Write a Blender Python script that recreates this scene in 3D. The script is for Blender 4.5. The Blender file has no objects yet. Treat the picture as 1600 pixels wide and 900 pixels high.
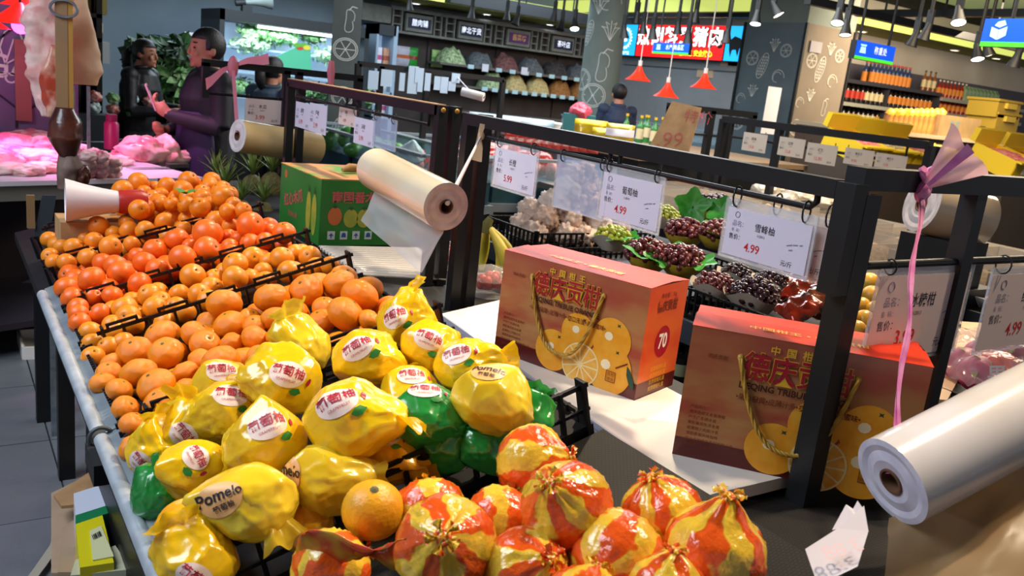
import bpy, bmesh, math, random
from mathutils import Vector, Matrix, noise
from mathutils.bvhtree import BVHTree

sc = bpy.context.scene
COL = sc.collection
random.seed(7)

# ------------------------------------------------------------------ camera
F, CX, CY, ZC = 1340.0, 800.0, 450.0, 1.5
def rcam(px, py):
    return Vector((px - CX, -(py - CY), -F)).normalized()
_Y = rcam(-112, 25)
_X = rcam(2812, 355); _X = (_X - _Y * _X.dot(_Y)).normalized()
_Z = _X.cross(_Y)
ROT = Matrix((_X, _Y, _Z))
CAM = Vector((0, 0, ZC))
camd = bpy.data.cameras.new('camera'); cam = bpy.data.objects.new('camera', camd); COL.objects.link(cam)
camd.sensor_width = 36; camd.lens = F * 36 / 1600; camd.clip_start = .05; camd.clip_end = 60
cam.matrix_world = Matrix.Translation(CAM) @ ROT.to_4x4()
camd.dof.use_dof = True; camd.dof.focus_distance = 1.75; camd.dof.aperture_fstop = 9.5
sc.camera = cam

def ray(px, py): return ROT @ rcam(px, py)
def at(px, py, d): return CAM + ray(px, py) * d                      # a point d metres from the lens
def onz(px, py, z): r = ray(px, py); return CAM + r * ((z - ZC) / r.z)
def ony(px, py, y): r = ray(px, py); return CAM + r * (y / r.y)
def onx(px, py, x): r = ray(px, py); return CAM + r * (x / r.x)
def onplane(px, py, n, p): r = ray(px, py); return CAM + r * (n.dot(p - CAM) / n.dot(r))

# ------------------------------------------------------------------ colour management and light
vs = sc.view_settings
vs.view_transform = 'Standard'; vs.look = 'None'; vs.gamma = 1; vs.use_curve_mapping = False
vs.exposure = 0.38
world = bpy.data.worlds.new('store_ambience'); sc.world = world; world.use_nodes = True
world.node_tree.nodes['Background'].inputs[0].default_value = (.80, .86, 1, 1)
world.node_tree.nodes['Background'].inputs[1].default_value = .2

def light(kind, name, loc, energy, color, size=.3, target=None, spot=1.2, blend=.5, sy=None):
    l = bpy.data.lights.new(name, kind); l.energy = energy; l.color = color
    if kind == 'AREA':
        l.size = size
        if sy: l.shape = 'RECTANGLE'; l.size_y = sy
    elif kind == 'SPOT': l.spot_size = spot; l.spot_blend = blend; l.shadow_soft_size = size
    else: l.shadow_soft_size = size
    o = bpy.data.objects.new(name, l); COL.objects.link(o); o.location = loc
    if target is not None:
        o.rotation_euler = (Vector(target) - Vector(loc)).to_track_quat('-Z', 'Y').to_euler()
    return o
WARM = (1, .80, .56); NEUT = (1, .93, .84); COOL = (.72, .86, 1); PINK = (1, .16, .68)
# track spots over the fruit island (warm), the aisle, the fish side and the drinks side, plus an added fill on the bag roll
light('SPOT', 'fruit_spot', (1.75, 1.9, 2.85), 175, WARM, .05, (.75, 1.7, .9), .95, .6)
light('SPOT', 'fruit_spot', (1.6, .75, 2.85), 105, WARM, .05, (.85, .85, .9), .95, .6)
light('SPOT', 'fruit_spot', (1.6, 3.4, 2.85), 135, WARM, .05, (.65, 2.75, .9), .85, .6)
light('SPOT', 'roll_fill_spot', (2.3, .35, 2.85), 75, WARM, .05, (1.15, .75, .85), .8, .6)  # added unseen spot, brightens the bag roll, its film and the box side
light('SPOT', 'grape_spot', (3.2, 1.9, 2.85), 170, WARM, .06, (2.3, 1.9, .9), 1.1, .6)
light('SPOT', 'grape_spot', (3.6, 3.2, 2.85), 130, NEUT, .06, (3.0, 3.0, .9), 1.2, .6)
light('AREA', 'aisle_light', (-1.3, 2.2, 2.9), 75, (.80, .88, 1), 1.6, (-.1, 2.2, .3))
light('AREA', 'store_light', (4.5, 5.6, 3.0), 150, (.9, .95, 1), 2.5, (4.5, 5.6, 0))
light('AREA', 'store_light', (3.0, 9.3, 2.9), 120, COOL, 2.5, (3.2, 9.6, 0))
light('AREA', 'store_light', (7.2, 9.6, 2.95), 120, COOL, 2.5, (7.2, 10.6, 0))
light('AREA', 'drinks_light', (9.5, 5.2, 2.9), 260, WARM, 2.0, (10.5, 6.6, 1.0))
light('AREA', 'drinks_light', (5.6, 2.6, 2.9), 120, WARM, 1.6, (5.6, 2.8, .6))

# ------------------------------------------------------------------ materials
def lin(h):
    h = h.lstrip('#'); c = [int(h[i:i + 2], 16) / 255 for i in (0, 2, 4)]
    return tuple((v / 12.92 if v <= .04045 else ((v + .055) / 1.055) ** 2.4) for v in c) + (1,)
MATS = {}
def mat(name, col, rough=.5, metal=0, col2=None, nscale=6, bump=0, bscale=60, emit=None, es=0, trans=0, alpha=1, spec=.5,
        rnd=None, coat=0, ior=1.45, sss=0, lo=.35, hi=.65, detail=3, thru=0):
    if name in MATS: return MATS[name]
    m = bpy.data.materials.new(name); m.use_nodes = True; nt = m.node_tree; b = nt.nodes['Principled BSDF']
    N, L = nt.nodes.new, nt.links.new
    b.inputs['Base Color'].default_value = lin(col)
    b.inputs['Roughness'].default_value = rough; b.inputs['Metallic'].default_value = metal
    b.inputs['Specular IOR Level'].default_value = spec; b.inputs['IOR'].default_value = ior
    if trans: b.inputs['Transmission Weight'].default_value = trans
    if alpha < 1: b.inputs['Alpha'].default_value = alpha
    if coat: b.inputs['Coat Weight'].default_value = coat; b.inputs['Coat Roughness'].default_value = .15
    if sss: b.inputs['Subsurface Weight'].default_value = sss; b.inputs['Subsurface Scale'].default_value = .02
    if emit: b.inputs['Emission Color'].default_value = lin(emit); b.inputs['Emission Strength'].default_value = es
    tc = None
    if col2 or bump: tc = N('ShaderNodeTexCoord')
    src = None
    if col2:
        n = N('ShaderNodeTexNoise'); n.inputs['Scale'].default_value = nscale; n.inputs['Detail'].default_value = detail
        L(tc.outputs['Object'], n.inputs['Vector'])
        r = N('ShaderNodeValToRGB'); r.color_ramp.elements[0].position = lo; r.color_ramp.elements[1].position = hi
        r.color_ramp.elements[0].color = lin(col); r.color_ramp.elements[1].color = lin(col2)
        L(n.outputs['Fac'], r.inputs[0]); src = r.outputs[0]
    if rnd:
        oi = N('ShaderNodeObjectInfo'); mx = N('ShaderNodeMix'); mx.data_type = 'RGBA'
        L(oi.outputs['Random'], mx.inputs[0])
        if src: L(src, mx.inputs[6])
        else: mx.inputs[6].default_value = lin(col)
        mx.inputs[7].default_value = lin(rnd); src = mx.outputs[2]
    if src: L(src, b.inputs['Base Color'])
    if bump:
        n2 = N('ShaderNodeTexNoise'); n2.inputs['Scale'].default_value = bscale; n2.inputs['Detail'].default_value = 2
        L(tc.outputs['Object'], n2.inputs['Vector'])
        bp = N('ShaderNodeBump'); bp.inputs['Strength'].default_value = bump; bp.inputs['Distance'].default_value = .01
        L(n2.outputs['Fac'], bp.inputs['Height']); L(bp.outputs[0], b.inputs['Normal'])
    if thru:      # thin film or paper that lets light through
        tr = N('ShaderNodeBsdfTranslucent'); tr.inputs[0].default_value = lin(col); tp = N('ShaderNodeBsdfTransparent'); m1 = N('ShaderNodeMixShader'); m2 = N('ShaderNodeMixShader')
        m1.inputs[0].default_value = thru; L(b.outputs[0], m1.inputs[1]); L(tr.outputs[0], m1.inputs[2]); m2.inputs[0].default_value = 1 - alpha
        b.inputs['Alpha'].default_value = 1; L(m1.outputs[0], m2.inputs[1]); L(tp.outputs[0], m2.inputs[2]); L(m2.outputs[0], nt.nodes['Material Output'].inputs[0])
    MATS[name] = m
    return m

# ------------------------------------------------------------------ mesh building
def frame(o, x, y):
    """matrix with origin o, local x and y along the given directions"""
    x = Vector(x).normalized(); y = Vector(y); y = (y - x * y.dot(x)).normalized(); z = x.cross(y)
    return Matrix(((x.x, y.x, z.x, o[0]), (x.y, y.y, z.y, o[1]), (x.z, y.z, z.z, o[2]), (0, 0, 0, 1)))
class MB:
    def __init__(s): s.v = []; s.f = []; s.m = []
    def add(s, vs_, fs, mi=0):
        b = len(s.v); s.v += [Vector(v) for v in vs_]; s.f += [[b + i for i in f] for f in fs]; s.m += [mi] * len(fs); return s
    def box(s, c, d, M=None, mi=0):
        x, y, z = d[0] / 2, d[1] / 2, d[2] / 2; c = Vector(c)
        p = [Vector(q) for q in ((-x, -y, -z), (x, -y, -z), (x, y, -z), (-x, y, -z), (-x, -y, z), (x, -y, z), (x, y, z), (-x, y, z))]
        p = [c + q for q in p]
        if M is not None: p = [M @ q for q in p]
        return s.add(p, [(0, 3, 2, 1), (4, 5, 6, 7), (0, 1, 5, 4), (1, 2, 6, 5), (2, 3, 7, 6), (3, 0, 4, 7)], mi)
    def bb(s, x0, x1, y0, y1, z0, z1, mi=0, M=None):
        return s.box(((x0 + x1) / 2, (y0 + y1) / 2, (z0 + z1) / 2), (x1 - x0, y1 - y0, z1 - z0), M, mi)
    def bar(s, a, b, w, h, up=(0, 0, 1), mi=0):
        a = Vector(a); b = Vector(b); t = b - a; x = t.normalized(); u = Vector(up)
        if abs(u.normalized().dot(x)) > .98: u = Vector((1, 0, 0))
        return s.box((t.length / 2, 0, 0), (t.length, w, h), frame(a, x, u.cross(x)), mi)
    def tube(s, pts, r, n=8, closed=False, caps=True, mi=0, twist=None):
        pts = [Vector(p) for p in pts]; k = len(pts); rr = r if isinstance(r, (list, tuple)) else [r] * k
        b = len(s.v); prev = None
        for i, p in enumerate(pts):
            if closed: t = pts[(i + 1) % k] - pts[i - 1]
            else: t = pts[min(i + 1, k - 1)] - pts[max(i - 1, 0)]
            t = t.normalized() if t.length > 1e-9 else Vector((0, 0, 1))
            if prev is None:
                u = Vector((0, 0, 1)) if abs(t.z) < .9 else Vector((1, 0, 0)); u = (u - t * u.dot(t)).normalized()
            else:
                u = prev - t * prev.dot(t); u = u.normalized() if u.length > 1e-6 else t.orthogonal().normalized()
            prev = u; w = t.cross(u)
            for j in range(n):
                a = 2 * math.pi * j / n + (twist[i] if twist else 0)
                s.v.append(p + (u * math.cos(a) + w * math.sin(a)) * rr[i])
        for i in range(k if closed else k - 1):
            for j in range(n):
                i2 = (i + 1) % k
                s.f.append([b + i * n + j, b + i * n + (j + 1) % n, b + i2 * n + (j + 1) % n, b + i2 * n + j]); s.m.append(mi)
        if caps and not closed:
            s.f.append([b + j for j in reversed(range(n))]); s.f.append([b + (k - 1) * n + j for j in range(n)]); s.m += [mi, mi]
        return s
    def cyl(s, a, b, r0, r1=None, n=16, caps=True, mi=0):
        return s.tube([a, b], [r0, r0 if r1 is None else r1], n, False, caps, mi)
    def lathe(s, prof, n=20, M=None, mi=0, mis=None):
        b = len(s.v); k = len(prof)
        for r, z in prof:
            for j in range(n):
                a = 2 * math.pi * j / n; p = Vector((r * math.cos(a), r * math.sin(a), z)); s.v.append(M @ p if M is not None else p)
        for i in range(k - 1):
            for j in range(n):
                s.f.append([b + i * n + j, b + i * n + (j + 1) % n, b + (i + 1) * n + (j + 1) % n, b + (i + 1) * n + j]); s.m.append(mis[i] if mis else mi)
        return s
    def ball(s, c, r, nu=14, nv=9, M=None, mi=0):
        if not isinstance(r, (list, tuple)): r = (r, r, r)
        c = Vector(c); b = len(s.v); vs_ = [Vector((0, 0, -1))]
        for i in range(1, nv):
            t = -math.pi / 2 + math.pi * i / nv
            for j in range(nu):
                a = 2 * math.pi * j / nu; vs_.append(Vector((math.cos(t) * math.cos(a), math.cos(t) * math.sin(a), math.sin(t))))
        vs_.append(Vector((0, 0, 1))); fs = []
        for j in range(nu): fs.append([0, 1 + (j + 1) % nu, 1 + j])
        for i in range(nv - 2):
            for j in range(nu): fs.append([1 + i * nu + j, 1 + i * nu + (j + 1) % nu, 1 + (i + 1) * nu + (j + 1) % nu, 1 + (i + 1) * nu + j])
        t = len(vs_) - 1
        for j in range(nu): fs.append([t, t - nu + j, t - nu + (j + 1) % nu])
        pp = [Vector((v.x * r[0], v.y * r[1], v.z * r[2])) for v in vs_]
        pp = [c + ((M @ p) if M is not None else p) for p in pp]
        return s.add(pp, fs, mi)
    def poly(s, pts, mi=0): return s.add(pts, [list(range(len(pts)))], mi)
    def prism(s, pts, h, M, mi=0):
        """outline in local xy, extruded 0..h along local z"""
        k = len(pts); v = [M @ Vector((p[0], p[1], 0)) for p in pts] + [M @ Vector((p[0], p[1], h)) for p in pts]
        return s.add(v, [list(reversed(range(k))), [k + i for i in range(k)]] + [[i, (i + 1) % k, k + (i + 1) % k, k + i] for i in range(k)], mi)
    def grid(s, fn, nu, nv, mi=0, closed_u=False):
        b = len(s.v)
        for i in range(nv + 1):
            for j in range(nu + (0 if closed_u else 1)): s.v.append(Vector(fn(j / nu, i / nv)))
        w = nu + (0 if closed_u else 1)
        for i in range(nv):
            for j in range(nu):
                s.f.append([b + i * w + j, b + i * w + (j + 1) % w, b + (i + 1) * w + (j + 1) % w, b + (i + 1) * w + j]); s.m.append(mi)
        return s
    def mesh(s, name, mats, smooth=None):
        me = bpy.data.meshes.new(name)
        me.from_pydata([tuple(v) for v in s.v], [], s.f)
        for m in (mats if isinstance(mats, (list, tuple)) else [mats]): me.materials.append(m)
        me.polygons.foreach_set('material_index', s.m)
        if smooth:
            me.polygons.foreach_set('use_smooth', [True] * len(me.polygons))
            if smooth < 180: me.set_sharp_from_angle(angle=math.radians(smooth))
        me.update()
        return me
    def build(s, name, mats, parent=None, smooth=None, tags=None):
        """vertices are in world space; a child takes them relative to its thing, a top-level mesh gets its origin at its base"""
        if parent is not None:
            inv = world_of(parent).inverted(); s.v = [inv @ v for v in s.v]; loc = None
        else:
            xs = [v.x for v in s.v]; ys = [v.y for v in s.v]; z0 = min(v.z for v in s.v)
            loc = Vector(((min(xs) + max(xs)) / 2, (min(ys) + max(ys)) / 2, z0)); s.v = [v - loc for v in s.v]
        o = bpy.data.objects.new(name, s.mesh(name, mats, smooth)); COL.objects.link(o)
        if parent is not None: o.parent = parent
        else: o.location = loc
        if tags: tag(o, *tags)
        return o
def world_of(o):
    M = o.matrix_basis.copy()
    while o.parent: o = o.parent; M = o.matrix_basis @ M
    return M
def tag(o, label, cat=None, group=None):
    o['label'] = label
    if cat: o['category'] = cat
    if group: o['group'] = group
    return o
def thing(name, label, cat, loc=(0, 0, 0), group=None):
    o = bpy.data.objects.new(name, None); COL.objects.link(o); o.location = loc; o.empty_display_size = .05
    return tag(o, label, cat, group)
def struct(o): o['kind'] = 'structure'; return o
def copy_tree(o, parent=None):
    c = o.copy(); COL.objects.link(c); c.parent = parent
    for ch in o.children: copy_tree(ch, c)
    return c
_tc = {}
def text_mesh(s, bold=0.0, align='CENTER', spacing=1.0):
    k = (s, bold, align, spacing)
    if k in _tc: return _tc[k]
    cu = bpy.data.curves.new('lettering', 'FONT'); cu.body = s; cu.offset = bold; cu.align_x = align; cu.align_y = 'CENTER'; cu.space_character = spacing
    cu.resolution_u = 3
    o = bpy.data.objects.new('lettering', cu); COL.objects.link(o)
    dg = bpy.context.evaluated_depsgraph_get(); me = bpy.data.meshes.new_from_object(o.evaluated_get(dg))
    d = ([v.co.copy() for v in me.vertices], [list(p.vertices) for p in me.polygons])
    bpy.data.objects.remove(o); bpy.data.curves.remove(cu); bpy.data.meshes.remove(me)
    _tc[k] = d
    return d
def text(mb, s, size, M, mi=0, bold=0.0, align='CENTER', sx=1.0, spacing=1.0):
    v, f = text_mesh(s, bold, align, spacing)
    return mb.add([M @ Vector((p.x * size * sx, p.y * size, 0)) for p in v], f, mi)
def disc_pts(rx, ry, n=24, a0=0, a1=2 * math.pi, cx=0, cy=0):
    return [(cx + rx * math.cos(a0 + (a1 - a0) * i / n), cy + ry * math.sin(a0 + (a1 - a0) * i / n)) for i in range(n)]
def flat(mb, pts, M, z=0, mi=0): return mb.poly([M @ Vector((p[0], p[1], z)) for p in pts], mi)

BLACK = mat('black_painted_steel', '#17181b', .42, spec=.4)
PLASTIC = mat('black_plastic', '#141315', .5, spec=.35)
STEEL = mat('brushed_steel', '#9aa3ab', .32, .6, '#7f8890', 30)
WHITE = mat('white_enamel', '#ece7e1', .4)
CARD = mat('brown_cardboard', '#b58d62', .85, 0, '#a07a50', 12)
PAPER = mat('white_paper', '#e9e6ee', .7)
INK = mat('black_ink', '#26262c', .7)
REDINK = mat('red_ink', '#c8262c', .7)
FRUIT = {
 'm': [(0.603,3.276,1.005,0.0391),(0.537,3.207,0.988,0.0372),(0.612,3.223,0.981,0.026),(0.657,3.287,0.986,0.026),(0.652,3.139,0.986,0.026),(0.617,2.992,0.978,0.026),(0.647,2.959,0.986,0.026),(0.679,3.178,1.01,0.0335),(0.697,3.02,1.022,0.0348),(0.737,3.117,1.04,0.036),(0.698,2.962,1.007,0.028),(0.529,3.034,0.974,0.034),(0.54,2.923,0.972,0.033),(0.674,2.872,0.998,0.029),(0.686,2.749,1.011,0.0332),(0.732,2.826,1.011,0.026),(0.618,3.115,0.981,0.026),(0.761,2.77,1.041,0.0357),(0.68,3.061,0.99,0.026),(0.51,3.242,0.946,0.026),(0.744,2.651,1.017,0.0275),(0.785,2.735,1.026,0.026),(0.783,2.621,1.028,0.026)],
 'a': [(0.28,2.877,0.834,0.026),(0.282,2.793,0.834,0.026),(0.32,2.944,0.847,0.026),(0.343,2.863,0.863,0.0301),(0.31,2.748,0.844,0.0279),(0.362,2.705,0.867,0.03),(0.381,3.033,0.865,0.0271),(0.391,2.978,0.866,0.026),(0.402,2.87,0.88,0.0304),(0.427,2.978,0.907,0.034),(0.489,3.068,0.895,0.029),(0.468,2.956,0.888,0.026),(0.421,2.702,0.899,0.0329),(0.53,3.146,0.906,0.026),(0.489,2.756,0.895,0.026),(0.507,2.912,0.907,0.0304),(0.584,3.024,0.925,0.0299),(0.62,3.07,0.932,0.026),(0.609,2.878,0.942,0.0317),(0.657,2.984,0.943,0.026),(0.681,2.891,0.947,0.0293),(0.644,2.777,0.94,0.026),(0.543,2.846,0.92,0.031),(0.709,2.806,0.958,0.026),(0.725,2.708,0.977,0.0332),(0.756,2.663,0.97,0.0261)],
 'b': [(0.39,2.629,0.867,0.0305),(0.41,2.545,0.88,0.0329),(0.402,2.417,0.89,0.0352),(0.33,2.414,0.875,0.0358),(0.278,2.483,0.837,0.0313),(0.281,2.383,0.836,0.0303),(0.282,2.291,0.836,0.0265),(0.277,2.237,0.834,0.026),(0.327,2.347,0.848,0.026),(0.364,2.311,0.859,0.026),(0.369,2.394,0.858,0.026),(0.434,2.338,0.88,0.0317),(0.478,2.502,0.897,0.0328),(0.521,2.584,0.915,0.034),(0.48,2.618,0.891,0.026),(0.492,2.402,0.899,0.0328),(0.583,2.593,0.943,0.0361),(0.651,2.518,0.977,0.0448),(0.617,2.386,0.958,0.0377),(0.548,2.365,0.94,0.0378),(0.611,2.558,0.928,0.026),(0.632,2.599,0.933,0.026),(0.762,2.474,1.009,0.0418),(0.821,2.483,0.989,0.026),(0.841,2.411,1.0,0.0343),(0.782,2.397,0.98,0.026),(0.746,2.422,0.968,0.0296),(0.72,2.542,0.96,0.026),(0.694,2.438,0.953,0.026),(0.682,2.374,0.95,0.026),(0.738,2.506,0.964,0.026),(0.272,2.177,0.832,0.026),(0.32,2.204,0.844,0.026)],
 'c': [(0.656,2.251,0.947,0.0343),(0.719,2.302,0.952,0.0323),(0.692,2.107,0.935,0.0286),(0.714,2.195,0.94,0.026),(0.678,2.176,0.927,0.026),(0.767,2.205,0.972,0.0336),(0.752,2.268,0.95,0.026),(0.289,2.131,0.82,0.0279),(0.283,2.052,0.817,0.026),(0.273,1.976,0.812,0.026),(0.374,2.2,0.854,0.0325),(0.373,2.14,0.85,0.0301),(0.376,2.091,0.847,0.026),(0.443,2.254,0.871,0.0308),(0.461,2.207,0.868,0.026),(0.436,2.151,0.865,0.0307),(0.338,2.134,0.834,0.026),(0.336,2.094,0.829,0.026),(0.339,2.008,0.83,0.026),(0.309,2.006,0.822,0.026),(0.507,2.221,0.882,0.026),(0.544,2.163,0.893,0.0291),(0.55,2.261,0.917,0.0336),(0.607,2.26,0.909,0.0273),(0.63,2.156,0.935,0.0333),(0.477,2.118,0.876,0.0268),(0.487,2.065,0.876,0.026),(0.823,2.262,0.973,0.0261),(0.841,2.195,0.978,0.0311),(0.825,2.105,0.97,0.0282),(0.85,2.068,0.983,0.026),(0.746,2.078,0.966,0.0336)],
 'w': [(0.541,1.93,0.933,0.0411),(0.531,1.846,0.909,0.0367),(0.553,1.729,0.911,0.0328),(0.51,1.751,0.897,0.026),(0.463,1.784,0.888,0.0337),(0.581,1.865,0.916,0.026),(0.461,1.86,0.887,0.0338),(0.57,1.793,0.921,0.026),(0.531,1.633,0.905,0.026),(0.633,1.873,0.958,0.0416),(0.711,1.869,0.974,0.0414),(0.787,1.859,0.991,0.0398),(0.775,1.709,1.002,0.0432),(0.719,1.651,0.98,0.0416),(0.719,1.77,0.961,0.0287),(0.667,1.811,0.941,0.034),(0.689,1.707,0.947,0.0328),(0.817,1.635,0.989,0.026),(0.756,1.608,0.976,0.026),(0.612,1.785,0.934,0.0326),(0.588,1.692,0.927,0.026),(0.337,1.857,0.859,0.0364),(0.386,1.792,0.873,0.0369),(0.323,1.735,0.854,0.0369),(0.336,1.639,0.862,0.0372),(0.332,1.567,0.853,0.0359),(0.279,1.812,0.834,0.026),(0.294,1.86,0.836,0.026),(0.28,1.697,0.838,0.026),(0.277,1.612,0.833,0.026),(0.277,1.533,0.834,0.026),(0.263,1.452,0.824,0.026),(0.398,1.675,0.871,0.026),(0.385,1.593,0.865,0.026),(0.457,1.641,0.898,0.0386),(0.439,1.703,0.879,0.0314),(0.262,1.777,0.825,0.026),(0.4,1.922,0.87,0.0357)],
}
# ------------------------------------------------------------------ the room
M_WALL = mat('blue_grey_wall_paint', '#7f8d94', .8, 0, '#78868e', 2)
M_WALLW = mat('warm_white_wall_paint', '#cfc8be', .8, 0, '#c6beb2', 2)
M_WALLN = mat('slate_wall_paint', '#5a5868', .8)
M_GREY = mat('grey_wall_panel', '#8b8d90', .7, 0, '#85888b', 3)
M_CEIL = mat('black_ceiling_paint', '#141514', .9)
M_OLIVE = mat('olive_soffit_paint', '#8f8c3c', .8)
M_COVE = mat('lit_cove_panel', '#c8d070', .6, emit='#c9d66c', es=.75)
M_PALEG = mat('glowing_green_ceiling', '#9fb48a', .8, emit='#9fb48a', es=.12)  # faint glow in the colour stands in for cove light on the ceiling
M_FLOOR = mat('slate_floor_tile', '#63676d', .38, 0, '#80848a', 3.2, .12, 40, rnd='#6a6e74', detail=6)
M_GROUT = mat('dark_grout', '#34363a', .8)
fl = struct(MB().bb(-4, 19, -3, 14, -.05, -.006).build('floor', M_GROUT)); fl['label'] = 'dark slate tiled shop floor'
tile = None
for i in range(-4, 3):
    for j in range(2, 14):
        x, y = i * .6 + .02, j * .6 + .1
        if tile is None:
            tile = MB().box((0, 0, -.003), (.594, .594, .006)).mesh('floor_tile', M_FLOOR)
        o = bpy.data.objects.new('floor_tile', tile); COL.objects.link(o); o.parent = fl
        o.location = Vector((x, y, random.uniform(-.0008, .0008))) - fl.location
w = struct(MB().bb(-4, 10.2, 13, 13.2, 0, 3.3).build('wall_back', M_WALL)); w['label'] = 'blue grey painted back wall behind the cooler'
w = struct(MB().bb(10.05, 10.25, 8.3, 13, 0, 3.3).build('wall_fish', M_GREY)); w['label'] = 'grey panelled wall behind the red lamps'
w = struct(MB().bb(10.0, 19, 8.3, 8.5, 2.32, 3.3).bb(10.0, 19, 8.28, 8.5, 0, 2.32, 1).build('wall_right', [M_WALLW, M_WALLN])); w['label'] = 'white wall above a slate dado behind drinks'
w = struct(MB().bb(-4, 19, -3, 14, 3.25, 3.35).build('ceiling', M_CEIL)); w['label'] = 'black painted open ceiling'
def soffit(n, x0, x1, y0, y1, lip, ZS):
    s = struct(MB().bb(x0, x1, y0, y1, ZS, ZS + .03).build('trim_%d' % n, M_OLIVE)); s['label'] = 'olive soffit under the lit cove'
    m = MB()
    if lip == 'y': m.bb(x0, x1, y0 - .01, y0, ZS + .0, ZS + .2)
    else: m.bb(x0 - .01, x0, y0, y1, ZS + .0, ZS + .2)
    c = m.build('cove_light', M_COVE, s); c['label'] = 'glowing yellow green cove strip'
    return s
soffit(1, 1.5, 9.4, 11.7, 13, 'y', 2.52)
soffit(2, 9.3, 10.1, 7.6, 13, 'x', 2.78)
soffit(3, 10.1, 19, 7.5, 8.3, 'y', 2.75)
s = struct(MB().bb(9.8, 15, 5.2, 7.2, 3.2, 3.24).build('trim_4', M_PALEG)); s['label'] = 'pale green lit ceiling recess above the drinks'

# recessed downlights in the soffit
M_LAMP = mat('lamp_glow', '#ffffff', .4, emit='#fff4e0', es=9)
M_LAMPC = mat('cool_lamp_glow', '#ffffff', .4, emit='#eaf6ff', es=14)
def downlight(px, py, glow, ZS):
    p = onz(px, py, ZS)
    t = thing('downlight', 'small round downlight glowing in the olive soffit', 'downlight', (p.x, p.y, ZS), 'downlights in the soffit')
    M = Matrix.Translation(p)
    MB().lathe([(.075, 0), (.075, -.012), (.058, -.012), (.055, -.002)], 20, M).build('rim', WHITE, t, 40)
    MB().lathe([(.0001, -.004), (.056, -.004)], 20, M).build('lamp', glow, t)
for q in ((650, 5), (761, 22), (859, 38), (1103, 22)): downlight(*q, M_LAMPC, 2.52 if q[0] < 1000 else 2.78)
for q in ((1347, 49), (1492, 78), (1557, 91)): downlight(*q, M_LAMP, 2.75)

# ceiling tracks and spotlights
M_HOUS = mat('black_lamp_housing', '#0d0d0e', .5)
def track(px0, py0, px1, py1, axis, val, lab, w=.07):
    if axis == 'y': a, b = ony(px0, py0, val), ony(px1, py1, val)
    else: a, b = onx(px0, py0, val), onx(px1, py1, val)
    b.z = a.z
    t = thing('lighting_track', lab, 'lighting track', (a + b) / 2)
    MB().bar(a, b, w, w).build('rail', BLACK, t)
    for k in range(3):
        p = a.lerp(b, (k + .5) / 3); MB().cyl(p, (p.x, p.y, 3.25), .012, n=8).build('hanger_rod', BLACK, t)
track(1262, 0, 1600, 70, 'y', 5.2, 'black ceiling beam running along the drinks shelves')
track(1340, 21, 1640, 21, 'x', 8.4, 'black ceiling beam crossing above the weighing sign')
track(700, -6, 930, 26, 'y', 10.6, 'black lighting beam in front of the lattice wall', .16)
track(960, 24, 1180, 26, 'x', 8.9, 'black lighting beam in front of the butcher sign', .06)
def track_spot(px, py, d, lit, lean=(0, 0, -1), k=.66):
    p = at(px, py, d); ax = Vector(lean).normalized()
    t = thing('spotlight', 'black cone spotlight, %s, hanging from the ceiling' % ('switched on' if lit else 'seen dark from behind'), 'spotlight', p,
              'lit ceiling spotlights' if lit else 'dark ceiling spotlights')
    M = frame(p, ax.orthogonal(), ax.cross(ax.orthogonal()))
    if M.to_3x3().col[2].dot(ax) < 0: M = frame(p, ax.cross(ax.orthogonal()), ax.orthogonal())
    M = M @ Matrix.Scale(k, 4)
    MB().lathe([(.0001, -.10), (.035, -.10), (.04, -.05), (.05, 0), (.075, .09), (.07, .09), (.05, .03), (.0001, .03)], 16, M).build('housing', M_HOUS, t, 40)
    MB().lathe([(.0001, .075), (.066, .08)], 16, M).build('bulb', (M_LAMP if lit == 1 else M_LAMPC) if lit else M_HOUS, t)
    q = M @ Vector((0, 0, -.06)); top = 3.25
    MB().bar(q, q + Vector((0, 0, .12)), .05, .02).build('bracket', M_HOUS, t)
    MB().cyl(q + Vector((0, 0, .1)), (q.x, q.y, top), .014, n=8).build('stem', M_HOUS, t)
for px, py, d, lit, ln in ((640, 8, 11, 0, (.1, 0, -1)), (737, 20, 10.5, 0, (0, .1, -1)), (792, 23, 10.5, 0, (0, 0, -1)), (807, 31, 10.3, 0, (-.3, 0, -1)),
                           (866, 25, 10.2, 0, (0, .1, -1)), (877, 39, 10, 0, (-.35, -.2, -1)), (898, 38, 9.5, 2, (-.25, -.5, -1)),
                           (995, 28, 9.6, 0, (0, 0, -1)), (1005, 44, 9.2, 0, (.1, 0, -1)), (1059, 44, 9, 0, (.1, 0, -1)), (1087, 26, 9, 0, (0, 0, -1)),
                           (975, 50, 8.8, 0, (.2, 0, -1)), (1020, 52, 8.6, 0, (.1, 0, -1)), (1075, 58, 8.4, 0, (.1, 0, -1)), (1136, 57, 8.2, 0, (0, 0, -1)),
                           (1182, 28, 8, 2, (-.25, -.2, -1)), (1212, 14, 7.6, 1, (.25, -.5, -.8)), (1310, 26, 7.2, 1, (-.4, -.3, -1)), (1322, 44, 7.6, 1, (-.15, -.2, -1)),
                           (1428, 60, 7.6, 0, (-.1, .2, -1)), (1447, 50, 7.3, 0, (-.1, .2, -1)), (1498, 24, 6.6, 1, (-.35, -.4, -1)),
                           (1527, 82, 7.6, 1, (-.2, -.4, -1)), (1543, 76, 7.8, 1, (.2, -.4, -1)), (1588, 92, 7.6, 0, (0, .2, -1))):
    track_spot(px, py, d, lit, ln)

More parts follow.
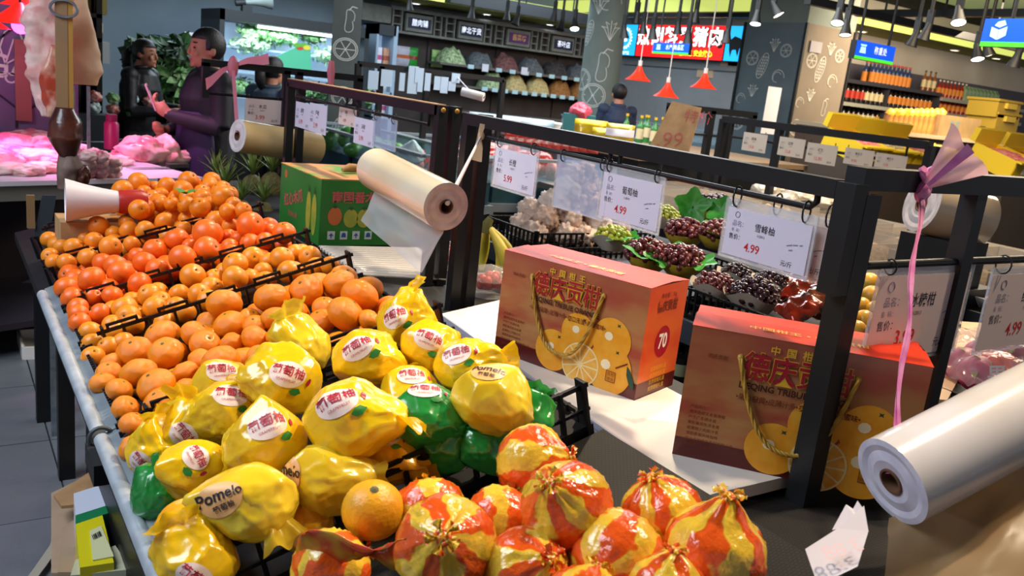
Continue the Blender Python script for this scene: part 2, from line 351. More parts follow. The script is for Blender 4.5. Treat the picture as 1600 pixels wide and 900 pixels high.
# ------------------------------------------------------------------ columns with chalk drawings
M_COL = mat('dark_grey_column_paint', '#4b5150', .75, 0, '#454b4a', 5)
M_COL2 = mat('grey_round_column_paint', '#6f7a74', .75, 0, '#68736d', 5)
M_PIL = mat('taupe_pillar_panel', '#6e6458', .75, 0, '#685f54', 4)
M_CHALK = mat('chalk_white', '#c9cac2', .9)
def chalk_line(mb, pts, w, M):
    for a, b in zip(pts, pts[1:]):
        a, b = Vector(a), Vector(b); t = b - a
        if t.length < 1e-6: continue
        n = Vector((-t.y, t.x)).normalized() * w / 2
        flat(mb, [a - n, b - n, b + n, a + n], M, .003)
def chalk_motif(mb, kind, cx, cy, s, M, rnd):
    w = s * .055
    if kind == 0:      # round tomato with ribs
        for rr in (1, .86): chalk_line(mb, [(cx + s * rr * math.cos(a * .3142), cy + s * .9 * rr * math.sin(a * .3142)) for a in range(21)], w, M)
        for k in range(6): chalk_line(mb, [(cx, cy), (cx + s * .8 * math.cos(k * 1.05), cy + s * .7 * math.sin(k * 1.05))], w, M)
    elif kind == 1:    # aubergine with stalk
        chalk_line(mb, [(cx + s * (.5 + .25 * math.sin(a * .5)) * math.cos(a * .3142), cy + s * 1.1 * math.sin(a * .3142)) for a in range(21)], w, M)
        chalk_line(mb, [(cx, cy + s), (cx + s * .3, cy + s * 1.4), (cx + s * .8, cy + s * 1.3)], w * 1.4, M)
    elif kind == 2:    # maize with kernels
        chalk_line(mb, [(cx + s * .55 * math.cos(a * .3142) + s * .3 * math.sin(a * .3142), cy + s * 1.2 * math.sin(a * .3142)) for a in range(21)], w, M)
        for i in range(-3, 4):
            for j in range(-1, 2):
                x, y = cx + j * s * .27 + i * s * .09, cy + i * s * .27; chalk_line(mb, [(x - s * .08, y), (x, y + s * .1), (x + s * .08, y), (x, y - s * .1), (x - s * .08, y)], w, M)
    elif kind == 3:    # curled pepper
        chalk_line(mb, [(cx + s * (1 - a * .03) * math.cos(a * .3), cy + s * (1 - a * .03) * math.sin(a * .3)) for a in range(17)], w, M)
        chalk_line(mb, [(cx + s * .6 * math.cos(a * .3), cy + s * .6 * math.sin(a * .3)) for a in range(2, 15)], w, M)
    else:              # leafy sprig
        for k in range(5):
            a = .5 + k * .55; chalk_line(mb, [(cx, cy - s * .7), (cx + s * .6 * math.cos(a), cy + s * .5 * math.sin(a)), (cx + s * .9 * math.cos(a), cy + s * .9 * math.sin(a)), (cx + s * .3 * math.cos(a), cy + s * .7 * math.sin(a))], w, M)
# slim square column left of the vegetable cooler
p = at(516, 100, 8.2); q = at(574, 105, 8.2)
fr = (q - p); fr.z = 0; wcol = fr.length * .76; fx = fr.normalized(); fn = Vector((fx.y, -fx.x, 0))
Mc = frame((p.x, p.y, 0), fx, (0, 0, 1))        # local x across, y up, z towards the aisle
t = thing('square_column', 'slim dark grey square column with chalk tomato and aubergine drawings', 'column', (p.x, p.y, 0))
MB().bb(0, wcol, 0, 3.25, -wcol, 0, M=Mc).build('shaft', M_COL, t)
m = MB()
for kd, x, y, s in ((1, .55, 1.87, .09), (0, .5, 1.62, .11), (3, .3, 2.14, .06), (3, .75, 2.15, .06), (0, .5, 1.2, .1), (2, .4, .9, .1)): chalk_motif(m, kd, x * wcol, y, s, Mc, random)
m.build('chalk_drawing', M_CHALK, t)
m = MB(); Ms = frame(Mc @ Vector((wcol, 0, 0)), -Vector(Mc.to_3x3().col[2]), (0, 0, 1))
for kd, x, y, s in ((0, .5, 1.84, .08), (2, .5, 1.6, .08), (1, .5, 1.3, .08)): chalk_motif(m, kd, x * wcol, y, s, Ms, random)
m.build('chalk_drawing', M_CHALK, t)
# round column in front of the dried goods wall
p = at(940, 100, 10.6); rc = 29 / F * 10.6
t = thing('round_column', 'grey round column painted with chalk fruit and vegetables', 'column', (p.x, p.y, 0))
MB().cyl((p.x, p.y, 0), (p.x, p.y, 3.25), rc, n=40, caps=False).build('shaft', M_COL2, t, 60)
m = MB(); mm = MB(); dcam = math.atan2(-p.y, -p.x)
for kd, a, y, s in ((0, -.25, 1.45, .15), (1, .0, 1.78, .15), (4, .25, 2.18, .14), (3, -.05, 2.5, .16), (0, -1.1, 1.62, .14), (2, -1.0, 2.15, .12), (4, -.5, 2.46, .14)):
    chalk_motif(mm, kd, a * rc, y, s, Matrix.Identity(4), random)
for v in mm.v:
    a = dcam + v.x / rc; v.x, v.y, v.z = p.x + (rc + .004) * math.cos(a), p.y + (rc + .004) * math.sin(a), v.y
mm.build('chalk_drawing', M_CHALK, t)
# broad square pillar between the butcher sign and the drinks
p = at(1250, 100, 10.4); sd = .86
t = thing('square_pillar', 'broad square pillar with chalk fruit panels beside the drinks shelves', 'pillar', (p.x, p.y, 0))
MB().bb(p.x, p.x + sd, p.y, p.y + sd, 0, 3.25).build('shaft', M_COL2, t)
Mr = frame((p.x, p.y - .012, 0), (1, 0, 0), (0, 0, 1)); Ml = frame((p.x - .012, p.y + sd, 0), (0, -1, 0), (0, 0, 1))
M_PL = mat('blue_grey_panel', '#56646a', .6, 0, '#4f5d63', 3)
top = (at(1285, 40, 10.6).z)
MB().bb(p.x + .01, p.x + sd - .03, p.y - .01, p.y - .001, .3, top).build('chalk_panel', M_PIL, t)
MB().bb(p.x - .01, p.x - .001, p.y + .02, p.y + sd, .3, top).build('chalk_panel', M_PL, t)
for Mx, off in ((Mr, 0), (Ml, 1)):
    m = MB()
    for kd, x, y, s in ((2, .4, 2.02, .12), (3, .68, 1.9, .1), (0, .2, 2.1, .09), (4, .3, 1.72, .1), (1, .62, 1.6, .08), (0, .12, 1.35, .1), (4, .55, 2.25, .1), (3, .1, 1.62, .08), (2, .75, 1.42, .06), (0, .75, 2.2, .08)):
        chalk_motif(m, kd, x * sd, y - .02 * off, s, Mx, random)
    m.build('chalk_drawing', M_CHALK, t)
m = MB(); text(m, 'ORGANIC VEGETABLES', .052, Mr @ Matrix.Translation((.56, 1.41, .004)), bold=.01); text(m, 'AND FRUITS', .075, Mr @ Matrix.Translation((.56, 1.31, .004)), bold=.01)
m.build('lettering', M_CHALK, t)
MB().bb(p.x - .03, p.x, p.y - .03, p.y, .2, top).build('edge_strip', BLACK, t)
MB().bb(p.x - .03, p.x, p.y + sd, p.y + sd + .03, .2, top).build('edge_strip', BLACK, t)
MB().bb(p.x + sd - .03, p.x + sd, p.y - .03, p.y, .2, top).build('edge_strip', BLACK, t)
a = ony(1225, 138, p.y - .02); MB().bb(a.x - .25, a.x - .03, p.y - .018, p.y - .014, 1.25, a.z, 0, None).build('paper_notice', PAPER, t)
a = ony(1274, 75, p.y - .02); MB().bb(a.x - .1, a.x + .1, p.y - .03, p.y - .014, a.z - .05, a.z + .07).build('paper_notice', mat('grey_notice', '#8d8a92', .7), t)

# ------------------------------------------------------------------ signs
M_SRED = mat('lit_red_sign', '#d31a1e', .4, emit='#e0181c', es=1.3)
M_SBLU = mat('lit_cyan_sign', '#1f9ad8', .4, emit='#1c9be0', es=1.2)
M_SWHT = mat('lit_white_letters', '#ffffff', .4, emit='#ffffff', es=1.7)
M_SBLK = mat('sign_letter_shadow', '#101018', .6)
M_SYEL = mat('lit_yellow_letters', '#f4e22a', .4, emit='#f4e22a', es=1.3)
M_HBLU = mat('lit_blue_sign', '#0f47c8', .4, emit='#0d45cc', es=.95)
M_HGRN = mat('lit_green_band', '#3fbf2c', .4, emit='#3fc22c', es=.95)
M_CREAM = mat('lit_pale_letters', '#dfe6f4', .4, emit='#dfe6f4', es=.9)
XS = 9.9
a = onx(967, 39, XS); b = onx(1172, 41, XS); c = onx(967, 86, XS)
W = a.y - b.y; H = a.z - c.z
Msg = frame((XS - .06, a.y, c.z), (0, -1, 0), (0, 0, 1))
t = thing('butcher_sign', 'long lit red sign with white characters for black pork', 'sign', (XS, (a.y + b.y) / 2, c.z))
MB().bb(0, W, 0, H, -.215, -.002, M=Msg).build('light_box', BLACK, t)
u = W / 205
MB().add([Msg @ Vector(q) for q in ((42 * u, 0, 0), (178 * u, 0, 0), (178 * u, H, 0), (42 * u, H, 0))], [(0, 1, 2, 3)]).build('red_panel', M_SRED, t)
MB().add([Msg @ Vector(q) for q in ((0, 0, 0), (40 * u, 0, 0), (40 * u, H, 0), (0, H, 0))], [(0, 1, 2, 3)]).build('cyan_panel', M_SBLU, t)
MB().add([Msg @ Vector(q) for q in ((180 * u, 0, 0), (W, 0, 0), (W, H, 0), (180 * u, H, 0))], [(0, 1, 2, 3)]).build('cyan_panel', M_SBLU, t)
m = MB(); s = MB()
for i, ch in enumerate('热饲料黑猪肉'):
    x = (53 + 22.5 * i) * u
    text(s, ch, H * .60, Msg @ Matrix.Translation((x + .02, H * .60, .004)), bold=.05); text(m, ch, H * .60, Msg @ Matrix.Translation((x, H * .615, .008)), bold=.03)
s.build('letter_shadow', M_SBLK, t); m.build('lettering', M_SWHT, t)
m = MB(); text(m, '绿色养殖 安全放心', H * .2, Msg @ Matrix.Translation((135 * u, H * .16, .006)), bold=.03); m.build('lettering', M_SYEL, t)
m = MB(); Me = Msg @ Matrix.Translation((20 * u, H * .55, .006))
for k in range(20):
    a0, a1 = k * .314, k * .314 + .24
    flat(m, [(.15 * math.cos(a0), .15 * math.sin(a0)), (.19 * math.cos(a0 + .12), .19 * math.sin(a0 + .12)), (.15 * math.cos(a1), .15 * math.sin(a1)), (.125 * math.cos(a0 + .12), .125 * math.sin(a0 + .12))], Me)
flat(m, [(-.05, -.06), (.06, -.04), (.03, .02), (.07, .07), (-.02, .05), (-.07, .01)], Me); text(m, '绿色农产品', .06, Me @ Matrix.Translation((0, -.24, 0)))
m.build('emblem', M_SWHT, t)
m = MB(); Mp = Msg @ Matrix.Translation((193 * u, H * .45, .006))
flat(m, [(-.10, -.06), (-.12, .06), (-.02, .13), (.10, .10), (.15, .02), (.10, -.05), (.08, -.16), (.03, -.06), (-.04, -.07), (-.06, -.17)], Mp)
m.build('black_pig_figure', M_SBLK, t)
def hanging_sign(name, lab, cpx, axis, val, txt, icon, wpx=None, lettersize=.45, rods=True):
    pts = [(ony if axis == 'y' else onx)(x, y, val) for x, y in cpx]          # top-left, top-right, bottom-left
    x = pts[1] - pts[0]; W = x.length if wpx is None else wpx; H = pts[0].z - pts[2].z
    x.z = 0; Mx = frame((pts[0].x, pts[0].y, pts[0].z - H), x, (0, 0, 1)); t = thing(name, lab, 'sign', Mx @ Vector((W / 2, 0, 0)))
    MB().bb(0, W, 0, H, -.06, -.002, M=Mx).build('sign_board', BLACK, t)
    MB().add([Mx @ Vector(q) for q in ((0, H * .17, 0), (W, H * .17, 0), (W, H, 0), (0, H, 0))], [(0, 1, 2, 3)]).build('blue_panel', M_HBLU, t)
    MB().add([Mx @ Vector(q) for q in ((0, 0, 0), (W, 0, 0), (W, H * .17, 0), (0, H * .17, 0))], [(0, 1, 2, 3)]).build('green_band', M_HGRN, t)
    m = MB(); text(m, txt, H * lettersize, Mx @ Matrix.Translation((W * .62 if wpx is None else .27, H * .58, .004)), bold=.004, spacing=1.15, sx=.85, align='CENTER' if wpx is None else 'LEFT'); m.build('lettering', M_CREAM, t)
    m = MB(); Mi = Mx @ Matrix.Translation((W * .17 if wpx is None else H * .62, H * .6, .004))
    if icon == 'scale':
        flat(m, [(-.3 * H, .22 * H), (.3 * H, .22 * H), (.22 * H, .12 * H), (-.22 * H, .12 * H)], Mi); flat(m, [(-.22 * H, .08 * H), (.22 * H, .08 * H), (.28 * H, -.25 * H), (-.28 * H, -.25 * H)], Mi)
    else:
        flat(m, [(-.3 * H, .1 * H), (-.02 * H, .0 * H), (-.02 * H, -.36 * H), (-.3 * H, -.24 * H)], Mi); flat(m, [(.0, .0), (.28 * H, .12 * H), (.28 * H, -.2 * H), (0, -.36 * H)], Mi)
        flat(m, [(-.2 * H, .15 * H), (0, .08 * H), (.22 * H, .18 * H), (.14 * H, .34 * H), (-.1 * H, .28 * H)], Mi)
    m.build('icon', mat('lit_pale_blue_icon', '#9fd8f0', .4, emit='#9fd8f0', es=.8), t)
    if rods:
        for k in (.12, .88):
            r = Mx @ Vector((W * k, H, -.03)); MB().cyl(r, (r.x, r.y, 3.25), .012, n=8).build('hanger_rod', BLACK, t)
    return t
hanging_sign('hanging_sign', 'blue and green hanging sign for the weighing counter', [(1340, 62), (1400, 74), (1335, 91)], 'y', 4.6, '称重处', 'scale')
hanging_sign('hanging_sign', 'large blue and green hanging sign with a milk carton icon', [(1540, 29), (1640, 31), (1532, 72)], 'x', 5.6, '日 配 区', 'carton', 1.3, .5)
hanging_sign('hanging_sign', 'small blue sign for fish and meat hung before the red sign', [(1021, 66), (1078, 66), (1019, 83)], 'x', 8.7, '水产/肉品区', 'scale', None, .5)

# red pendant lamps over the fish counter
M_RED = mat('red_lamp_shade', '#e2371f', .35, emit='#e03018', es=.5)
for px, py in ((998, 117), (1042, 143), (1100, 129)):
    p = at(px, py, 9.6)
    t = thing('pendant_lamp', 'red bell pendant lamp hanging in front of the grey wall', 'lamp', (p.x, p.y, p.z - .07), 'red pendant lamps over the fish counter')
    MB().lathe([(.02, .10), (.03, .07), (.05, .03), (.09, -.02), (.145, -.06), (.14, -.06), (.085, -.015), (.03, .05)], 20, Matrix.Translation(p)).build('shade', M_RED, t, 60)
    MB().cyl(p + Vector((0, 0, .09)), p + Vector((0, 0, .15)), .022, n=10).build('socket', WHITE, t)
    MB().cyl(p + Vector((0, 0, .15)), (p.x, p.y, 3.25), .006, n=6).build('cord', WHITE, t)
    MB().ball(p + Vector((0, 0, -.02)), .035).build('bulb', M_LAMP, t, 180)
# small white notices and fittings on the grey wall
for px, py in ((1140, 95), (1152, 95), (1102, 113)):
    p = onx(px, py, 10.04); MB().bb(10.03, 10.05, p.y - .17, p.y + .17, p.z - .08, p.z + .08).build('wall_notice', mat('cream_notice', '#c9a98a', .8), tags=('small cream notice stuck on the grey wall', 'notice', 'cream notices on the grey wall'))
t0 = onx(975, 98, 10.02); t1 = onx(1160, 110, 10.02)
MB().bar(t0, t1, .03, .05).build('wall_pipe', mat('grey_pipe', '#77797a', .5), tags=('grey pipe running along the wall under the red sign', 'pipe'))

# ------------------------------------------------------------------ lattice canopy and dried goods shelves on the back wall
M_LAT = mat('grey_oak_lattice', '#7a7a70', .7, 0, '#6c6c63', 10)
M_SHB = mat('brown_shelf_back', '#4a403c', .8, 0, '#423936', 5)
M_PLQ = mat('navy_plaque', '#141b3c', .5); M_PLQ2 = mat('plum_plaque', '#5a2a66', .5)
YW = 12.9
lt = ony(612, 14, 12.5); zt, zb = lt.z + .03, ony(620, 51, 12.5).z; x0 = lt.x; x1 = ony(925, 60, 12.5).x + .4
t = thing('lattice_canopy', 'grey wooden lattice canopy with navy name plaques above the dried goods', 'canopy', ((x0 + x1) / 2, 12.5, zb))
MB().bb(x0, x1, 12.52, 12.95, zt, zt + .03).build('top_board', M_LAT, t)
MB().bb(x0, x1, 12.6, 12.95, zb, zt).build('back_panel', M_SHB, t)
MB().bb(x0 - .5, x0, 12.5, 12.95, zb + .12, zt).build('end_panel', M_LAT, t)
h = zt - zb
for zz in (zb, zt - .03): MB().bb(x0, x1, 12.48, 12.54, zz, zz + .035).build('rail', M_LAT, t)
mod = .93; names = ['腊肉铺', '南北干货', '酱菜坊', '茶叶店']
for i in range(5):
    xa = x0 + .12 + i * mod
    for xx in (xa - .1, xa + .05, xa + .62, xa + .74):
        MB().bb(xx, xx + .025, 12.49, 12.54, zb, zt).build('slat', M_LAT, t)
    for zz in (.33, .66):
        MB().bb(xa - .1, xa + .06, 12.5, 12.53, zb + h * zz, zb + h * zz + .018).build('slat', M_LAT, t)
        MB().bb(xa + .62, xa + .75, 12.5, 12.53, zb + h * zz, zb + h * zz + .018).build('slat', M_LAT, t)
    pn = MB().bb(xa + .12, xa + .58, 12.46, 12.52, zb + .05, zt - .06).build('plaque_frame', M_LAT, t)
    pq = MB().bb(xa + .16, xa + .54, 12.445, 12.462, zb + .1, zt - .11).build('plaque', M_PLQ2 if i == 2 else M_PLQ, pn)
    m = MB(); text(m, names[i % 4], .11, frame((xa + .35, 12.44, (zb + zt) / 2 - .005), (1, 0, 0), (0, 0, 1)), bold=.01, sx=.85); m.build('lettering', M_CREAM if i != 2 else mat('amber_lettering', '#e0a860', .6), pn)
# shelf unit
s1 = ony(690, 97, 12.4).z; s2 = ony(775, 139, 12.4).z
t = thing('dried_goods_shelf', 'brown wall shelving stocked with dried goods below the lattice canopy', 'shelving', ((x0 + x1) / 2, 12.5, .3))
MB().bb(x0 + .1, 9.95, 12.85, 12.95, .3, zb).build('back_panel', M_SHB, t)
xs1 = ony(686, 97, 12.4).x
for zz in (s1, s2, .95): MB().bb(xs1, 9.95, 12.35, 12.9, zz - .035, zz).build('shelf_board', mat('grey_shelf_edge', '#6d665f', .6), t)
for k in range(4): MB().bb(xs1 + k * 1.3, xs1 + k * 1.3 + .03, 12.8, 12.86, .9, zb).build('upright', M_SHB, t)
M_DRY = [mat('dried_goods_%s' % n, a, .8, 0, b, 25, .5, 60) for n, a, b in (('green', '#5f8f4c', '#cfd8b0'), ('grey', '#4a4f55', '#6c7072'), ('straw', '#b59a5e', '#d6c58e'), ('brown', '#8a5b32', '#b07a40'), ('dark', '#2c2a2c', '#4c4644'), ('plum', '#5a3a3c', '#8a5a54'))]
def heap(name, lab, c, w, d, h, m, group=None, cat='heap', bump=.35, seed=0):
    mb = MB()
    def fn(u, v):
        x, y = (u - .5) * 2, (v - .5) * 2; r = min(1, (abs(x) ** 3 + abs(y) ** 3) ** (1 / 3))
        z = h * (1 - r ** 2.2) ** .7 * (1 + bump * noise.noise(Vector((x * 3 + seed, y * 3, seed)))) if r < 1 else 0
        return (c[0] + x * w / 2, c[1] + y * d / 2, c[2] + max(0, z))
    mb.grid(fn, 18, 12)
    return mb.build(name, m, None, 60, (lab, cat, group))
kinds = [('green', 'pale green packs of dried vegetables piled on the upper shelf'), ('plum', 'dark red dried dates piled on the upper shelf'), ('grey', 'grey clear bags of dried mushrooms on the upper shelf'), ('dark', 'black fungus packs heaped on the upper shelf')]
for i in range(6):
    k = (0, 1, 5, 1, 4, 1)[i]; x = xs1 + .3 + i * .52
    heap('dried_goods_heap', 'heap of %s dried goods on the upper wall shelf' % ('leafy green', 'slate grey', '', '', 'blackish', 'plum brown')[k], (x, 12.58, s1), .48, .42, .24, M_DRY[k], 'dried goods on the upper wall shelf', seed=i)
for i in range(5):
    k = (0, 2, 2, 3, 3)[i]; x = ony(790, 140, 12.4).x - .2 + i * .47
    heap('dried_goods_heap', 'heap of %s dried goods on the lower wall shelf' % ('pale green', '', 'straw yellow', 'amber brown')[k], (x, 12.58, s2), .44, .42, .27, M_DRY[k], 'dried goods on the lower wall shelf', seed=i + 20)
M_TAGC = mat('shelf_price_card', '#bfe0e6', .6)
for i in range(24):
    zz, x = (s1, xs1 + .5 + i * .27) if i < 11 else (s2, xs1 + .8 + (i - 11) * .2)
    MB().bb(x, x + .11, 12.335, 12.35, zz - .05, zz + .015).build('shelf_card', M_TAGC, tags=('small pale price card on the front of the wall shelf', 'price card', 'price cards along the wall shelves'))
for px, py in ((758, 106), (819, 111)):
    p = ony(px, py, 12.33); MB().bb(p.x - .06, p.x + .06, 12.32, 12.333, p.z - .06, p.z + .06).build('shelf_card', PAPER, tags=('larger white card hanging from the upper wall shelf', 'price card', 'larger white cards on the wall shelf'))
# packs hanging left of the shelf
def pack(name, lab, p, w, h, d, mats, cat='pack', group=None, bands=(), crumple=.012, up=(0, 0, 1), xdir=(1, 0, 0)):
    """pillow pack standing on p, front towards local +z; bands = (lo, hi, material index)"""
    M = frame(p, xdir, up); mb = MB()
    nx, ny = 10, 12
    for sgn in (1, -1):
        b = len(mb.v)
        for i in range(ny + 1):
            for j in range(nx + 1):
                u, v = j / nx, i / ny
                bulge = d / 2 * max(0, (1 - abs(2 * u - 1) ** 3)) ** .6 * max(0, 1 - abs(2 * v - 1) ** 4) ** .6
                n = noise.noise(Vector((u * 5 + p[0] * 7, v * 5 + p[1] * 5, sgn + p[2]))) * crumple
                mb.v.append(M @ Vector(((u - .5) * w, v * h, sgn * max(.0008, bulge + (n if bulge > .002 else 0)))))
        for i in range(ny):
            v = (i + .5) / ny; mi = 0
            for lo, hi, k in bands:
                if lo <= v < hi: mi = k
            for j in range(nx):
                q = [b + i * (nx + 1) + j, b + i * (nx + 1) + j + 1, b + (i + 1) * (nx + 1) + j + 1, b + (i + 1) * (nx + 1) + j]
                mb.f.append(q if sgn > 0 else q[::-1]); mb.m.append(mi)
    return mb.build(name, mats, None, 60, (lab, cat, group))
for px, py0, py1, wpx, lab, c1, c2 in ((628, 72, 104, 26, 'white and orange snack pack hung beside the shelves', '#c9c3d0', '#c8601c'), (643, 74, 106, 18, 'green and red snack pack hung beside the shelves', '#2f9a3a', '#a03428'), (682, 78, 105, 20, 'pale green vegetable pack hung beside the shelf end', '#a8cf7c', '#5fae48')):
    p = ony(px, py1, 12.8); q = ony(px, py0, 12.8); w = wpx / F * 14
    pack('hanging_pack', lab, (p.x, 12.8, p.z), w, q.z - p.z, .08, [mat(lab[:12] + 'a', c1, .35), mat(lab[:12] + 'b', c2, .4)], bands=((.45, .6, 1),))

# ------------------------------------------------------------------ open vegetable cooler
M_CDARK = mat('dark_cooler_frame', '#23282b', .5)
M_CIN = mat('glowing_cooler_liner', '#b6cfe4', .5, emit='#a9c9ec', es=.32)  # liner glows by itself, in place of lamp light falling on it
M_TUBE = mat('cooler_tube_light', '#ffffff', .3, emit='#e8f6ff', es=7)
a = ony(344, 15, 11.0); b = ony(578, 44, 11.0); xa, xb, ztop = a.x, b.x, a.z + .02
t = thing('vegetable_cooler', 'dark open front cooler lit inside with leafy vegetables', 'cooler', ((xa + xb) / 2, 11.4, 0))
MB().bb(xa + .02, xb, 11.75, 11.9, 0, ztop).build('back_panel', M_CIN, t)
MB().bb(xa, xa + .06, 11.0, 11.9, 0, ztop).build('side_panel', M_CDARK, t)
MB().bb(xb - .06, xb, 11.0, 11.9, 0, ztop).build('side_panel', M_CDARK, t)
MB().bb(xa, xb, 11.0, 11.9, ztop - .13, ztop).build('canopy', M_CDARK, t)
MB().bb(xa + .06, xb - .06, 11.0, 11.8, 0, .6).build('plinth', M_CDARK, t)
for zz, dd in ((ztop - .42, .35), (ztop - .72, .15), (ztop - 1.02, .05)):
    MB().bb(xa + .06, xb - .06, 11.0 + dd, 11.75, zz - .025, zz).build('shelf_board', mat('cooler_shelf', '#9db2c4', .4), t)
MB().bb(xa + .5, xb - .4, 11.1, 11.14, ztop - .17, ztop - .14).build('tube_light', M_TUBE, t)
light('AREA', 'cooler_tube', ((xa + xb) / 2, 11.25, ztop - .2), 14, COOL, xb - xa - .4, ((xa + xb) / 2, 11.5, 0), sy=.08)
M_VEG = [mat('leafy_green', '#4f8f4a', .6, 0, '#a9cf96', 14, .6, 40), mat('pale_cabbage', '#b8d6b4', .5, 0, '#7fae7a', 12, .5, 30), mat('dark_leaf', '#1f3a1e', .55, 0, '#38602f', 14, .6, 40)]
def foliage(mb, c, R, n, size, seed, squash=.8, mi=0):
    """n small bent leaf blades scattered over an ellipsoid"""
    rg = random.Random(seed)
    for k in range(n):
        d = Vector((rg.gauss(0, 1), rg.gauss(0, 1), rg.gauss(0, 1) * .8)).normalized(); p = Vector(c) + Vector((d.x * R, d.y * R, d.z * R * squash)) * rg.uniform(.55, 1)
        t1 = Vector((rg.gauss(0, 1), rg.gauss(0, 1), rg.gauss(0, .6))).normalized(); t2 = t1.cross(d).normalized() if abs(t1.dot(d)) < .98 else t1.orthogonal()
        s = size * rg.uniform(.6, 1.3)
        mb.add([p, p + t1 * s * .5 + t2 * s * .3 + d * s * .1, p + t1 * s, p + t1 * s * .5 - t2 * s * .3 + d * s * .1], [(0, 1, 2, 3)], mi)
def veg(lab, px, py, y, R, k, seed, sq=.6):
    p = ony(px, py, y); mb = MB(); mb.ball((0, 0, 0), (R * .8, R * .6, R * sq * .8), 12, 8); foliage(mb, (0, 0, 0), R, 120, R * .5, seed, sq)
    for v in mb.v: v += p
    mb.build('leafy_vegetable', M_VEG[k], None, None, (lab, 'vegetable', 'vegetables in the cooler'))
for i, px in enumerate((392, 410, 428, 446)): veg('bunch of leafy greens on the upper cooler shelf', px, 50 + i * 3, 11.45, .17, 0, i)
for i, (px, k) in enumerate(((384, 1), (401, 1), (487, 2), (505, 1))): veg('wrapped %s head on a cooler shelf' % ('dark leafy' if k == 2 else 'pale cabbage'), px, (70, 74, 58, 88)[i], 11.4, .16, k, 10 + i)
for i, px in enumerate((370, 440, 470, 505, 540, 566)): veg('leafy vegetable on the low cooler tray', px, 135 + i * 4, 11.3, .2, (0, 1, 0, 2, 1, 0)[i], 30 + i)
# mint green banner with vegetables in front of the cooler
p = ony(455, 92, 11.04); Mb = frame((p.x, 11.04, p.z), (1, 0, .1), (0, 0, 1)); t = thing('hanging_banner', 'mint green banner with printed vegetables hanging in the cooler', 'banner', (p.x, 11.04, p.z - .15))
MB().prism([(-.22, -.2), (.26, -.2), (.26, .16), (.2, .2), (-.22, .02)], .008, Mb).build('banner_sheet', mat('mint_banner', '#4fb48a', .6), t)
m = MB()
for k, (x, y, mi) in enumerate(((.12, .14, 0), (.17, .17, 1), (.21, .14, 2), (.08, .17, 1))): flat(m, disc_pts(.05, .03, 14, cx=x, cy=y), Mb, .012 + k * .001, mi)
m.build('printed_vegetables', [mat('print_red', '#c83a24', .6), mat('print_green', '#5aa636', .6), mat('print_yellow', '#d8c83a', .6)], t)
# megaphone speaker on top of the cooler
p = ony(398, 12, 11.2); M = frame(p, (.3, -.9, -.1), (0, 0, 1)); M = frame(p, (0, 0, 1), (-.9, -.1, 0))
t = thing('bullhorn', 'small grey bullhorn lying on top of the cooler', 'bullhorn', (p.x, p.y, ztop))
Mx = frame(Vector((p.x - .1, p.y, ztop + .12)), (0, 1, .2), (-.2, 0, 1))
MB().lathe([(.03, -.02), (.045, .1), (.07, .2), (.11, .3), (.105, .3), (.06, .2), (.01, .1)], 18, Mx).build('horn', mat('grey_horn', '#8d9a96', .5), t, 50)
MB().lathe([(.0001, -.14), (.04, -.14), (.04, -.02), (.03, -.02)], 14, Mx).build('body', M_CDARK, t, 40)
MB().bb(p.x - .16, p.x - .04, p.y - .05, p.y + .05, ztop, ztop + .08).build('stand', M_CDARK, t)
# freezer-like pink/white packs shelf between the column and the canopy
a = ony(584, 52, 11.95); a.y = 11.6; b = ony(614, 58, 11.6)
t = thing('chilled_cabinet', 'narrow white chilled cabinet with dark top beside the lattice canopy', 'cabinet', ((a.x + b.x) / 2 - .1, 11.8, 0))
MB().bb(a.x - .15, b.x, 11.9, 12.0, 0, a.z + .1).build('back_panel', M_CIN, t)
MB().bb(a.x - .15, b.x, 11.5, 12.0, a.z - .02, a.z + .12).build('canopy', M_CDARK, t)
for dz in (.45, .8, 1.15): MB().bb(a.x - .15, b.x, 11.5, 11.9, a.z - dz - .03, a.z - dz).build('shelf_board', mat('cooler_shelf', '#9db2c4'), t)
MB().bb(b.x - .03, b.x + .03, 11.5, 12.0, 0, a.z + .12).build('side_panel', mat('cooler_shelf', '#9db2c4'), t)
MB().bb(a.x - .15, a.x - .12, 11.5, 12.0, 0, a.z + .12).build('side_panel', mat('cooler_shelf', '#9db2c4'), t)
for r in range(3):
    for i in range(3):
        x = a.x - .05 + i * .115; z = a.z - (.45, .8, 1.15)[r]; c = (('#e8e4ea', '#c8548a'), ('#d8a080', '#b05a38'), ('#e6eef4', '#7aa0c0'))[(r + i) % 3]
        pack('chilled_pack', '%s pack on the chilled cabinet shelf' % ('white and pink', 'peach and rust', 'white and blue')[(r + i) % 3], (x, 11.62, z), .1, .26, .06, [mat('cp%sa' % c[0], c[0], .4), mat('cp%sb' % c[1], c[1], .4)], group='packs in the chilled cabinet', bands=((.3, .55, 1),))

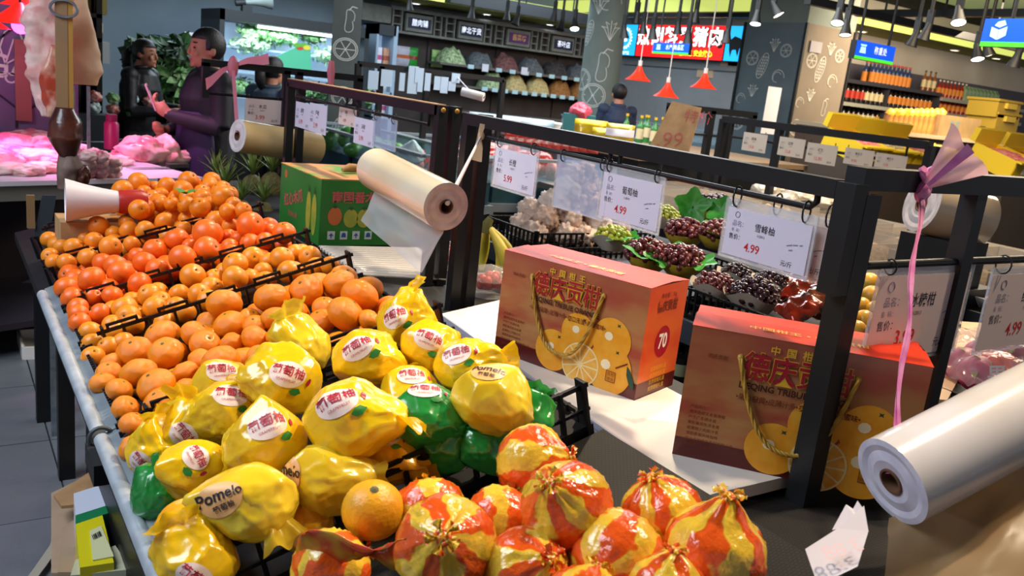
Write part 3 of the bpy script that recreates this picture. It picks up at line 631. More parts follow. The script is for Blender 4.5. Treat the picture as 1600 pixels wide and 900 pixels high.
# ------------------------------------------------------------------ fruit island: table, crates, rail
SL = .287; X0, Z0 = .27, .82; TH = math.atan(SL)
UX = Vector((math.cos(TH), 0, math.sin(TH))); UZ = Vector((-math.sin(TH), 0, math.cos(TH)))
def rim(px, py, h=0.0): return onplane(px, py, UZ, Vector((X0, 0, Z0)) + UZ * h)
def loc_s(s, y, h): return Vector((X0, 0, Z0)) + UX * s + Vector((0, y, 0)) + UZ * h
Y0, Y1 = .3, 3.75
def weave(name, col, col2, scale):
    m = mat(name, col, .7); nt = m.node_tree; b = nt.nodes['Principled BSDF']; N, L = nt.nodes.new, nt.links.new
    tc = N('ShaderNodeTexCoord'); mp = N('ShaderNodeMapping'); L(tc.outputs['Object'], mp.inputs[0]); mp.inputs['Scale'].default_value = (scale, scale, scale)
    ch = N('ShaderNodeTexBrick'); L(mp.outputs[0], ch.inputs['Vector']); ch.inputs['Scale'].default_value = 1; ch.inputs['Mortar Size'].default_value = .16; ch.offset = .5
    ch.inputs['Brick Width'].default_value = .9; ch.inputs['Row Height'].default_value = .6
    ch.inputs['Color1'].default_value = lin(col); ch.inputs['Color2'].default_value = lin(col); ch.inputs['Mortar'].default_value = lin(col2)
    L(ch.outputs['Color'], b.inputs['Base Color'])
    bp = N('ShaderNodeBump'); bp.inputs['Strength'].default_value = .8; bp.inputs['Distance'].default_value = .004; L(ch.outputs['Fac'], bp.inputs['Height']); L(bp.outputs[0], b.inputs['Normal'])
    return m
M_NET = weave('black_mesh_mat', '#211c18', '#060505', 130)
M_STRIP = mat('grey_rubber_strip', '#66727a', .5, 0, '#727e86', 14)
M_GALV = mat('galvanised_tube', '#c2ccd4', .34, .35, '#a9b4bd', 22)
M_TOPB = mat('black_board', '#141416', .7)
TB = thing('fruit_table', 'black steel fruit table with sloping front and galvanised rail', 'table', (.75, 1.9, 0))
p = [loc_s(-.05, 0, -.082), loc_s(.67, 0, -.082)]
MB().add([(p[0].x, Y0, p[0].z), (p[1].x, Y0, p[1].z), (p[1].x, Y1, p[1].z), (p[0].x, Y1, p[0].z), (p[0].x, Y0, p[0].z - .03), (p[1].x, Y0, p[1].z - .03), (p[1].x, Y1, p[1].z - .03), (p[0].x, Y1, p[0].z - .03)],
         [(0, 1, 2, 3), (7, 6, 5, 4), (0, 4, 5, 1), (1, 5, 6, 2), (2, 6, 7, 3), (3, 7, 4, 0)]).build('sloping_shelf', M_TOPB, TB)
MB().bb(.885, 1.42, Y0, 4.35, .84, .868).build('flat_shelf', M_TOPB, TB)
MB().bb(.892, 1.41, Y0 + .01, 2.2, .868, .8705).build('mesh_mat', M_NET, TB)
q4 = [loc_s(.0, Y0 + .01, -.062), loc_s(.668, Y0 + .01, -.062), loc_s(.668, rim(340, 890).y - .012, -.062), loc_s(.0, rim(340, 890).y - .012, -.062)]
MB().add(q4 + [q - UZ * .016 for q in q4], [(0, 1, 2, 3), (7, 6, 5, 4), (0, 4, 5, 1), (1, 5, 6, 2), (2, 6, 7, 3), (3, 7, 4, 0)]).build('mesh_mat', M_NET, TB)
# rail in two lengths with a joint sleeve
XR = .225
r0 = rim(136, 690).y
ZR = .80
xr = onz(230, 900, ZR).x + .012
yj = onz(137, 686, ZR).y
for ya, yb in ((Y0, yj - .012), (yj + .012, 2.56)):
    MB().cyl((xr, ya, ZR), (xr, yb, ZR), .0135, n=18).build('rail', M_GALV, TB, 40)
MB().bb(xr - .024, xr + .012, yj - .09, yj + .012, ZR - .05, ZR - .012).build('rail_bracket', M_TOPB, TB)
MB().tube([(xr + .019 * math.cos(a * .35), yj, ZR + .019 * math.sin(a * .35)) for a in range(18)], .004, 6, True).build('joint_ring', mat('dark_joint', '#3c4449', .5), TB, 60)
for ya, yb in ((Y0, yj), (yj + .004, 2.6)):
    MB().add([(xr + .009, ya, ZR + .006), (X0 - .004, ya, ZR + .018), (X0 - .004, yb, ZR + .018), (xr + .009, yb, ZR + .006), (xr + .005, ya, ZR - .03), (X0 + .002, ya, ZR - .03), (X0 + .002, yb, ZR - .03), (xr + .005, yb, ZR - .03)],
             [(0, 1, 2, 3), (7, 6, 5, 4), (0, 4, 5, 1), (1, 5, 6, 2), (2, 6, 7, 3), (3, 7, 4, 0)]).build('edge_strip', M_STRIP, TB)
b = onz(104, 745, 0)
for x, y in ((b.x, b.y), (b.x + .0, 1.2), (1.35, b.y), (1.35, 1.2), (b.x - .02, 3.6), (1.35, 4.2)):
    MB().bb(x - .025, x + .025, y - .025, y + .025, 0, .70).build('leg', BLACK, TB)
MB().bb(b.x - .02, b.x + .02, .4, 4.1, .66, .70).build('apron_rail', BLACK, TB)
MB().bb(b.x + .04, b.x + .06, 1.25, 2.9, .05, .62).build('side_panel', BLACK, TB)
p = onz(86, 680, 0); MB().bb(p.x - .012, p.x + .012, p.y - .012, p.y + .012, 0, .7).build('leg', STEEL, TB)

def lattice_wall(mb, P0, P1, up, hb, ht, loops=True, pitch=.058, t=.006, solid=.026):
    """lattice side between P0 and P1 (at rim level); bars from hb to ht along up"""
    d = (P1 - P0); n = max(2, round(d.length / pitch)); e = d.normalized()
    mb.bar(P0 + up * (ht - .004), P1 + up * (ht - .004), t, .008, up)
    mb.bar(P0 + up * ((hb + ht) / 2), P1 + up * ((hb + ht) / 2), t * .8, .006, up)
    mb.bar(P0 + up * (hb + .004), P1 + up * (hb + .004), t, .008, up)
    for i in range(n + 1):
        q = P0 + d * (i / n); w = solid if i in (0, n) else .010
        qq = q + e * (w / 2 if i == 0 else (-w / 2 if i == n else 0))
        mb.bar(qq + up * hb, qq + up * (ht + (.008 if i in (0, n) else 0)), t, w, e.cross(up))
        if loops and 0 < i < n and i % 2 == 1:
            a = q - e * pitch * .55; b2 = q + e * pitch * .55
            mb.bar(a + up * (ht + .009), b2 + up * (ht + .009), t, .006, up)
            for c in (a, b2): mb.bar(c + up * ht, c + up * (ht + .012), t, .007, e.cross(up))
def crate(y0, y1, lab, s1=.655, s0=.025, hi=.026, near=-.03):
    t = thing('fruit_crate', lab, 'crate', loc_s(.3, (y0 + y1) / 2, -.078))
    m = MB(); c = [loc_s(0, y0, -.078), loc_s(s1, y0, -.078), loc_s(s1, y1, -.078), loc_s(0, y1, -.078)]
    m.add(c + [q + UZ * .03 for q in c], [(3, 2, 1, 0), (4, 5, 6, 7), (0, 1, 5, 4), (1, 2, 6, 5), (2, 3, 7, 6), (3, 0, 4, 7)]); m.build('crate_base', PLASTIC, t)
    m = MB(); lattice_wall(m, loc_s(s0, y1 - .004, 0), loc_s(s1, y1 - .004, 0), UZ, -.07, hi); m.build('side_wall', PLASTIC, t)
    m = MB(); lattice_wall(m, loc_s(s0, y0 + .006, 0), loc_s(s1, y0 + .006, 0), UZ, -.07, near, near > 0); m.build('side_wall', PLASTIC, t)
    m = MB(); lattice_wall(m, loc_s(s1 - .004, y0 + .01, 0), loc_s(s1 - .004, y1 - .01, 0), UZ, -.07, -.035, False); m.build('back_wall', PLASTIC, t)
    m = MB(); a, b2 = loc_s(-.004, y0 + .004, 0), loc_s(-.004, y1 - .004, 0); lattice_wall(m, a, b2, UZ, -.07, .0, False)
    k = int((y1 - y0) / .014)
    for i in range(k):
        q = a.lerp(b2, (i + .5) / k); m.bar(q + UZ * -.004 - UX * .002, q + UZ * .009 - UX * .005, .006, .007, (0, 1, 0))
    m.build('front_wall', PLASTIC, t)
    return t
DV = [rim(340, 890).y, rim(204, 669).y, rim(145, 538).y, rim(130, 476).y, rim(80, 419).y]
crate(DV[0] - .004, DV[1], 'black lattice crate holding the yellow bagged grapefruit', near=.03)
crate(DV[1] + .004, DV[2], 'black lattice crate of wrinkled mandarins')
crate(DV[2] + .004, DV[3], 'black lattice crate of small pale oranges')
crate(DV[3] + .004, DV[4], 'black lattice crate of large deep orange oranges')
crate(DV[4] + .004, DV[4] + .44, 'black lattice crate of oranges next to the white megaphone')

# ------------------------------------------------------------------ oranges and mandarins
def citrus_mat(name, c1, c2, rough, bump, bscale):
    m = mat(name, c1, rough, 0, c2, 18, bump, bscale, rnd=c2, spec=.5, sss=.04, coat=.12)
    return m
CM = {'m': citrus_mat('far_mandarin_skin', '#ec8a10', '#e47c0c', .42, .10, 160), 'a': citrus_mat('orange_skin_light', '#ec7a16', '#ea8c1e', .42, .08, 170),
      'b': citrus_mat('orange_skin_deep', '#e65c0c', '#e4660f', .40, .08, 170), 'c': citrus_mat('pale_orange_skin', '#e58f12', '#dd8412', .42, .07, 170),
      'w': citrus_mat('wrinkled_mandarin_skin', '#f27e0a', '#ea8c12', .24, .3, 55)}
M_CALYX = mat('green_brown_calyx', '#5c5a2c', .8); M_LEAFG = mat('green_leaf', '#3f7d2c', .5, 0, '#57963a', 20)
def citrus_mesh(kind, var):
    bm = bmesh.new(); bmesh.ops.create_icosphere(bm, subdivisions=4, radius=1)
    for v in bm.verts:
        d = v.co.normalized(); r = 1 + .02 * noise.noise(d * 1.7 + Vector((var * 3.1, 0, 0)))
        pole = max(0, d.z)
        r -= .10 * max(0, (pole - .93) / .07) ** 2
        z = .93 if kind != 'w' else .82
        if kind in 'wm':
            r += (.022 if kind == 'w' else .010) * noise.noise(d * 4.5 + Vector((var * 5, 1, 0))) + .03 * noise.noise(d * 2.2 + Vector((0, var * 7, 3)))
            if var == 3: r += .22 * max(0, (d.z - .75) / .25) ** 1.5
        v.co = Vector((d.x * r, d.y * r, d.z * r * z))
    me = bpy.data.meshes.new('citrus'); bm.to_mesh(me); bm.free()
    me.materials.append(CM[kind]); me.polygons.foreach_set('use_smooth', [True] * len(me.polygons))
    return me
def calyx_mesh():
    m = MB(); m.lathe([(.0001, .93), (.05, .925), (.07, .90), (.09, .88)], 8)
    for k in range(5):
        a = k * 1.2566; m.add([(.04 * math.cos(a - .4), .04 * math.sin(a - .4), .925), (.15 * math.cos(a), .15 * math.sin(a), .905), (.04 * math.cos(a + .4), .04 * math.sin(a + .4), .925)], [(0, 1, 2)])
    return m.mesh('calyx', M_CALYX)
CIT = {(k, v): citrus_mesh(k, v) for k in 'mabcw' for v in range(4)}
CAL = calyx_mesh()
FLAB = {'m': ('mandarin', 'yellow orange mandarin in the heap at the butcher end', 'mandarin', 'heap of mandarins at the butcher end'),
        'a': ('orange', 'orange in the crate next to the white megaphone', 'orange', 'oranges beside the megaphone'),
        'b': ('orange', 'large deep orange fruit in the crate beyond the small pale oranges', 'orange', 'large deep oranges'),
        'c': ('orange', 'small pale orange in the crate between deep oranges and wrinkled mandarins', 'orange', 'small pale oranges'),
        'w': ('mandarin', 'big glossy wrinkled mandarin in the crate beside the yellow bags', 'mandarin', 'wrinkled mandarins')}
rg = random.Random(11)
BND = {'w': (DV[1] + .05, DV[2] - .045), 'c': (DV[2] + .045, DV[3] - .04), 'b': (DV[3] + .045, DV[4] - .045), 'a': (DV[4] + .045, DV[4] + .40), 'm': (DV[4] + .12, DV[4] + .46)}
for k, (ya_, yb_) in BND.items():      # fruit filling the gaps between and below the top ones
    R_ = {'w': .036, 'c': .030, 'b': .033, 'a': .031, 'm': .031}[k]
    for hh in ((-.014, -.03) if k != 'm' else (.05, .03, .0)):
        for _ in range(700):
            q = loc_s(rg.uniform(.035 if k != 'm' else .25, .61), rg.uniform(ya_, yb_), hh + rg.uniform(-.006, .006)); r_ = R_ * rg.uniform(.9, 1.08)
            if all((Vector(f[:3]) - q).length > .9 * (f[3] + r_) for l in FRUIT.values() for f in l): FRUIT[k].append((q.x, q.y, q.z, r_))
for k, lst in FRUIT.items():
    for i, (x, y, z, r) in enumerate(lst):
        nm, lab, cat, grp = FLAB[k]
        o = bpy.data.objects.new(nm, CIT[(k, i % (4 if i % 7 == 3 else 3))]); COL.objects.link(o); o.location = (x, y, z); o.scale = (r,) * 3
        o.rotation_euler = (rg.uniform(-1.1, 1.1), rg.uniform(-1.1, 1.1), rg.uniform(0, 6.28))
        if k == 'w': o.rotation_euler = (rg.uniform(-.6, .6), rg.uniform(-.7, .4), rg.uniform(0, 6.28))
        if k in 'wm' and o.data == CIT[(k, 3)]: lab = lab.replace('mandarin ', 'mandarin with raised neck ', 1)
        tag(o, lab, cat, grp)
        c = bpy.data.objects.new('calyx', CAL if k != 'w' else CAL); COL.objects.link(c); c.parent = o
        if k == 'w': c.scale = (1.1, 1.1, .86)
# the leaf on one mandarin
p = onplane(290, 303, UZ, loc_s(0, 0, .12)); m = MB()
for a in (.3, 2.2, 4.1): m.grid(lambda u, v, a=a: p + Vector((math.cos(a) * v * .05 - math.sin(a) * (u - .5) * .028 * math.sin(math.pi * min(1, v + .08)), math.sin(a) * v * .05 + math.cos(a) * (u - .5) * .028 * math.sin(math.pi * min(1, v + .08)), .012 * math.sin(v * 2.4))), 4, 6)
m.build('mandarin_leaf', M_LEAFG, None, 60, ('small green leaves lying on the heap of mandarins', 'leaf'))

# ------------------------------------------------------------------ bagged grapefruit
def film(name, c1, c2, rough=.22, nscale=9):
    m = mat(name, c1, rough, 0, c2, nscale, .25, 22, spec=.6, coat=.4, sss=.10)
    return m
M_YB = film('yellow_plastic_bag', '#eab70c', '#f0c81c'); M_YB2 = film('lemon_plastic_bag', '#dcb412', '#e8cf3a'); M_GB = film('green_plastic_bag', '#17702c', '#2f9a44'); M_OB = film('amber_plastic_bag', '#e8a012', '#efb828')
FLAPM = {m_.name: mat(m_.name + '_flap', c_, .25, spec=.6, alpha=.93, thru=.45) for m_, c_ in ((M_YB, '#f0c418'), (M_YB2, '#e8cc38'), (M_GB, '#2a8a3c'), (M_OB, '#eeb028'))}
M_PRW = mat('white_print', '#ecd9d2', .35); M_PRR = mat('crimson_print', '#b3203c', .4); M_PRG = mat('leaf_print', '#2f8038', .4); M_PRK = mat('black_print', '#23202c', .4); M_PRO = mat('peach_print', '#e8b070', .4)
VIEW_R = ROT @ Vector((1, 0, 0)); VIEW_U = ROT @ Vector((0, 1, 0)); VIEW_F = ROT @ Vector((0, 0, -1))
def dirpx(c, dx, dy, out):
    """direction in the room given as right / up / towards the aisle components"""
    return (VIEW_R * dx - VIEW_U * dy - (c - CAM).normalized() * out).normalized()
def sstep(a, b, x): x = max(0, min(1, (x - a) / (b - a))); return x * x * (3 - 2 * x)
def bag_mesh(R, T, seed, tail=1.0, crump=1.0, squash=.9):
    bm = bmesh.new(); bmesh.ops.create_icosphere(bm, subdivisions=5, radius=1)
    T = T.normalized(); N2 = T.orthogonal().normalized(); N2 = (N2 * math.cos(seed) + T.cross(N2) * math.sin(seed)).normalized(); B = T.cross(N2)
    s = Vector((seed * 3.7, seed * 1.3, -seed * 2.1)); rq = random.Random(int(seed * 100))
    def pl(n, a, b): return [(Vector((rq.gauss(0, 1), rq.gauss(0, 1), rq.gauss(0, 1))).normalized(), rq.uniform(a, b)) for _ in range(n)]
    planes = pl(26, .93, 1.06); planes2 = pl(90, .95, 1.08)
    for v in bm.verts:
        d = v.co.normalized()
        rid = 1 - abs(noise.noise(d * 2.3 + s)) * 2; rid2 = 1 - abs(noise.noise(d * 4.7 + s * 2)) * 2
        k = sstep(.45, 1, d.dot(T))
        am = crump * (.35 + .65 * sstep(-.5, .7, d.dot(T)))
        fac = min(h_ / max(.05, d.dot(n_)) for n_, h_ in planes); fac2 = min(h_ / max(.05, d.dot(n_)) for n_, h_ in planes2)
        phi = math.atan2(d.dot(B), d.dot(N2)); am += 0; r = .55 * fac + .45 + .07 * abs(math.cos(phi * 4.5 + seed + 1.5 * noise.noise(d * 3 + s))) ** 14 * sstep(-.3, .75, d.dot(T)) * math.sqrt(max(0, 1 - d.dot(T) ** 2)) * crump + am * (.5 * (fac2 - 1) + .035 * max(0, rid) ** 3 + .02 * max(0, rid2) ** 3)
        p = d * r; p.z *= squash
        if tail:
            k2 = k * tail
            k2 *= .55; p += T * (.75 * k2 * k)
            p -= N2 * (p.dot(N2) * .72 * min(1, k2)); p += B * (p.dot(B) * .9 * k2)
            p += N2 * (.16 * k2 * math.sin(p.dot(B) * 7 + seed * 5) + .12 * k2 * noise.noise(d * 5 + s)) + T * (.12 * k2 * noise.noise(d * 6 - s))
        v.co = p * R
    me = bpy.data.meshes.new('bag'); bm.to_mesh(me)
    bvh = BVHTree.FromBMesh(bm); bm.free()
    me.polygons.foreach_set('use_smooth', [True] * len(me.polygons))
    return me, bvh
def project(bvh, n, up, R, pts, off):
    n = n.normalized(); ux = up.cross(n).normalized(); uy = n.cross(ux); out = []
    for x, y in pts:
        d = (n * R + ux * x + uy * y).normalized(); h = bvh.ray_cast(d * R * 3, -d)
        out.append((h[0] if h[0] is not None else d * R) + d * off)
    return out
def patch(name, bvh, n, up, R, outline, m, parent, off=.0012, rings=4):
    cx = sum(p[0] for p in outline) / len(outline); cy = sum(p[1] for p in outline) / len(outline); k = len(outline); pts = [(cx, cy)]
    for r in range(1, rings + 1): pts += [(cx + (p[0] - cx) * r / rings, cy + (p[1] - cy) * r / rings) for p in outline]
    v = project(bvh, n, up, R, pts, off); f = [(0, 1 + j, 1 + (j + 1) % k) for j in range(k)]
    for r in range(rings - 1):
        a, b = 1 + r * k, 1 + (r + 1) * k; f += [(a + j, b + j, b + (j + 1) % k, a + (j + 1) % k) for j in range(k)]
    me = bpy.data.meshes.new(name); me.from_pydata([tuple(q) for q in v], [], f); me.materials.append(m); me.polygons.foreach_set('use_smooth', [True] * len(f))
    o = bpy.data.objects.new(name, me); COL.objects.link(o); o.parent = parent; return o
def print_text(bvh, n, up, R, s, size, ofs, m, parent, bold=.012, off=.0022, sx=1):
    tv, tf = text_mesh(s, bold); v = project(bvh, n, up, R, [(p.x * size * sx + ofs[0], p.y * size + ofs[1]) for p in tv], off)
    me = bpy.data.meshes.new('lettering'); me.from_pydata([tuple(q) for q in v], [], tf); me.materials.append(m)
    o = bpy.data.objects.new('lettering', me); COL.objects.link(o); o.parent = parent; return o
def bagged(px, py, rpx, h, m, lab, lb=None, tl=None, style='cn', tail=1.0, crump=1.0, seed=0, group='yellow bagged grapefruit', rot=0):
    c = rim(px, py, h); R = rpx * (c - CAM).length / F * .93
    T = dirpx(c, *tl) if tl else Vector((0, 0, 1))
    me, bvh = bag_mesh(R, T, seed, tail, crump)
    o = bpy.data.objects.new('bagged_grapefruit', me); COL.objects.link(o); o.location = c; me.materials.append(m); tag(o, lab, 'grapefruit', group)
    if tl and tail > .3:      # loose gathered end of the bag, a thin fan
        rf = random.Random(int(seed * 77)); N2 = T.orthogonal().normalized(); N2 = (N2 * math.cos(seed) + T.cross(N2) * math.sin(seed)).normalized(); Bx = T.cross(N2); f = MB(); L_ = R * (.45 + .55 * tail); st_ = R * (.80 + .25 * tail)
        def flap(u, v):
            w_ = R * (.42 + .55 * v) * (u - .5) * 2 * (.6 + .4 * tail); return T * (st_ + L_ * v * (1 - .25 * abs(u - .5) * 2 + .18 * noise.noise(Vector((u * 7, seed, 0))))) + Bx * w_ + N2 * (R * (.10 * math.sin(u * 13 + seed) * (.4 + v) + .10 * noise.noise(Vector((u * 5, v * 4, seed))) - .22 * v * v)) - Vector((0, 0, R * .12 * v * v))
        f.grid(flap, 22, 8); fo = bpy.data.objects.new('bag_flap', f.mesh('bag_flap', FLAPM[m.name], 40)); COL.objects.link(fo); fo.parent = o
    if lb:
        n = dirpx(c, *lb); up = VIEW_U * math.cos(rot) + VIEW_R * math.sin(rot)
        if style == 'cn':
            patch('printed_label', bvh, n, up, R, disc_pts(R * .58, R * .42, 26), M_PRW, o)
            print_text(bvh, n, up, R, '葡萄柚', R * .34, (0, R * .06), M_PRR, o); print_text(bvh, n, up, R, 'GRAPEFRUIT', R * .1, (0, -R * .2), M_PRR, o, .0)
            patch('printed_leaf', bvh, n, up, R, [(R * (.2 + .3 * t), R * (-.5 + w)) for t, w in ((0, 0), (.4, .12), (1, .16), (1.6, 0), (1, -.14), (.4, -.12))], M_PRG, o, .0018, 2)
            patch('printed_seal', bvh, n, up, R, disc_pts(R * .09, R * .14, 14, cx=R * .78, cy=-R * .05), M_PRR, o, .0016, 2)
        elif style == 'en':
            patch('printed_label', bvh, n, up, R, disc_pts(R * .55, R * .45, 26), M_PRO, o)
            print_text(bvh, n, up, R, 'Pomelo', R * .36, (0, R * .08), M_PRK, o, .02); print_text(bvh, n, up, R, '葡萄柚', R * .18, (0, -R * .22), M_PRK, o)
    return o
bg = 'yellow plastic bagged grapefruit '
bagged(471, 546, 46, .06, M_YB2, bg + 'with open bag flap standing up beside mandarins', None, (-.3, -.9, .2), tail=.9, seed=1.2)
_b = rim(462, 540, .10)
bagged(442, 596, 56, .09, M_YB, bg + 'with round white label on the heap', (.15, -.25, 1), (-1, -.2, 0), seed=2.1, tail=.5, rot=.35)
bagged(574, 559, 52, .07, M_YB, bg + 'whose label faces the mandarins', (-.35, -.35, 1), (.9, .4, 0), seed=3.3, tail=.5, rot=-.5)
bagged(545, 658, 70, .10, M_YB, bg + 'with red seal on the front of the heap', (-.35, -.55, 1), (1, -.1, .1), seed=.4, tail=.75, rot=-.45)
bagged(358, 640, 51, .06, M_YB, bg + 'with label tilted up next to mandarins', (.1, -.6, 1), (-.8, .5, .1), seed=4.4, tail=.6, rot=.1)
bagged(343, 600, 42, .03, M_YB, bg + 'wedged against the mandarin crate', (.1, -.6, 1), (.9, .2, .1), seed=5.5, tail=.4)
bagged(292, 676, 43, .03, M_YB, bg + 'with label turned to the rail', (-.1, .1, 1), (-.1, -1, 0), seed=6.1, tail=.9, rot=.9)
bagged(244, 704, 42, .02, M_YB, bg + 'standing by the crate corner post', (-.5, .45, 1), (0, -1, .1), seed=7.7, tail=.8, rot=.8)
bagged(420, 691, 60, .08, M_YB, bg + 'with label and green leaf print in the middle', (-.05, -.55, 1), (-.9, .5, .1), seed=8.2, tail=.6, rot=-.3)
bagged(310, 731, 47, .05, M_YB, bg + 'with slanted label above the green bag', (-.1, -.5, 1), (-.2, 1, .2), seed=9.9, tail=.7, rot=.9)
bagged(391, 785, 63, .07, M_YB2, bg + 'with English lettering on a peach label', (-.7, -.1, 1), (.7, .5, .5), 'en', seed=10.3, tail=.35, rot=-.5, crump=.7)
bagged(508, 746, 58, .05, M_YB2, bg + 'tied loosely beside the striped bags', (-.9, -.1, .6), (.9, .2, .2), 'en', seed=11.8, tail=.7)
bagged(603, 717, 44, .02, M_OB, bg + 'crumpled low against the crate wall', (.0, -.9, .5), (.9, .3, .3), seed=12.6, tail=1.1)
bagged(669, 541, 46, .06, M_YB, bg + 'with label on top near the gift box', (0, -.3, 1), (.9, .5, 0), seed=13.1, tail=.5, rot=.4)
bagged(636, 499, 43, .05, M_YB, bg + 'at the back of the crate with peaked flap', (-.5, -.1, 1), (.2, -1, 0), seed=14.7, tail=.8, rot=-.4)
bagged(727, 574, 49, .06, M_YB, bg + 'with flap pointing at the gift box', (-.4, -.6, 1), (1, -.1, 0), seed=15.2, tail=.9, rot=-.3)
bagged(768, 621, 61, .09, M_YB2, bg + 'with orange label on top of the green bags', (-.1, -.9, .6), (.5, .8, .1), 'en', seed=16.6, tail=.25, rot=.1, crump=.8)
bagged(640, 612, 47, .04, M_YB, bg + 'half hidden between its neighbours', (.1, -.7, .8), (.3, .9, .2), seed=17.3, tail=.5)
bagged(300, 824, 48, .03, M_OB, bg + 'with peach label close to the rail', (-.3, .0, 1), (.9, .2, 0), 'en', seed=18.9, tail=.3, rot=1.0)
bagged(310, 880, 54, .03, M_YB, bg + 'in the crate corner by the rail', (-.1, .4, 1), (-.5, -.9, .2), seed=19.4, tail=.7, rot=.7)
bagged(474, 818, 44, .0, M_OB, bg + 'sunk deep beside the crate wall', None, (.2, .9, .3), seed=20.4, tail=.3)
gg = 'green bagged grapefruit'
bagged(253, 775, 43, .01, M_GB, 'dark green plastic bagged grapefruit by the rail', None, (-.2, -.7, .2), seed=21.1, group=gg, tail=.5)
bagged(664, 652, 56, .06, M_GB, 'bright green plastic bagged grapefruit on the heap', (-.0, -1, .4), (1, .4, .1), 'cn', seed=22.5, group=gg, tail=.7)
bagged(690, 700, 50, .01, M_GB, 'dark green bagged grapefruit low behind the crate wall', None, (.5, -.5, .2), seed=23.5, group=gg, tail=.4)
bagged(757, 697, 45, .01, M_GB, 'green bagged grapefruit seen through the crate lattice', None, (-.5, -.5, .2), seed=24.2, group=gg, tail=.4)
bagged(825, 655, 42, .015, M_GB, 'green bagged grapefruit with peach label in the crate corner', (-.3, -.1, 1), (.3, -1, 0), 'en', seed=25.2, group=gg, tail=.6, rot=.8)

# ------------------------------------------------------------------ striped bags
def striped_mat():
    m = bpy.data.materials.new('red_yellow_striped_bag'); m.use_nodes = True; nt = m.node_tree; b = nt.nodes['Principled BSDF']; N, L = nt.nodes.new, nt.links.new
    tc = N('ShaderNodeTexCoord'); sp = N('ShaderNodeSeparateXYZ'); L(tc.outputs['Object'], sp.inputs[0])
    at2 = N('ShaderNodeMath'); at2.operation = 'ARCTAN2'; L(sp.outputs[1], at2.inputs[0]); L(sp.outputs[0], at2.inputs[1])
    nz = N('ShaderNodeTexNoise'); nz.inputs['Scale'].default_value = 1.3; L(tc.outputs['Object'], nz.inputs['Vector'])
    oi = N('ShaderNodeObjectInfo')
    def mth(op, a, bb):
        n = N('ShaderNodeMath'); n.operation = op
        for i, q in enumerate((a, bb)):
            if isinstance(q, (int, float)): n.inputs[i].default_value = q
            else: L(q, n.inputs[i])
        return n.outputs[0]
    tw = mth('MULTIPLY', sp.outputs[2], .55)
    ph = mth('ADD', mth('ADD', mth('MULTIPLY', at2.outputs[0], 5), mth('MULTIPLY', nz.outputs['Fac'], 7)), mth('ADD', mth('MULTIPLY', tw, 2), mth('MULTIPLY', oi.outputs['Random'], 6)))
    sn = mth('ADD', mth('MULTIPLY', mth('SINE', ph, 0), .5), .5)
    rp = N('ShaderNodeValToRGB'); L(sn, rp.inputs[0]); e = rp.color_ramp.elements
    e[0].position = .40; e[0].color = lin('#e2581a'); e[1].position = .60; e[1].color = lin('#e8be3c')
    k = rp.color_ramp.elements.new(.5); k.color = lin('#e06a1c')
    L(rp.outputs[0], b.inputs['Base Color']); b.inputs['Roughness'].default_value = .18; b.inputs['Coat Weight'].default_value = .5; b.inputs['Coat Roughness'].default_value = .1
    b.inputs['Subsurface Weight'].default_value = .1; b.inputs['Subsurface Scale'].default_value = .02
    n2 = N('ShaderNodeTexNoise'); n2.inputs['Scale'].default_value = 3; n2.inputs['Detail'].default_value = 3; L(tc.outputs['Object'], n2.inputs['Vector'])
    bp = N('ShaderNodeBump'); bp.inputs['Strength'].default_value = .16; bp.inputs['Distance'].default_value = .05; L(n2.outputs['Fac'], bp.inputs['Height']); L(bp.outputs[0], b.inputs['Normal'])
    return m
M_STR = striped_mat()
def striped_mesh(var, neck):
    """unit bag, gathered at +z into a knot"""
    m = MB(); nu, nv = 56, 34; sd = Vector((var * 4.1, var * 2.2, 0))
    def fn(u, v):
        th = math.pi * v; ph = 2 * math.pi * u; d = Vector((math.sin(th) * math.cos(ph), math.sin(th) * math.sin(ph), math.cos(th)))
        k = sstep(.55, 1, d.z)
        pl = math.cos(ph * 9 + 2 * noise.noise(d * 2 + sd)) * .5 + math.cos(ph * 17 + var) * .5
        r = 1 + .03 * noise.noise(d * 1.6 + sd) + .05 * pl * sstep(.1, .95, d.z) * math.sin(th) + .045 * max(0, 1 - abs(noise.noise(d * 2.6 + sd)) * 2.4) ** 2 + .02 * max(0, 1 - abs(noise.noise(d * 6 + sd)) * 2.4) ** 2
        x = d * r; x.z *= .94
        x.z += neck * k * k * .45
        s = 1 - .35 * k * (1 if neck > .3 else .6)
        return (x.x * s, x.y * s, x.z)
    m.grid(fn, nu, nv, closed_u=True)
    me = m.mesh('striped_bag', M_STR, 180)
    kn = MB(); zt = .94 + neck * .45
    kn.ball((0, 0, zt + .02), (.15, .13, .11), 10, 7); kn.tube([(.13 * math.cos(a * .55), .13 * math.sin(a * .55), zt + .02 + .05 * math.sin(a * 1.1)) for a in range(12)], .055, 7)
    for k in range(5):
        a = k * 1.25 + var; kn.grid(lambda u, v, a=a: (math.cos(a + (u - .5) * .9 * v) * (.08 + .26 * v), math.sin(a + (u - .5) * .9 * v) * (.08 + .26 * v), zt + .05 + .18 * v - .1 * v * v + .05 * math.sin(u * 9 + v * 4)), 5, 4)
    return me, kn.mesh('knot', M_STR, 60)
SM = [striped_mesh(v, nk) for v, nk in ((0, .1), (1, .55), (2, .25))]
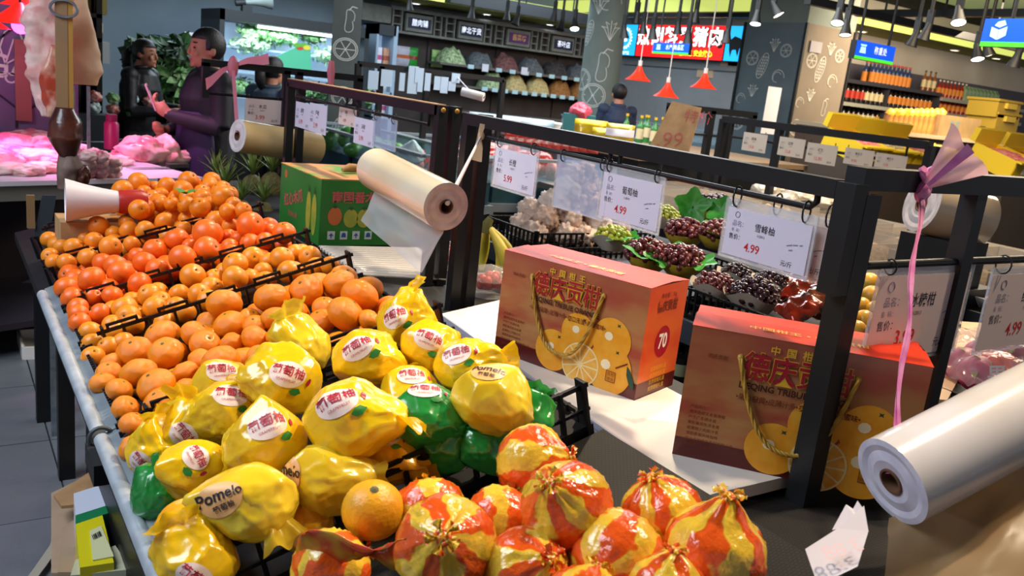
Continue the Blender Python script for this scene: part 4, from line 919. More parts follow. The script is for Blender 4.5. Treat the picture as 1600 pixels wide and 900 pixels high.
def striped(px, py, rpx, h, kdir, var, lab, spin=0):
    c = rim(px, py + 3, h); R = rpx * (c - CAM).length / F * .985
    t = thing('striped_bag', lab, 'bagged fruit', c, 'red and yellow striped bags')
    K = dirpx(c, *kdir); q = Vector((0, 0, 1)).rotation_difference(K)
    t.rotation_mode = 'QUATERNION'; t.rotation_quaternion = q @ Matrix.Rotation(spin, 3, 'Z').to_quaternion(); t.scale = (R,) * 3
    for nm, me in (('bag_film', SM[var][0]), ('knot', SM[var][1])):
        o = bpy.data.objects.new(nm, me); COL.objects.link(o); o.parent = t
sb = 'red and yellow striped bag '
striped(834, 722, 60, .06, (1, -.15, .25), 0, sb + 'against the lattice wall, knot to the gift boxes')
striped(885, 788, 70, .10, (-.4, -.55, .85), 2, sb + 'topmost of the heap with its knot facing out', 1)
striped(783, 812, 56, .04, (.2, -.6, -.6), 0, sb + 'tucked under the topmost one', 2)
striped(1034, 800, 61, .05, (-.3, -1, .25), 0, sb + 'with a stubby knot next to the white board', 3)
striped(1116, 862, 75, .05, (.25, -1, .2), 1, sb + 'with a tall pointed neck near the rack post', 4)
striped(965, 870, 72, .06, (.5, -.3, -.6), 0, sb + 'showing broad stripes and no knot', 5)
striped(825, 890, 66, .06, (.5, -.25, .8), 2, sb + 'with a pinkish knot turned to its neighbour', 6)
striped(696, 850, 76, .09, (-.05, -.15, 1), 2, sb + 'with a wide gathered knot beside the bare grapefruit', 7)
striped(672, 797, 54, .03, (-.1, -.6, -.6), 0, sb + 'behind the wide gathered one', 8)
striped(518, 888, 60, .03, (.5, -.3, -.5), 0, sb + 'low in the crate corner below the bare grapefruit', 9)
striped(1042, 922, 58, .07, (.2, -1, .1), 2, sb + 'at the front edge of the heap', 10)
striped(913, 945, 62, .07, (.2, -.6, -.3), 0, sb + 'at the front edge beside the pinkish knot', 11)
# a bare grapefruit showing out of its torn bag
c = rim(583, 797, .06); R = 47 * (c - CAM).length / F
t = thing('bare_grapefruit', 'bare yellow grapefruit with a stem scar poking out of its bag', 'grapefruit', c)
m = MB().ball(c, (R, R, R * .95), 32, 20); m.build('fruit', mat('grapefruit_rind', '#e0a41c', .4, 0, '#d8961a', 20, .15, 150), t, 180)
n = dirpx(c, .05, -.8, .7); m = MB(); m.lathe([(.0001, .003), (.002, .003), (.004, .001), (.006, 0)], 8, frame(c + n * R * .96, n.orthogonal(), n.cross(n.orthogonal()))); m.build('stem_scar', mat('stem_scar', '#6a6a4a', .9), t, 60)
# its torn striped bag sheet
m = MB(); a = rim(480, 830, .09); b2 = rim(640, 842, .11); lo = rim(470, 862, .05)
M_TORN = mat('torn_bag_film', '#d8481f', .2, 0, '#dca32a', 14, .3, 20, coat=.5, lo=.45, hi=.55)
def fn(u, v):
    p = a.lerp(b2, u) + (lo - a) * v; return p + UZ * (.012 * math.sin(u * 7 + v * 3) + .008 * noise.noise(Vector((u * 6, v * 6, 3)))) - VIEW_F * .02
m.grid(fn, 24, 8); ob = m.build('torn_bag', M_TORN, None, 180, ('torn red and yellow plastic film lying under the bare grapefruit', 'plastic film'))
md = ob.modifiers.new('thickness', 'SOLIDIFY'); md.thickness = .001

# ------------------------------------------------------------------ white board and gift boxes
ZB = .90
pts = [onz(690, 490, ZB), onz(1100, 775, ZB), onz(1242, 742, ZB)]
far = pts[0] + Vector((.26, 0, 0)); near = pts[2]
outl = [(pts[0].x, pts[0].y), (pts[1].x, pts[1].y), (near.x + .06, near.y), (far.x, far.y + .1)]
m = MB(); m.prism(outl, .022, Matrix.Translation((0, 0, ZB - .022)))
t = thing('display_board', 'white display board under the two gift boxes', 'board', (1.1, 1.4, ZB - .022))
m.build('board_slab', mat('white_board', '#e4ddd4', .45), t)
m = MB(); d = (pts[1] - pts[0]).normalized(); m.bar(pts[0] + Vector((-.003, 0, -.006)), pts[1] + Vector((-.003, 0, -.006)), .006, .012); m.bar(pts[0] + Vector((-.002, 0, -.017)), pts[1] + Vector((-.002, 0, -.017)), .006, .006)
m.build('metal_edging', mat('pale_edging', '#c4c6d6', .35, .3), t)
for q in ((pts[0] + pts[1]) / 2 + Vector((.05, 0, 0)), pts[0] + Vector((.2, -.1, 0)), pts[2] + Vector((-.03, .06, 0))):
    MB().cyl((q.x, q.y, .8705), (q.x, q.y, ZB - .022), .02, n=10).build('foot', BLACK, t)
def gift_print(name, base, hi, top=None):
    """printed carton: warm clouds, dark band at the foot (object z = height)"""
    m = mat(name, base, .35, coat=.2); nt = m.node_tree; b = nt.nodes['Principled BSDF']; N, L = nt.nodes.new, nt.links.new
    tc = N('ShaderNodeTexCoord'); mp = N('ShaderNodeMapping'); mp.inputs['Scale'].default_value = (6, 6, 16); L(tc.outputs['Object'], mp.inputs[0])
    nz = N('ShaderNodeTexNoise'); nz.inputs['Scale'].default_value = 1; nz.inputs['Detail'].default_value = 4; L(mp.outputs[0], nz.inputs['Vector'])
    rp = N('ShaderNodeValToRGB'); rp.color_ramp.elements[0].position = .36; rp.color_ramp.elements[1].position = .62; rp.color_ramp.elements[0].color = lin(base); rp.color_ramp.elements[1].color = lin(hi); L(nz.outputs['Fac'], rp.inputs[0])
    sp = N('ShaderNodeSeparateXYZ'); L(tc.outputs['Object'], sp.inputs[0])
    g = N('ShaderNodeMapRange'); g.inputs[1].default_value = .034; g.inputs[2].default_value = .036; L(sp.outputs[2], g.inputs[0])
    mx = N('ShaderNodeMix'); mx.data_type = 'RGBA'; L(g.outputs[0], mx.inputs[0]); mx.inputs[6].default_value = lin('#5a1a14'); L(rp.outputs[0], mx.inputs[7])
    g2 = N('ShaderNodeMapRange'); g2.inputs[1].default_value = .12; g2.inputs[2].default_value = .23; g2.inputs[4].default_value = .75; L(sp.outputs[2], g2.inputs[0])
    mx2 = N('ShaderNodeMix'); mx2.data_type = 'RGBA'; L(g2.outputs[0], mx2.inputs[0]); L(mx.outputs[2], mx2.inputs[6]); mx2.inputs[7].default_value = lin(top or base)
    L(mx2.outputs[2], b.inputs['Base Color']); return m
M_GF = gift_print('gift_box_front_print', '#a84c38', '#b88a54', '#984438'); M_GS = gift_print('gift_box_side_print', '#cf4a24', '#d86a30'); M_GT = mat('gift_box_top_print', '#c22c14', .45, 0, '#cc3a18', 9, spec=.25)
M_GOLD = mat('gold_ink', '#e0b030', .4); M_DRED = mat('dark_red_ink', '#a3182c', .4); M_BRN = mat('brown_ink', '#7a3018', .5)
M_RINDP = mat('printed_orange', '#e89a20', .4, 0, '#eeae3a', 30); M_SLICE = mat('printed_slice_flesh', '#e8a030', .4, 0, '#f0be60', 40); M_PALE = mat('printed_pale_pith', '#f0dca0', .4); M_LEAFP = mat('printed_dark_leaf', '#2c4a38', .4); M_GLEAM = mat('printed_highlight', '#f6e8c0', .4)
M_ROPE = mat('gold_rope', '#c8a040', .45, 0, '#a8802c', 60)
GW, GH, GD = .377, .237, .159
def gift_box(BL, BR, lab, worn=False):
    xd = (BR - BL); xd.z = 0; xd.normalize()
    M = frame(BL, xd, Vector((0, 0, 1)).cross(xd)) # local x along the front, y into the box, z up
    t = thing('gift_box', lab, 'box', BL, 'orange gift boxes'); t.matrix_basis = M
    P = lambda u, v, z=.0: M @ Vector((u * GW, -.0006 - z, GH * (1 - v)))
    def quad(nm, q, m): return MB().add([M @ Vector(p) for p in q], [(0, 1, 2, 3)]).build(nm, m, t)
    quad('front_panel', ((0, 0, 0), (GW, 0, 0), (GW, 0, GH), (0, 0, GH)), M_GF)
    quad('back_panel', ((GW, GD, 0), (0, GD, 0), (0, GD, GH), (GW, GD, GH)), M_GF)
    quad('side_panel', ((GW, 0, 0), (GW, GD, 0), (GW, GD, GH), (GW, 0, GH)), M_GS)
    quad('side_panel', ((0, GD, 0), (0, 0, 0), (0, 0, GH), (0, GD, GH)), M_GS)
    MB().bb(0, GW, .001, GD - .001, -.0, .003, M=M).build('bottom_panel', M_GS, t)
    m = MB(); m.add([M @ Vector(p) for p in ((-.001, -.001, GH), (GW + .001, -.001, GH), (GW + .001, GD * .52, GH + .004), (-.001, GD * .52, GH + .004))], [(0, 1, 2, 3)])
    m.add([M @ Vector(p) for p in ((0, GD * .5, GH + .0015), (GW, GD * .5, GH + .0015), (GW, GD, GH), (0, GD, GH))], [(0, 1, 2, 3)]); m.build('lid_flap', M_GT, t)
    MB().add([M @ Vector(p) for p in ((GW, 0, GH), (GW, GD, GH), (GW, GD * .5, GH + .004))], [(0, 1, 2)]).build('lid_end', PLASTIC, t)
    F2 = frame(M @ Vector((0, -.0008, GH)), xd, (0, 0, 1)) # print plane: x right, y up, z out
    def T(s, size, u, v, m, bold=.01, sx=1, sp=1, z=.0022): mb = MB(); text(mb, s, size, F2 @ Matrix.Translation((u * GW, -v * GH, z)), bold=bold, sx=sx, spacing=sp); return mb.build('lettering', m, t)
    # printed oranges
    z = .0002
    for u, v, r in ((.587, .57, .043), (.807, .54, .047), (.43, .80, .046), (.815, .80, .055)):
        mb = MB(); flat(mb, disc_pts(r, r * 1.0, 32, cx=u * GW, cy=-v * GH), F2, z); mb.build('printed_orange', M_RINDP, t)
        mb = MB(); flat(mb, disc_pts(r * .22, r * .2, 9, cx=u * GW - r * .15, cy=-v * GH + r * .15), F2, z + .0002); mb.build('printed_highlight', M_GLEAM, t)
        mb = MB(); flat(mb, [(u * GW + r * .3 + .006 * math.cos(k * .785) * (1 if k % 2 else .4), -v * GH + r * .72 + .005 * math.sin(k * .785) * (1 if k % 2 else .4)) for k in range(8)], F2, z + .0002); mb.build('printed_calyx', M_LEAFP, t); z += .0003
    cx, cy, r = .629 * GW, -.845 * GH, .047
    z += .0004; mb = MB(); flat(mb, disc_pts(r, r, 36, cx=cx, cy=cy), F2, z); mb.build('printed_slice', M_PALE, t)
    z += .0003; mb = MB()
    for k in range(11):
        a0 = k * 2 * math.pi / 11 + .04; a1 = a0 + 2 * math.pi / 11 - .08
        flat(mb, [(cx + r * .12 * math.cos((a0 + a1) / 2), cy + r * .12 * math.sin((a0 + a1) / 2))] + [(cx + r * .93 * math.cos(a0 + (a1 - a0) * i / 4), cy + r * .93 * math.sin(a0 + (a1 - a0) * i / 4)) for i in range(5)], F2, z)
    mb.build('printed_segments', M_SLICE, t)
    mb = MB(); flat(mb, [(.93 * GW, -.72 * GH), (.955 * GW, -.76 * GH), (.985 * GW, -.86 * GH), (.985 * GW, -.92 * GH), (.955 * GW, -.88 * GH), (.932 * GW, -.80 * GH)], F2, z); mb.build('printed_leaf', M_LEAFP, t)
    mb = MB(); mb.bar(F2 @ Vector((.86 * GW, -.77 * GH, z)), F2 @ Vector((.93 * GW, -.70 * GH, z)), .003, .0006, F2.to_3x3().col[2]); mb.build('printed_twig', M_BRN, t)
    mb = MB(); s = .011; cx2, cy2 = .835 * GW, -.86 * GH
    for a, b in (((-s, -s), (s, -s)), ((s, -s), (s, s)), ((s, s), (-s, s)), ((-s, s), (-s, -s))): mb.bar(F2 @ Vector((cx2 + a[0], cy2 + a[1], z + .0003)), F2 @ Vector((cx2 + b[0], cy2 + b[1], z + .0003)), .0012, .0004, F2.to_3x3().col[2])
    text(mb, '贡柑', .009, F2 @ Matrix.Translation((cx2, cy2 + .004, z + .0003))); text(mb, '德庆', .009, F2 @ Matrix.Translation((cx2, cy2 - .006, z + .0003))); mb.build('printed_stamp', M_BRN, t)
    T('中  国  柑  王', .0165, .47, .085, M_GOLD, .02)
    T('德庆贡柑', .052, .475, .235, M_GOLD, .04, .84); T('德庆贡柑', .052, .475, .235, M_DRED, .018, .84, z=.0028)
    T('DEQING TRIBUE ORANGE', .0155, .475, .37, mat('dark_brown_ink', '#4a1a10', .5), .03, .98)
    T('•果色橙黄•皮薄汁多•爽口无渣•清甜蜜味•', .0125, .50, .46, M_BRN, .01, .9)
    T('德庆贡柑', .0085, .13, .2, M_BRN)
    for k, s in enumerate(('产品简介：', '德庆贡柑又名皇帝柑', '产于广东德庆县', '果形美观色泽金黄', '皮薄核少肉脆汁多', '清甜香蜜风味独特', '富含多种维生素和微量元素', '是馈赠亲友的佳品')):
        mb = MB(); text(mb, s, .0068, F2 @ Matrix.Translation((.045 * GW, -(.60 + k * .042) * GH, 0)), align='LEFT'); mb.build('lettering', M_BRN, t)
    # side print
    F3 = frame(M @ Vector((GW + .0008, GD / 2, GH)), M.to_3x3().col[1], (0, 0, 1))
    mb = MB(); flat(mb, disc_pts(.03, .034, 28, cy=-.52 * GH), F3, .0002); mb.build('printed_disc', M_DRED, t)
    mb = MB(); text(mb, '70', .044, F3 @ Matrix.Translation((0, -.52 * GH, .0006)), bold=.03, sx=.8); mb.build('lettering', WHITE, t)
    mb = MB(); text(mb, '德庆贡柑', .026, F3 @ Matrix.Translation((0, -.2 * GH, .0003)), bold=.02, sx=.8); text(mb, '净含量：5kg', .012, F3 @ Matrix.Translation((0, -.1 * GH, .0003))); mb.build('lettering', M_BRN, t)
    mb = MB()
    for k in range(4): text(mb, '优质柑桔礼盒', .011, F3 @ Matrix.Translation((0, -(.76 + .06 * k) * GH, .0003)))
    mb.build('lettering', M_GOLD, t)
    F4 = frame(M @ Vector((GW / 2, GD * .26, GH + .0034)), xd, M.to_3x3().col[1]); mb = MB(); text(mb, '中国柑王 • 德庆贡柑', .022, F4, bold=.01); mb.build('lettering', M_GOLD, t)
    # rope handle
    a, b, c = Vector((.227, .17)), Vector((.722, .18)), Vector((.53, .80)); n = 60; pts2 = []
    for i in range(n + 1):
        s = i / n; u = a.x + (b.x - a.x) * s; v = .175 + .62 * (1 - abs(2 * s - 1) ** 2.6) ; u += (.02 * math.sin(math.pi * s))
        pts2.append(M @ Vector((u * GW, -.004 - .012 * math.sin(math.pi * s), GH * (1 - v))))
    h = MB(); d0 = M.to_3x3().col[1]
    for ph in (0, 2.09, 4.19):
        st = []
        for i, p in enumerate(pts2):
            tg = (pts2[min(i + 1, n)] - pts2[max(i - 1, 0)]).normalized(); n1 = d0; n2 = tg.cross(n1); an = i * .75 + ph; st.append(p + (n1 * math.cos(an) + n2 * math.sin(an)) * .0022)
        h.tube(st, .0024, 6)
    h.build('rope_handle', M_ROPE, t, 180)
    for q in (pts2[0], pts2[-1]): MB().ball(q + d0 * .003, (.006, .006, .006), 10, 6).build('rope_eyelet', M_ROPE, t, 180)
    return t
BL = onz(772, 547, ZB); BR = onz(991, 626, ZB)
gift_box(BL, BR, 'red orange printed gift box with gold rope handle and white 70')
BL2 = onz(1050, 709, ZB); dr = onz(1340, 772, ZB) - BL2
gift_box(BL2, BL2 + dr, 'red orange printed gift box with gold rope handle behind the rack post')

# ------------------------------------------------------------------ racks
XK = 1.18; TW = .03
def square_tube(a, b, parent, nm, up=(0, 0, 1), w=TW, m=None): return MB().bar(a, b, w, w, up).build(nm, m or BLACK, parent)
def bent_rod(pts, r, parent, nm='hanging_rod'): return MB().tube(pts, r, 8).build(nm, BLACK, parent, 60)
ZT = 1.408 - TW / 2
y1 = onx(735, 180, XK).y; y0 = onx(1318, 278, XK).y
rk = thing('display_rack', 'black square tube price rack with rod beside the gift boxes', 'rack', (XK, (y0 + y1) / 2, .87))
M_BRASS = mat('brass_cap', '#b88a4a', .35, .6); M_TAN = mat('tan_bar_top', '#b08a62', .6)
square_tube((XK, y0, ZT), (XK, y1 + TW / 2, ZT), rk, 'top_bar')
for dx in (0, .048): square_tube((XK + dx, y1, .871), (XK + dx, y1, ZT + TW / 2 - (0 if dx else TW)), rk, 'post')
nb = onz(1250, 800, .8705)
yn = .80
square_tube((XK + .012, yn, .871), (XK + .012, yn, ZT), rk, 'post', w=.038)
st = onx(1292, 440, XK - .02)
square_tube((XK - .022, y0 - .035, ZT + TW / 2), (XK - .022, y0 - .035, 1.235), rk, 'corner_stub', w=.034)
ra = onx(760, 212, XK); rb = onx(1296, 333, XK)
zr1 = (ra.z + rb.z) / 2
bent_rod([(XK, y1 - .06, ZT), (XK, y1 - .06, zr1 + .01), (XK, y1 - .07, zr1), (XK, y0 + .05, zr1), (XK, y0 + .04, zr1 + .01), (XK, y0 + .04, ZT)], .0055, rk)
for px in (952, 968): q = onx(px, 258, XK); MB().cyl((XK, q.y, zr1), (XK, q.y, ZT), .005, n=8).build('rod_hanger', BLACK, rk)
# rack across the near end, running away from the aisle
rr = thing('display_rack', 'black square tube price rack with a pink ribbon knotted on it', 'rack', (1.6, yn, .87))
zt2 = ony(1338, 278, yn).z
square_tube((XK - .02, yn, zt2), (2.7, yn, zt2), rr, 'top_bar', w=.034)
xp = ony(1525, 300, yn).x
for x in (xp, 2.3): square_tube((x, yn + .002, .871 if x < 2 else .0), (x, yn + .002, zt2 - .017), rr, 'post', w=.032)
zr2 = ony(1400, 413, yn).z
MB().cyl((XK + .02, yn, zr2), (2.7, yn, zr2), .0075, n=12).build('hanging_rod', BLACK, rr, 60)
# rack further along the table
XK2 = 1.235
y3 = onx(690, 168, XK2).y; y4 = onx(455, 122, XK2).y
r2 = thing('display_rack', 'black square tube price rack with brass capped twin posts', 'rack', (XK2, (y3 + y4) / 2, .87))
zt3 = (onx(690, 175, XK2).z + onx(455, 128, XK2).z) / 2
square_tube((XK2, y3, zt3), (XK2, y4, zt3), r2, 'top_bar')
MB().bb(XK2 - TW / 2, XK2 + TW / 2, y3, y4, zt3 + TW / 2, zt3 + TW / 2 + .003).build('tan_top_strip', M_TAN, r2)  # thin tan strip along the top face of the bar
for dx in (0, .046): square_tube((XK2 + dx, y3, .871), (XK2 + dx, y3, zt3 + TW / 2), r2, 'post')
for dx in (0, .046): MB().ball((XK2 + dx - .002, y3 - TW / 2 - .001, zt3 + .002), (.008, .004, .008), 12, 8).build('brass_cap', M_BRASS, r2, 180)
square_tube((XK2, y4, .871), (XK2, y4, zt3), r2, 'post'); square_tube((XK2 + .046, y4, .871), (XK2 + .046, y4, zt3), r2, 'post')
zr3 = (onx(640, 190, XK2).z + onx(480, 152, XK2).z) / 2
bent_rod([(XK2, y3 + .07, zt3), (XK2, y3 + .07, zr3), (XK2, y4 - .07, zr3), (XK2, y4 - .07, zt3)], .005, r2)
for px in (542, 560): q = onx(px, 165, XK2); MB().cyl((XK2, q.y, zr3), (XK2, q.y, zt3), .005, n=8).build('rod_hanger', BLACK, r2)
# rack across the far end
YK3 = 3.95
a3 = ony(316, 98, YK3); b3 = ony(566, 122, YK3); zt4 = (a3.z + b3.z) / 2
r3 = thing('display_rack', 'black square tube price rack across the butcher end with pink ribbon', 'rack', ((a3.x + b3.x) / 2, YK3, .87))
square_tube((a3.x, YK3, zt4), (b3.x, YK3, zt4), r3, 'top_bar')
pm = ony(446, 150, YK3).x
for x in (pm, pm + .06): square_tube((x, YK3, .871), (x, YK3, zt4), r3, 'post')
for x in (a3.x + .015, b3.x - .015): square_tube((x, YK3, zt4), (x, YK3, zt4 - .15), r3, 'end_stub')
MB().cyl((a3.x + .02, YK3, zt4 - .13), (b3.x - .02, YK3, zt4 - .13), .006, n=8).build('hanging_rod', BLACK, r3, 60)

# ------------------------------------------------------------------ price tags
M_ACR = mat('clear_acrylic', '#e8ecf4', .08, alpha=.28, spec=.6); M_ACR2 = mat('clear_bluish_acrylic', '#b8c8e4', .1, alpha=.4, spec=.6)
M_TAGP = mat('lilac_white_tag_paper', '#d6d3e6', .6); M_TAGP2 = mat('pinkish_tag_paper', '#dcc8c4', .6)
M_GREYINK = mat('grey_ink', '#85849a', .7); M_FADEDRED = mat('faded_red_ink', '#cc5a60', .7)
M_RING = mat('dark_ring', '#3a3a3a', .35, .6)
def price_tag(tl, br, plane, val, name, price, lab, rodz, blank=False, paper=None, lite=False, code=True):
    fn_ = onx if plane == 'x' else ony
    A = fn_(*tl, val); B = fn_(*br, val)
    xd = Vector((0, -1, 0)) if plane == 'x' else Vector((1, 0, 0))
    W = abs((B - A).dot(xd)); H = A.z - B.z
    O = A.copy(); O.z = B.z; M = frame(O, xd, (0, 0, 1)); t = thing('price_tag', lab, 'price tag', O + xd * W / 2)
    mx = paper or M_TAGP
    if not lite:
        MB().bb(-.006, W + .006, -.006, H + .014, -.002, .0, M=M).build('acrylic_holder', M_ACR2 if blank else M_ACR, t)
        fr_ = MB()
        for a, b in (((-.006, -.006), (W + .006, -.006)), ((W + .006, -.006), (W + .006, H + .014)), ((W + .006, H + .014), (-.006, H + .014)), ((-.006, H + .014), (-.006, -.006))): fr_.bar(M @ Vector((a[0], a[1], 0)), M @ Vector((b[0], b[1], 0)), .003, .004, M.to_3x3().col[2])
        fr_.build('holder_rim', M_ACR, t)
    if not blank:
        MB().bb(0, W, 0, H, .0005, .0012, M=M).build('paper_insert', mx, t)
        def T(s, size, u, v, m, al='LEFT', bold=0, sx=1): mb = MB(); text(mb, s, size, M @ Matrix.Translation((u * W, v * H, .0018)), bold=bold, align=al, sx=sx); mb.build('lettering', m, t)
        T('品名：', H * .13, .08, .68, M_GREYINK); T(name, H * .185, .36, .68, INK, bold=.002, sx=.95)
        T('条  码：', H * .08, .08, .54, M_GREYINK)
        if code: T('112013', H * .07, .40, .53, INK)
        T('售价：', H * .13, .06, .40, INK)
        T(price, H * .25, .27, .24, M_FADEDRED if lite else REDINK, bold=.008, sx=.95); T('元/斤', H * .13, .72, .13, INK)
        if not lite:
            mb = MB()
            for a, b in (((.76, .50), (.82, .54)), ((.83, .54), (.88, .56)), ((.90, .56), (.93, .58)), ((.79, .42), (.83, .44))):
                mb.bar(M @ Vector((a[0] * W, a[1] * H, .0018)), M @ Vector((b[0] * W, b[1] * H, .0018)), .0018, .0004, M.to_3x3().col[2])
            mb.build('printed_twig', M_GREYINK, t)
            mb = MB(); mb.tube([M @ Vector((.13 * W + H * .06 * math.cos(k * .52), .87 * H + H * .06 * math.sin(k * .52), .0018)) for k in range(12)], .0006, 4, True); mb.build('printed_emblem', M_GREYINK, t)
    zr = H + .008
    for u in (.08, .9):
        c = M @ Vector((u * W, zr, 0)); R = max(.008, (rodz - c.z) / 2 + .008); cc = Vector((c.x, c.y, c.z + R - .006))
        per = M.to_3x3().col[2]
        MB().tube([cc + Vector((0, 0, 1)) * R * math.cos(k * .524) + per * R * .75 * math.sin(k * .524) + xd * .15 * R * math.sin(k * .524) for k in range(12)], .0016, 6, True).build('hanging_ring', M_RING, t, 180)
    return t
price_tag((776, 230), (833, 306), 'x', XK - .004, '长橙', '5.99', 'white price tag reading 5.99 by the bag roll string', zr1)
price_tag((874, 252), (940, 340), 'x', XK - .004, '', '', 'empty clear acrylic price holder over the pale wrapped fruit', zr1, True)
price_tag((945, 268), (1025, 362), 'x', XK - .004, '葡萄柚', '4.99', 'white price tag for grapefruit reading 4.99 above the grapes', zr1)
price_tag((1140, 322), (1256, 432), 'x', XK - .006, '雪峰柚', '4.99', 'large white price tag for pomelo reading 4.99 near the rack corner', zr1)
price_tag((1205, 336), (1288, 440), 'x', XK + .012, '丑八怪', '3.99', 'pink shaded price tag half hidden behind the large tag', zr1, paper=M_TAGP2)
price_tag((1376, 432), (1488, 545), 'y', yn - .004, '冰糖柑', '3.99', 'price tag reading 3.99 hanging behind the pink ribbon', zr2, paper=M_TAGP2)
price_tag((1552, 430), (1660, 528), 'y', yn - .004, '红心柚', '4.99', 'price tag hanging at the edge over the dragon fruit bags', zr2, paper=M_TAGP2)
price_tag((463, 158), (484, 204), 'x', XK2 - .004, '甜橙', '6.99', 'small price tag on the twin post rack next to the far post', zr3, lite=True)
price_tag((485, 160), (509, 212), 'x', XK2 - .008, '芦柑', '3.99', 'small price tag overlapping its neighbour on the twin post rack', zr3, lite=True)
price_tag((555, 182), (584, 232), 'x', XK2 - .004, '沃柑', '5.99', 'small price tag in the middle of the twin post rack rod', zr3, lite=True)
price_tag((586, 188), (616, 234), 'x', XK2 - .006, '', '', 'bluish empty acrylic holder on the twin post rack', zr3, True)
price_tag((531, 164), (556, 200), 'x', XK2 + .03, '蜜桔', '4.99', 'pinkish price card behind the twin post rack rod', zr3, lite=True, paper=M_TAGP2)
price_tag((384, 153), (438, 195), 'y', YK3 - .004, '木瓜', '3.99', 'wide pinkish price card above the far bag roll', zt4 - .13, lite=True, paper=M_TAGP2)

# ------------------------------------------------------------------ plastic bag rolls
M_ROLLC = mat('clear_bag_roll', '#d9c6a0', .22, 0, '#e6dcc4', 3, .05, 8, coat=.6, spec=.6); M_ROLLW = mat('frosted_bag_roll', '#dcd8dc', .22, 0, '#c9bfae', 4, coat=.6); M_ROLLE = mat('roll_end', '#cfc4c4', .5, 0, '#e4dcdc', 30); M_ROLLEB = mat('bluish_roll_end', '#c8c8dc', .45, 0, '#dedeee', 30)
M_CORE = mat('cardboard_core', '#6a4a34', .8); M_HOLE = mat('dark_core_inside', '#1c120c', .9)
M_FILM = mat('clear_bag_film', '#e6e8ee', .15, alpha=.5, spec=.7, thru=.4); M_FILMA = mat('amber_tinted_film', '#f2cc98', .3, alpha=.88, thru=.7, spec=.7)
def bag_roll(a, b, R, lab, m, me, endmat=None):
    ax = (b - a).normalized(); M = frame(a, ax.orthogonal(), ax.cross(ax.orthogonal())); L = (b - a).length
    t = thing('bag_roll', lab, 'bag roll', (a + b) / 2 - Vector((0, 0, R)))
    MB().lathe([(R, 0), (R, L * .25), (R * 1.004, L * .5), (R, L)], 40, M).build('wound_film', m, t, 50)
    for z, s in ((0, -1), (L, 1)):
        MB().lathe([(R, z), (R * .86, z + s * .001), (R * .72, z - s * .001), (R * .5, z + s * .002), (R * .3, z)], 40, M).build('roll_end', me, t)
    MB().lathe([(R * .3, -.003), (R * .3, L + .003), (R * .25, L + .003), (R * .25, -.003), (R * .3, -.003)], 24, M).build('core', M_CORE, t, 40)
    MB().lathe([(.0001, .06), (R * .25, .06)], 20, M).build('core_inside', M_HOLE, t)
    return t
def ribbon(mb, pts, w, side):
    s = Vector(side); n = len(pts); b = len(mb.v)
    for i, p in enumerate(pts):
        ww = w[i] if isinstance(w, list) else w; mb.v += [Vector(p) - s * ww / 2, Vector(p) + s * ww / 2]
    for i in range(n - 1): mb.f.append([b + 2 * i, b + 2 * i + 1, b + 2 * i + 3, b + 2 * i + 2]); mb.m.append(0)
M_PINKR = mat('pink_ribbon', '#c25a9c', .5, 0, '#d88ab8', 30); M_PINKL = mat('pale_pink_film', '#ecc0cc', .45, alpha=.92, thru=.5); M_ROSE = mat('rose_ribbon', '#ea8a9c', .5, thru=.35); M_STRING = mat('white_string', '#d8d0d4', .6); M_RAFF = mat('beige_raffia', '#c2a888', .7)
# near the aisle post: big roll hung on a pink ribbon
rc = at(1393, 752, 1.30); re = at(1690, 598, 1.52); R = 64 * 1.30 / F
bag_roll(rc, re, R, 'large frosted plastic bag roll hanging by a pink ribbon', M_ROLLW, M_ROLLEB)
kn = ony(1441, 300, yn - .02)
t = thing('pink_ribbon', 'magenta pink ribbon tied round the rack bar with a flared bow', 'ribbon', kn)
m = MB(); ax = (re - rc).normalized(); hole = rc + Vector((0, 0, R * .22)) - ax * .005
seg = [kn.lerp(hole, i / 14) + VIEW_R * .003 * math.sin(i * 1.1) for i in range(15)]
ribbon(m, seg, [.008 + .003 * math.sin(i * 1.7) for i in range(15)], VIEW_R); ribbon(m, [p - VIEW_F * .002 for p in seg], [.004 + .003 * math.cos(i * 1.3) for i in range(15)], VIEW_R); m.build('hanging_strand', M_PINKR, t)
m = MB(); ribbon(m, [hole, hole + ax * .03 + Vector((0, 0, -.004)), hole + ax * .07 + Vector((0, 0, -.006))], .016, VIEW_R); m.build('loop_through_core', M_PINKR, t)
m = MB()
for s in (-1, 1): m.tube([(kn.x + .012 * s * math.cos(k * .4), yn - .022 + .004 * math.sin(k), zt2 + .022 * math.cos(k * .4)) for k in range(8)], .006, 6)
m.ball(kn, (.014, .012, .018), 10, 7); m.build('knot', M_PINKR, t, 60)
m = MB(); tip = ony(1515, 232, yn - .06); base = ony(1448, 290, yn - .03); sd = (VIEW_U * .72 - VIEW_R * .55).normalized()
def fan(u, v):
    p = base.lerp(tip, v); w = .012 + .088 * v; return p - sd * (u - .5) * -w + VIEW_F * (.008 * math.sin(u * 9 + v * 3) * v)
m.grid(fan, 14, 10); m.build('bow_flare', M_PINKL, t, 180)
m = MB(); ribbon(m, [base.lerp(tip, i / 8) - VIEW_F * .004 for i in range(9)], [.006 + .012 * i / 8 for i in range(9)], sd); m.build('bow_tail', M_PINKR, t)
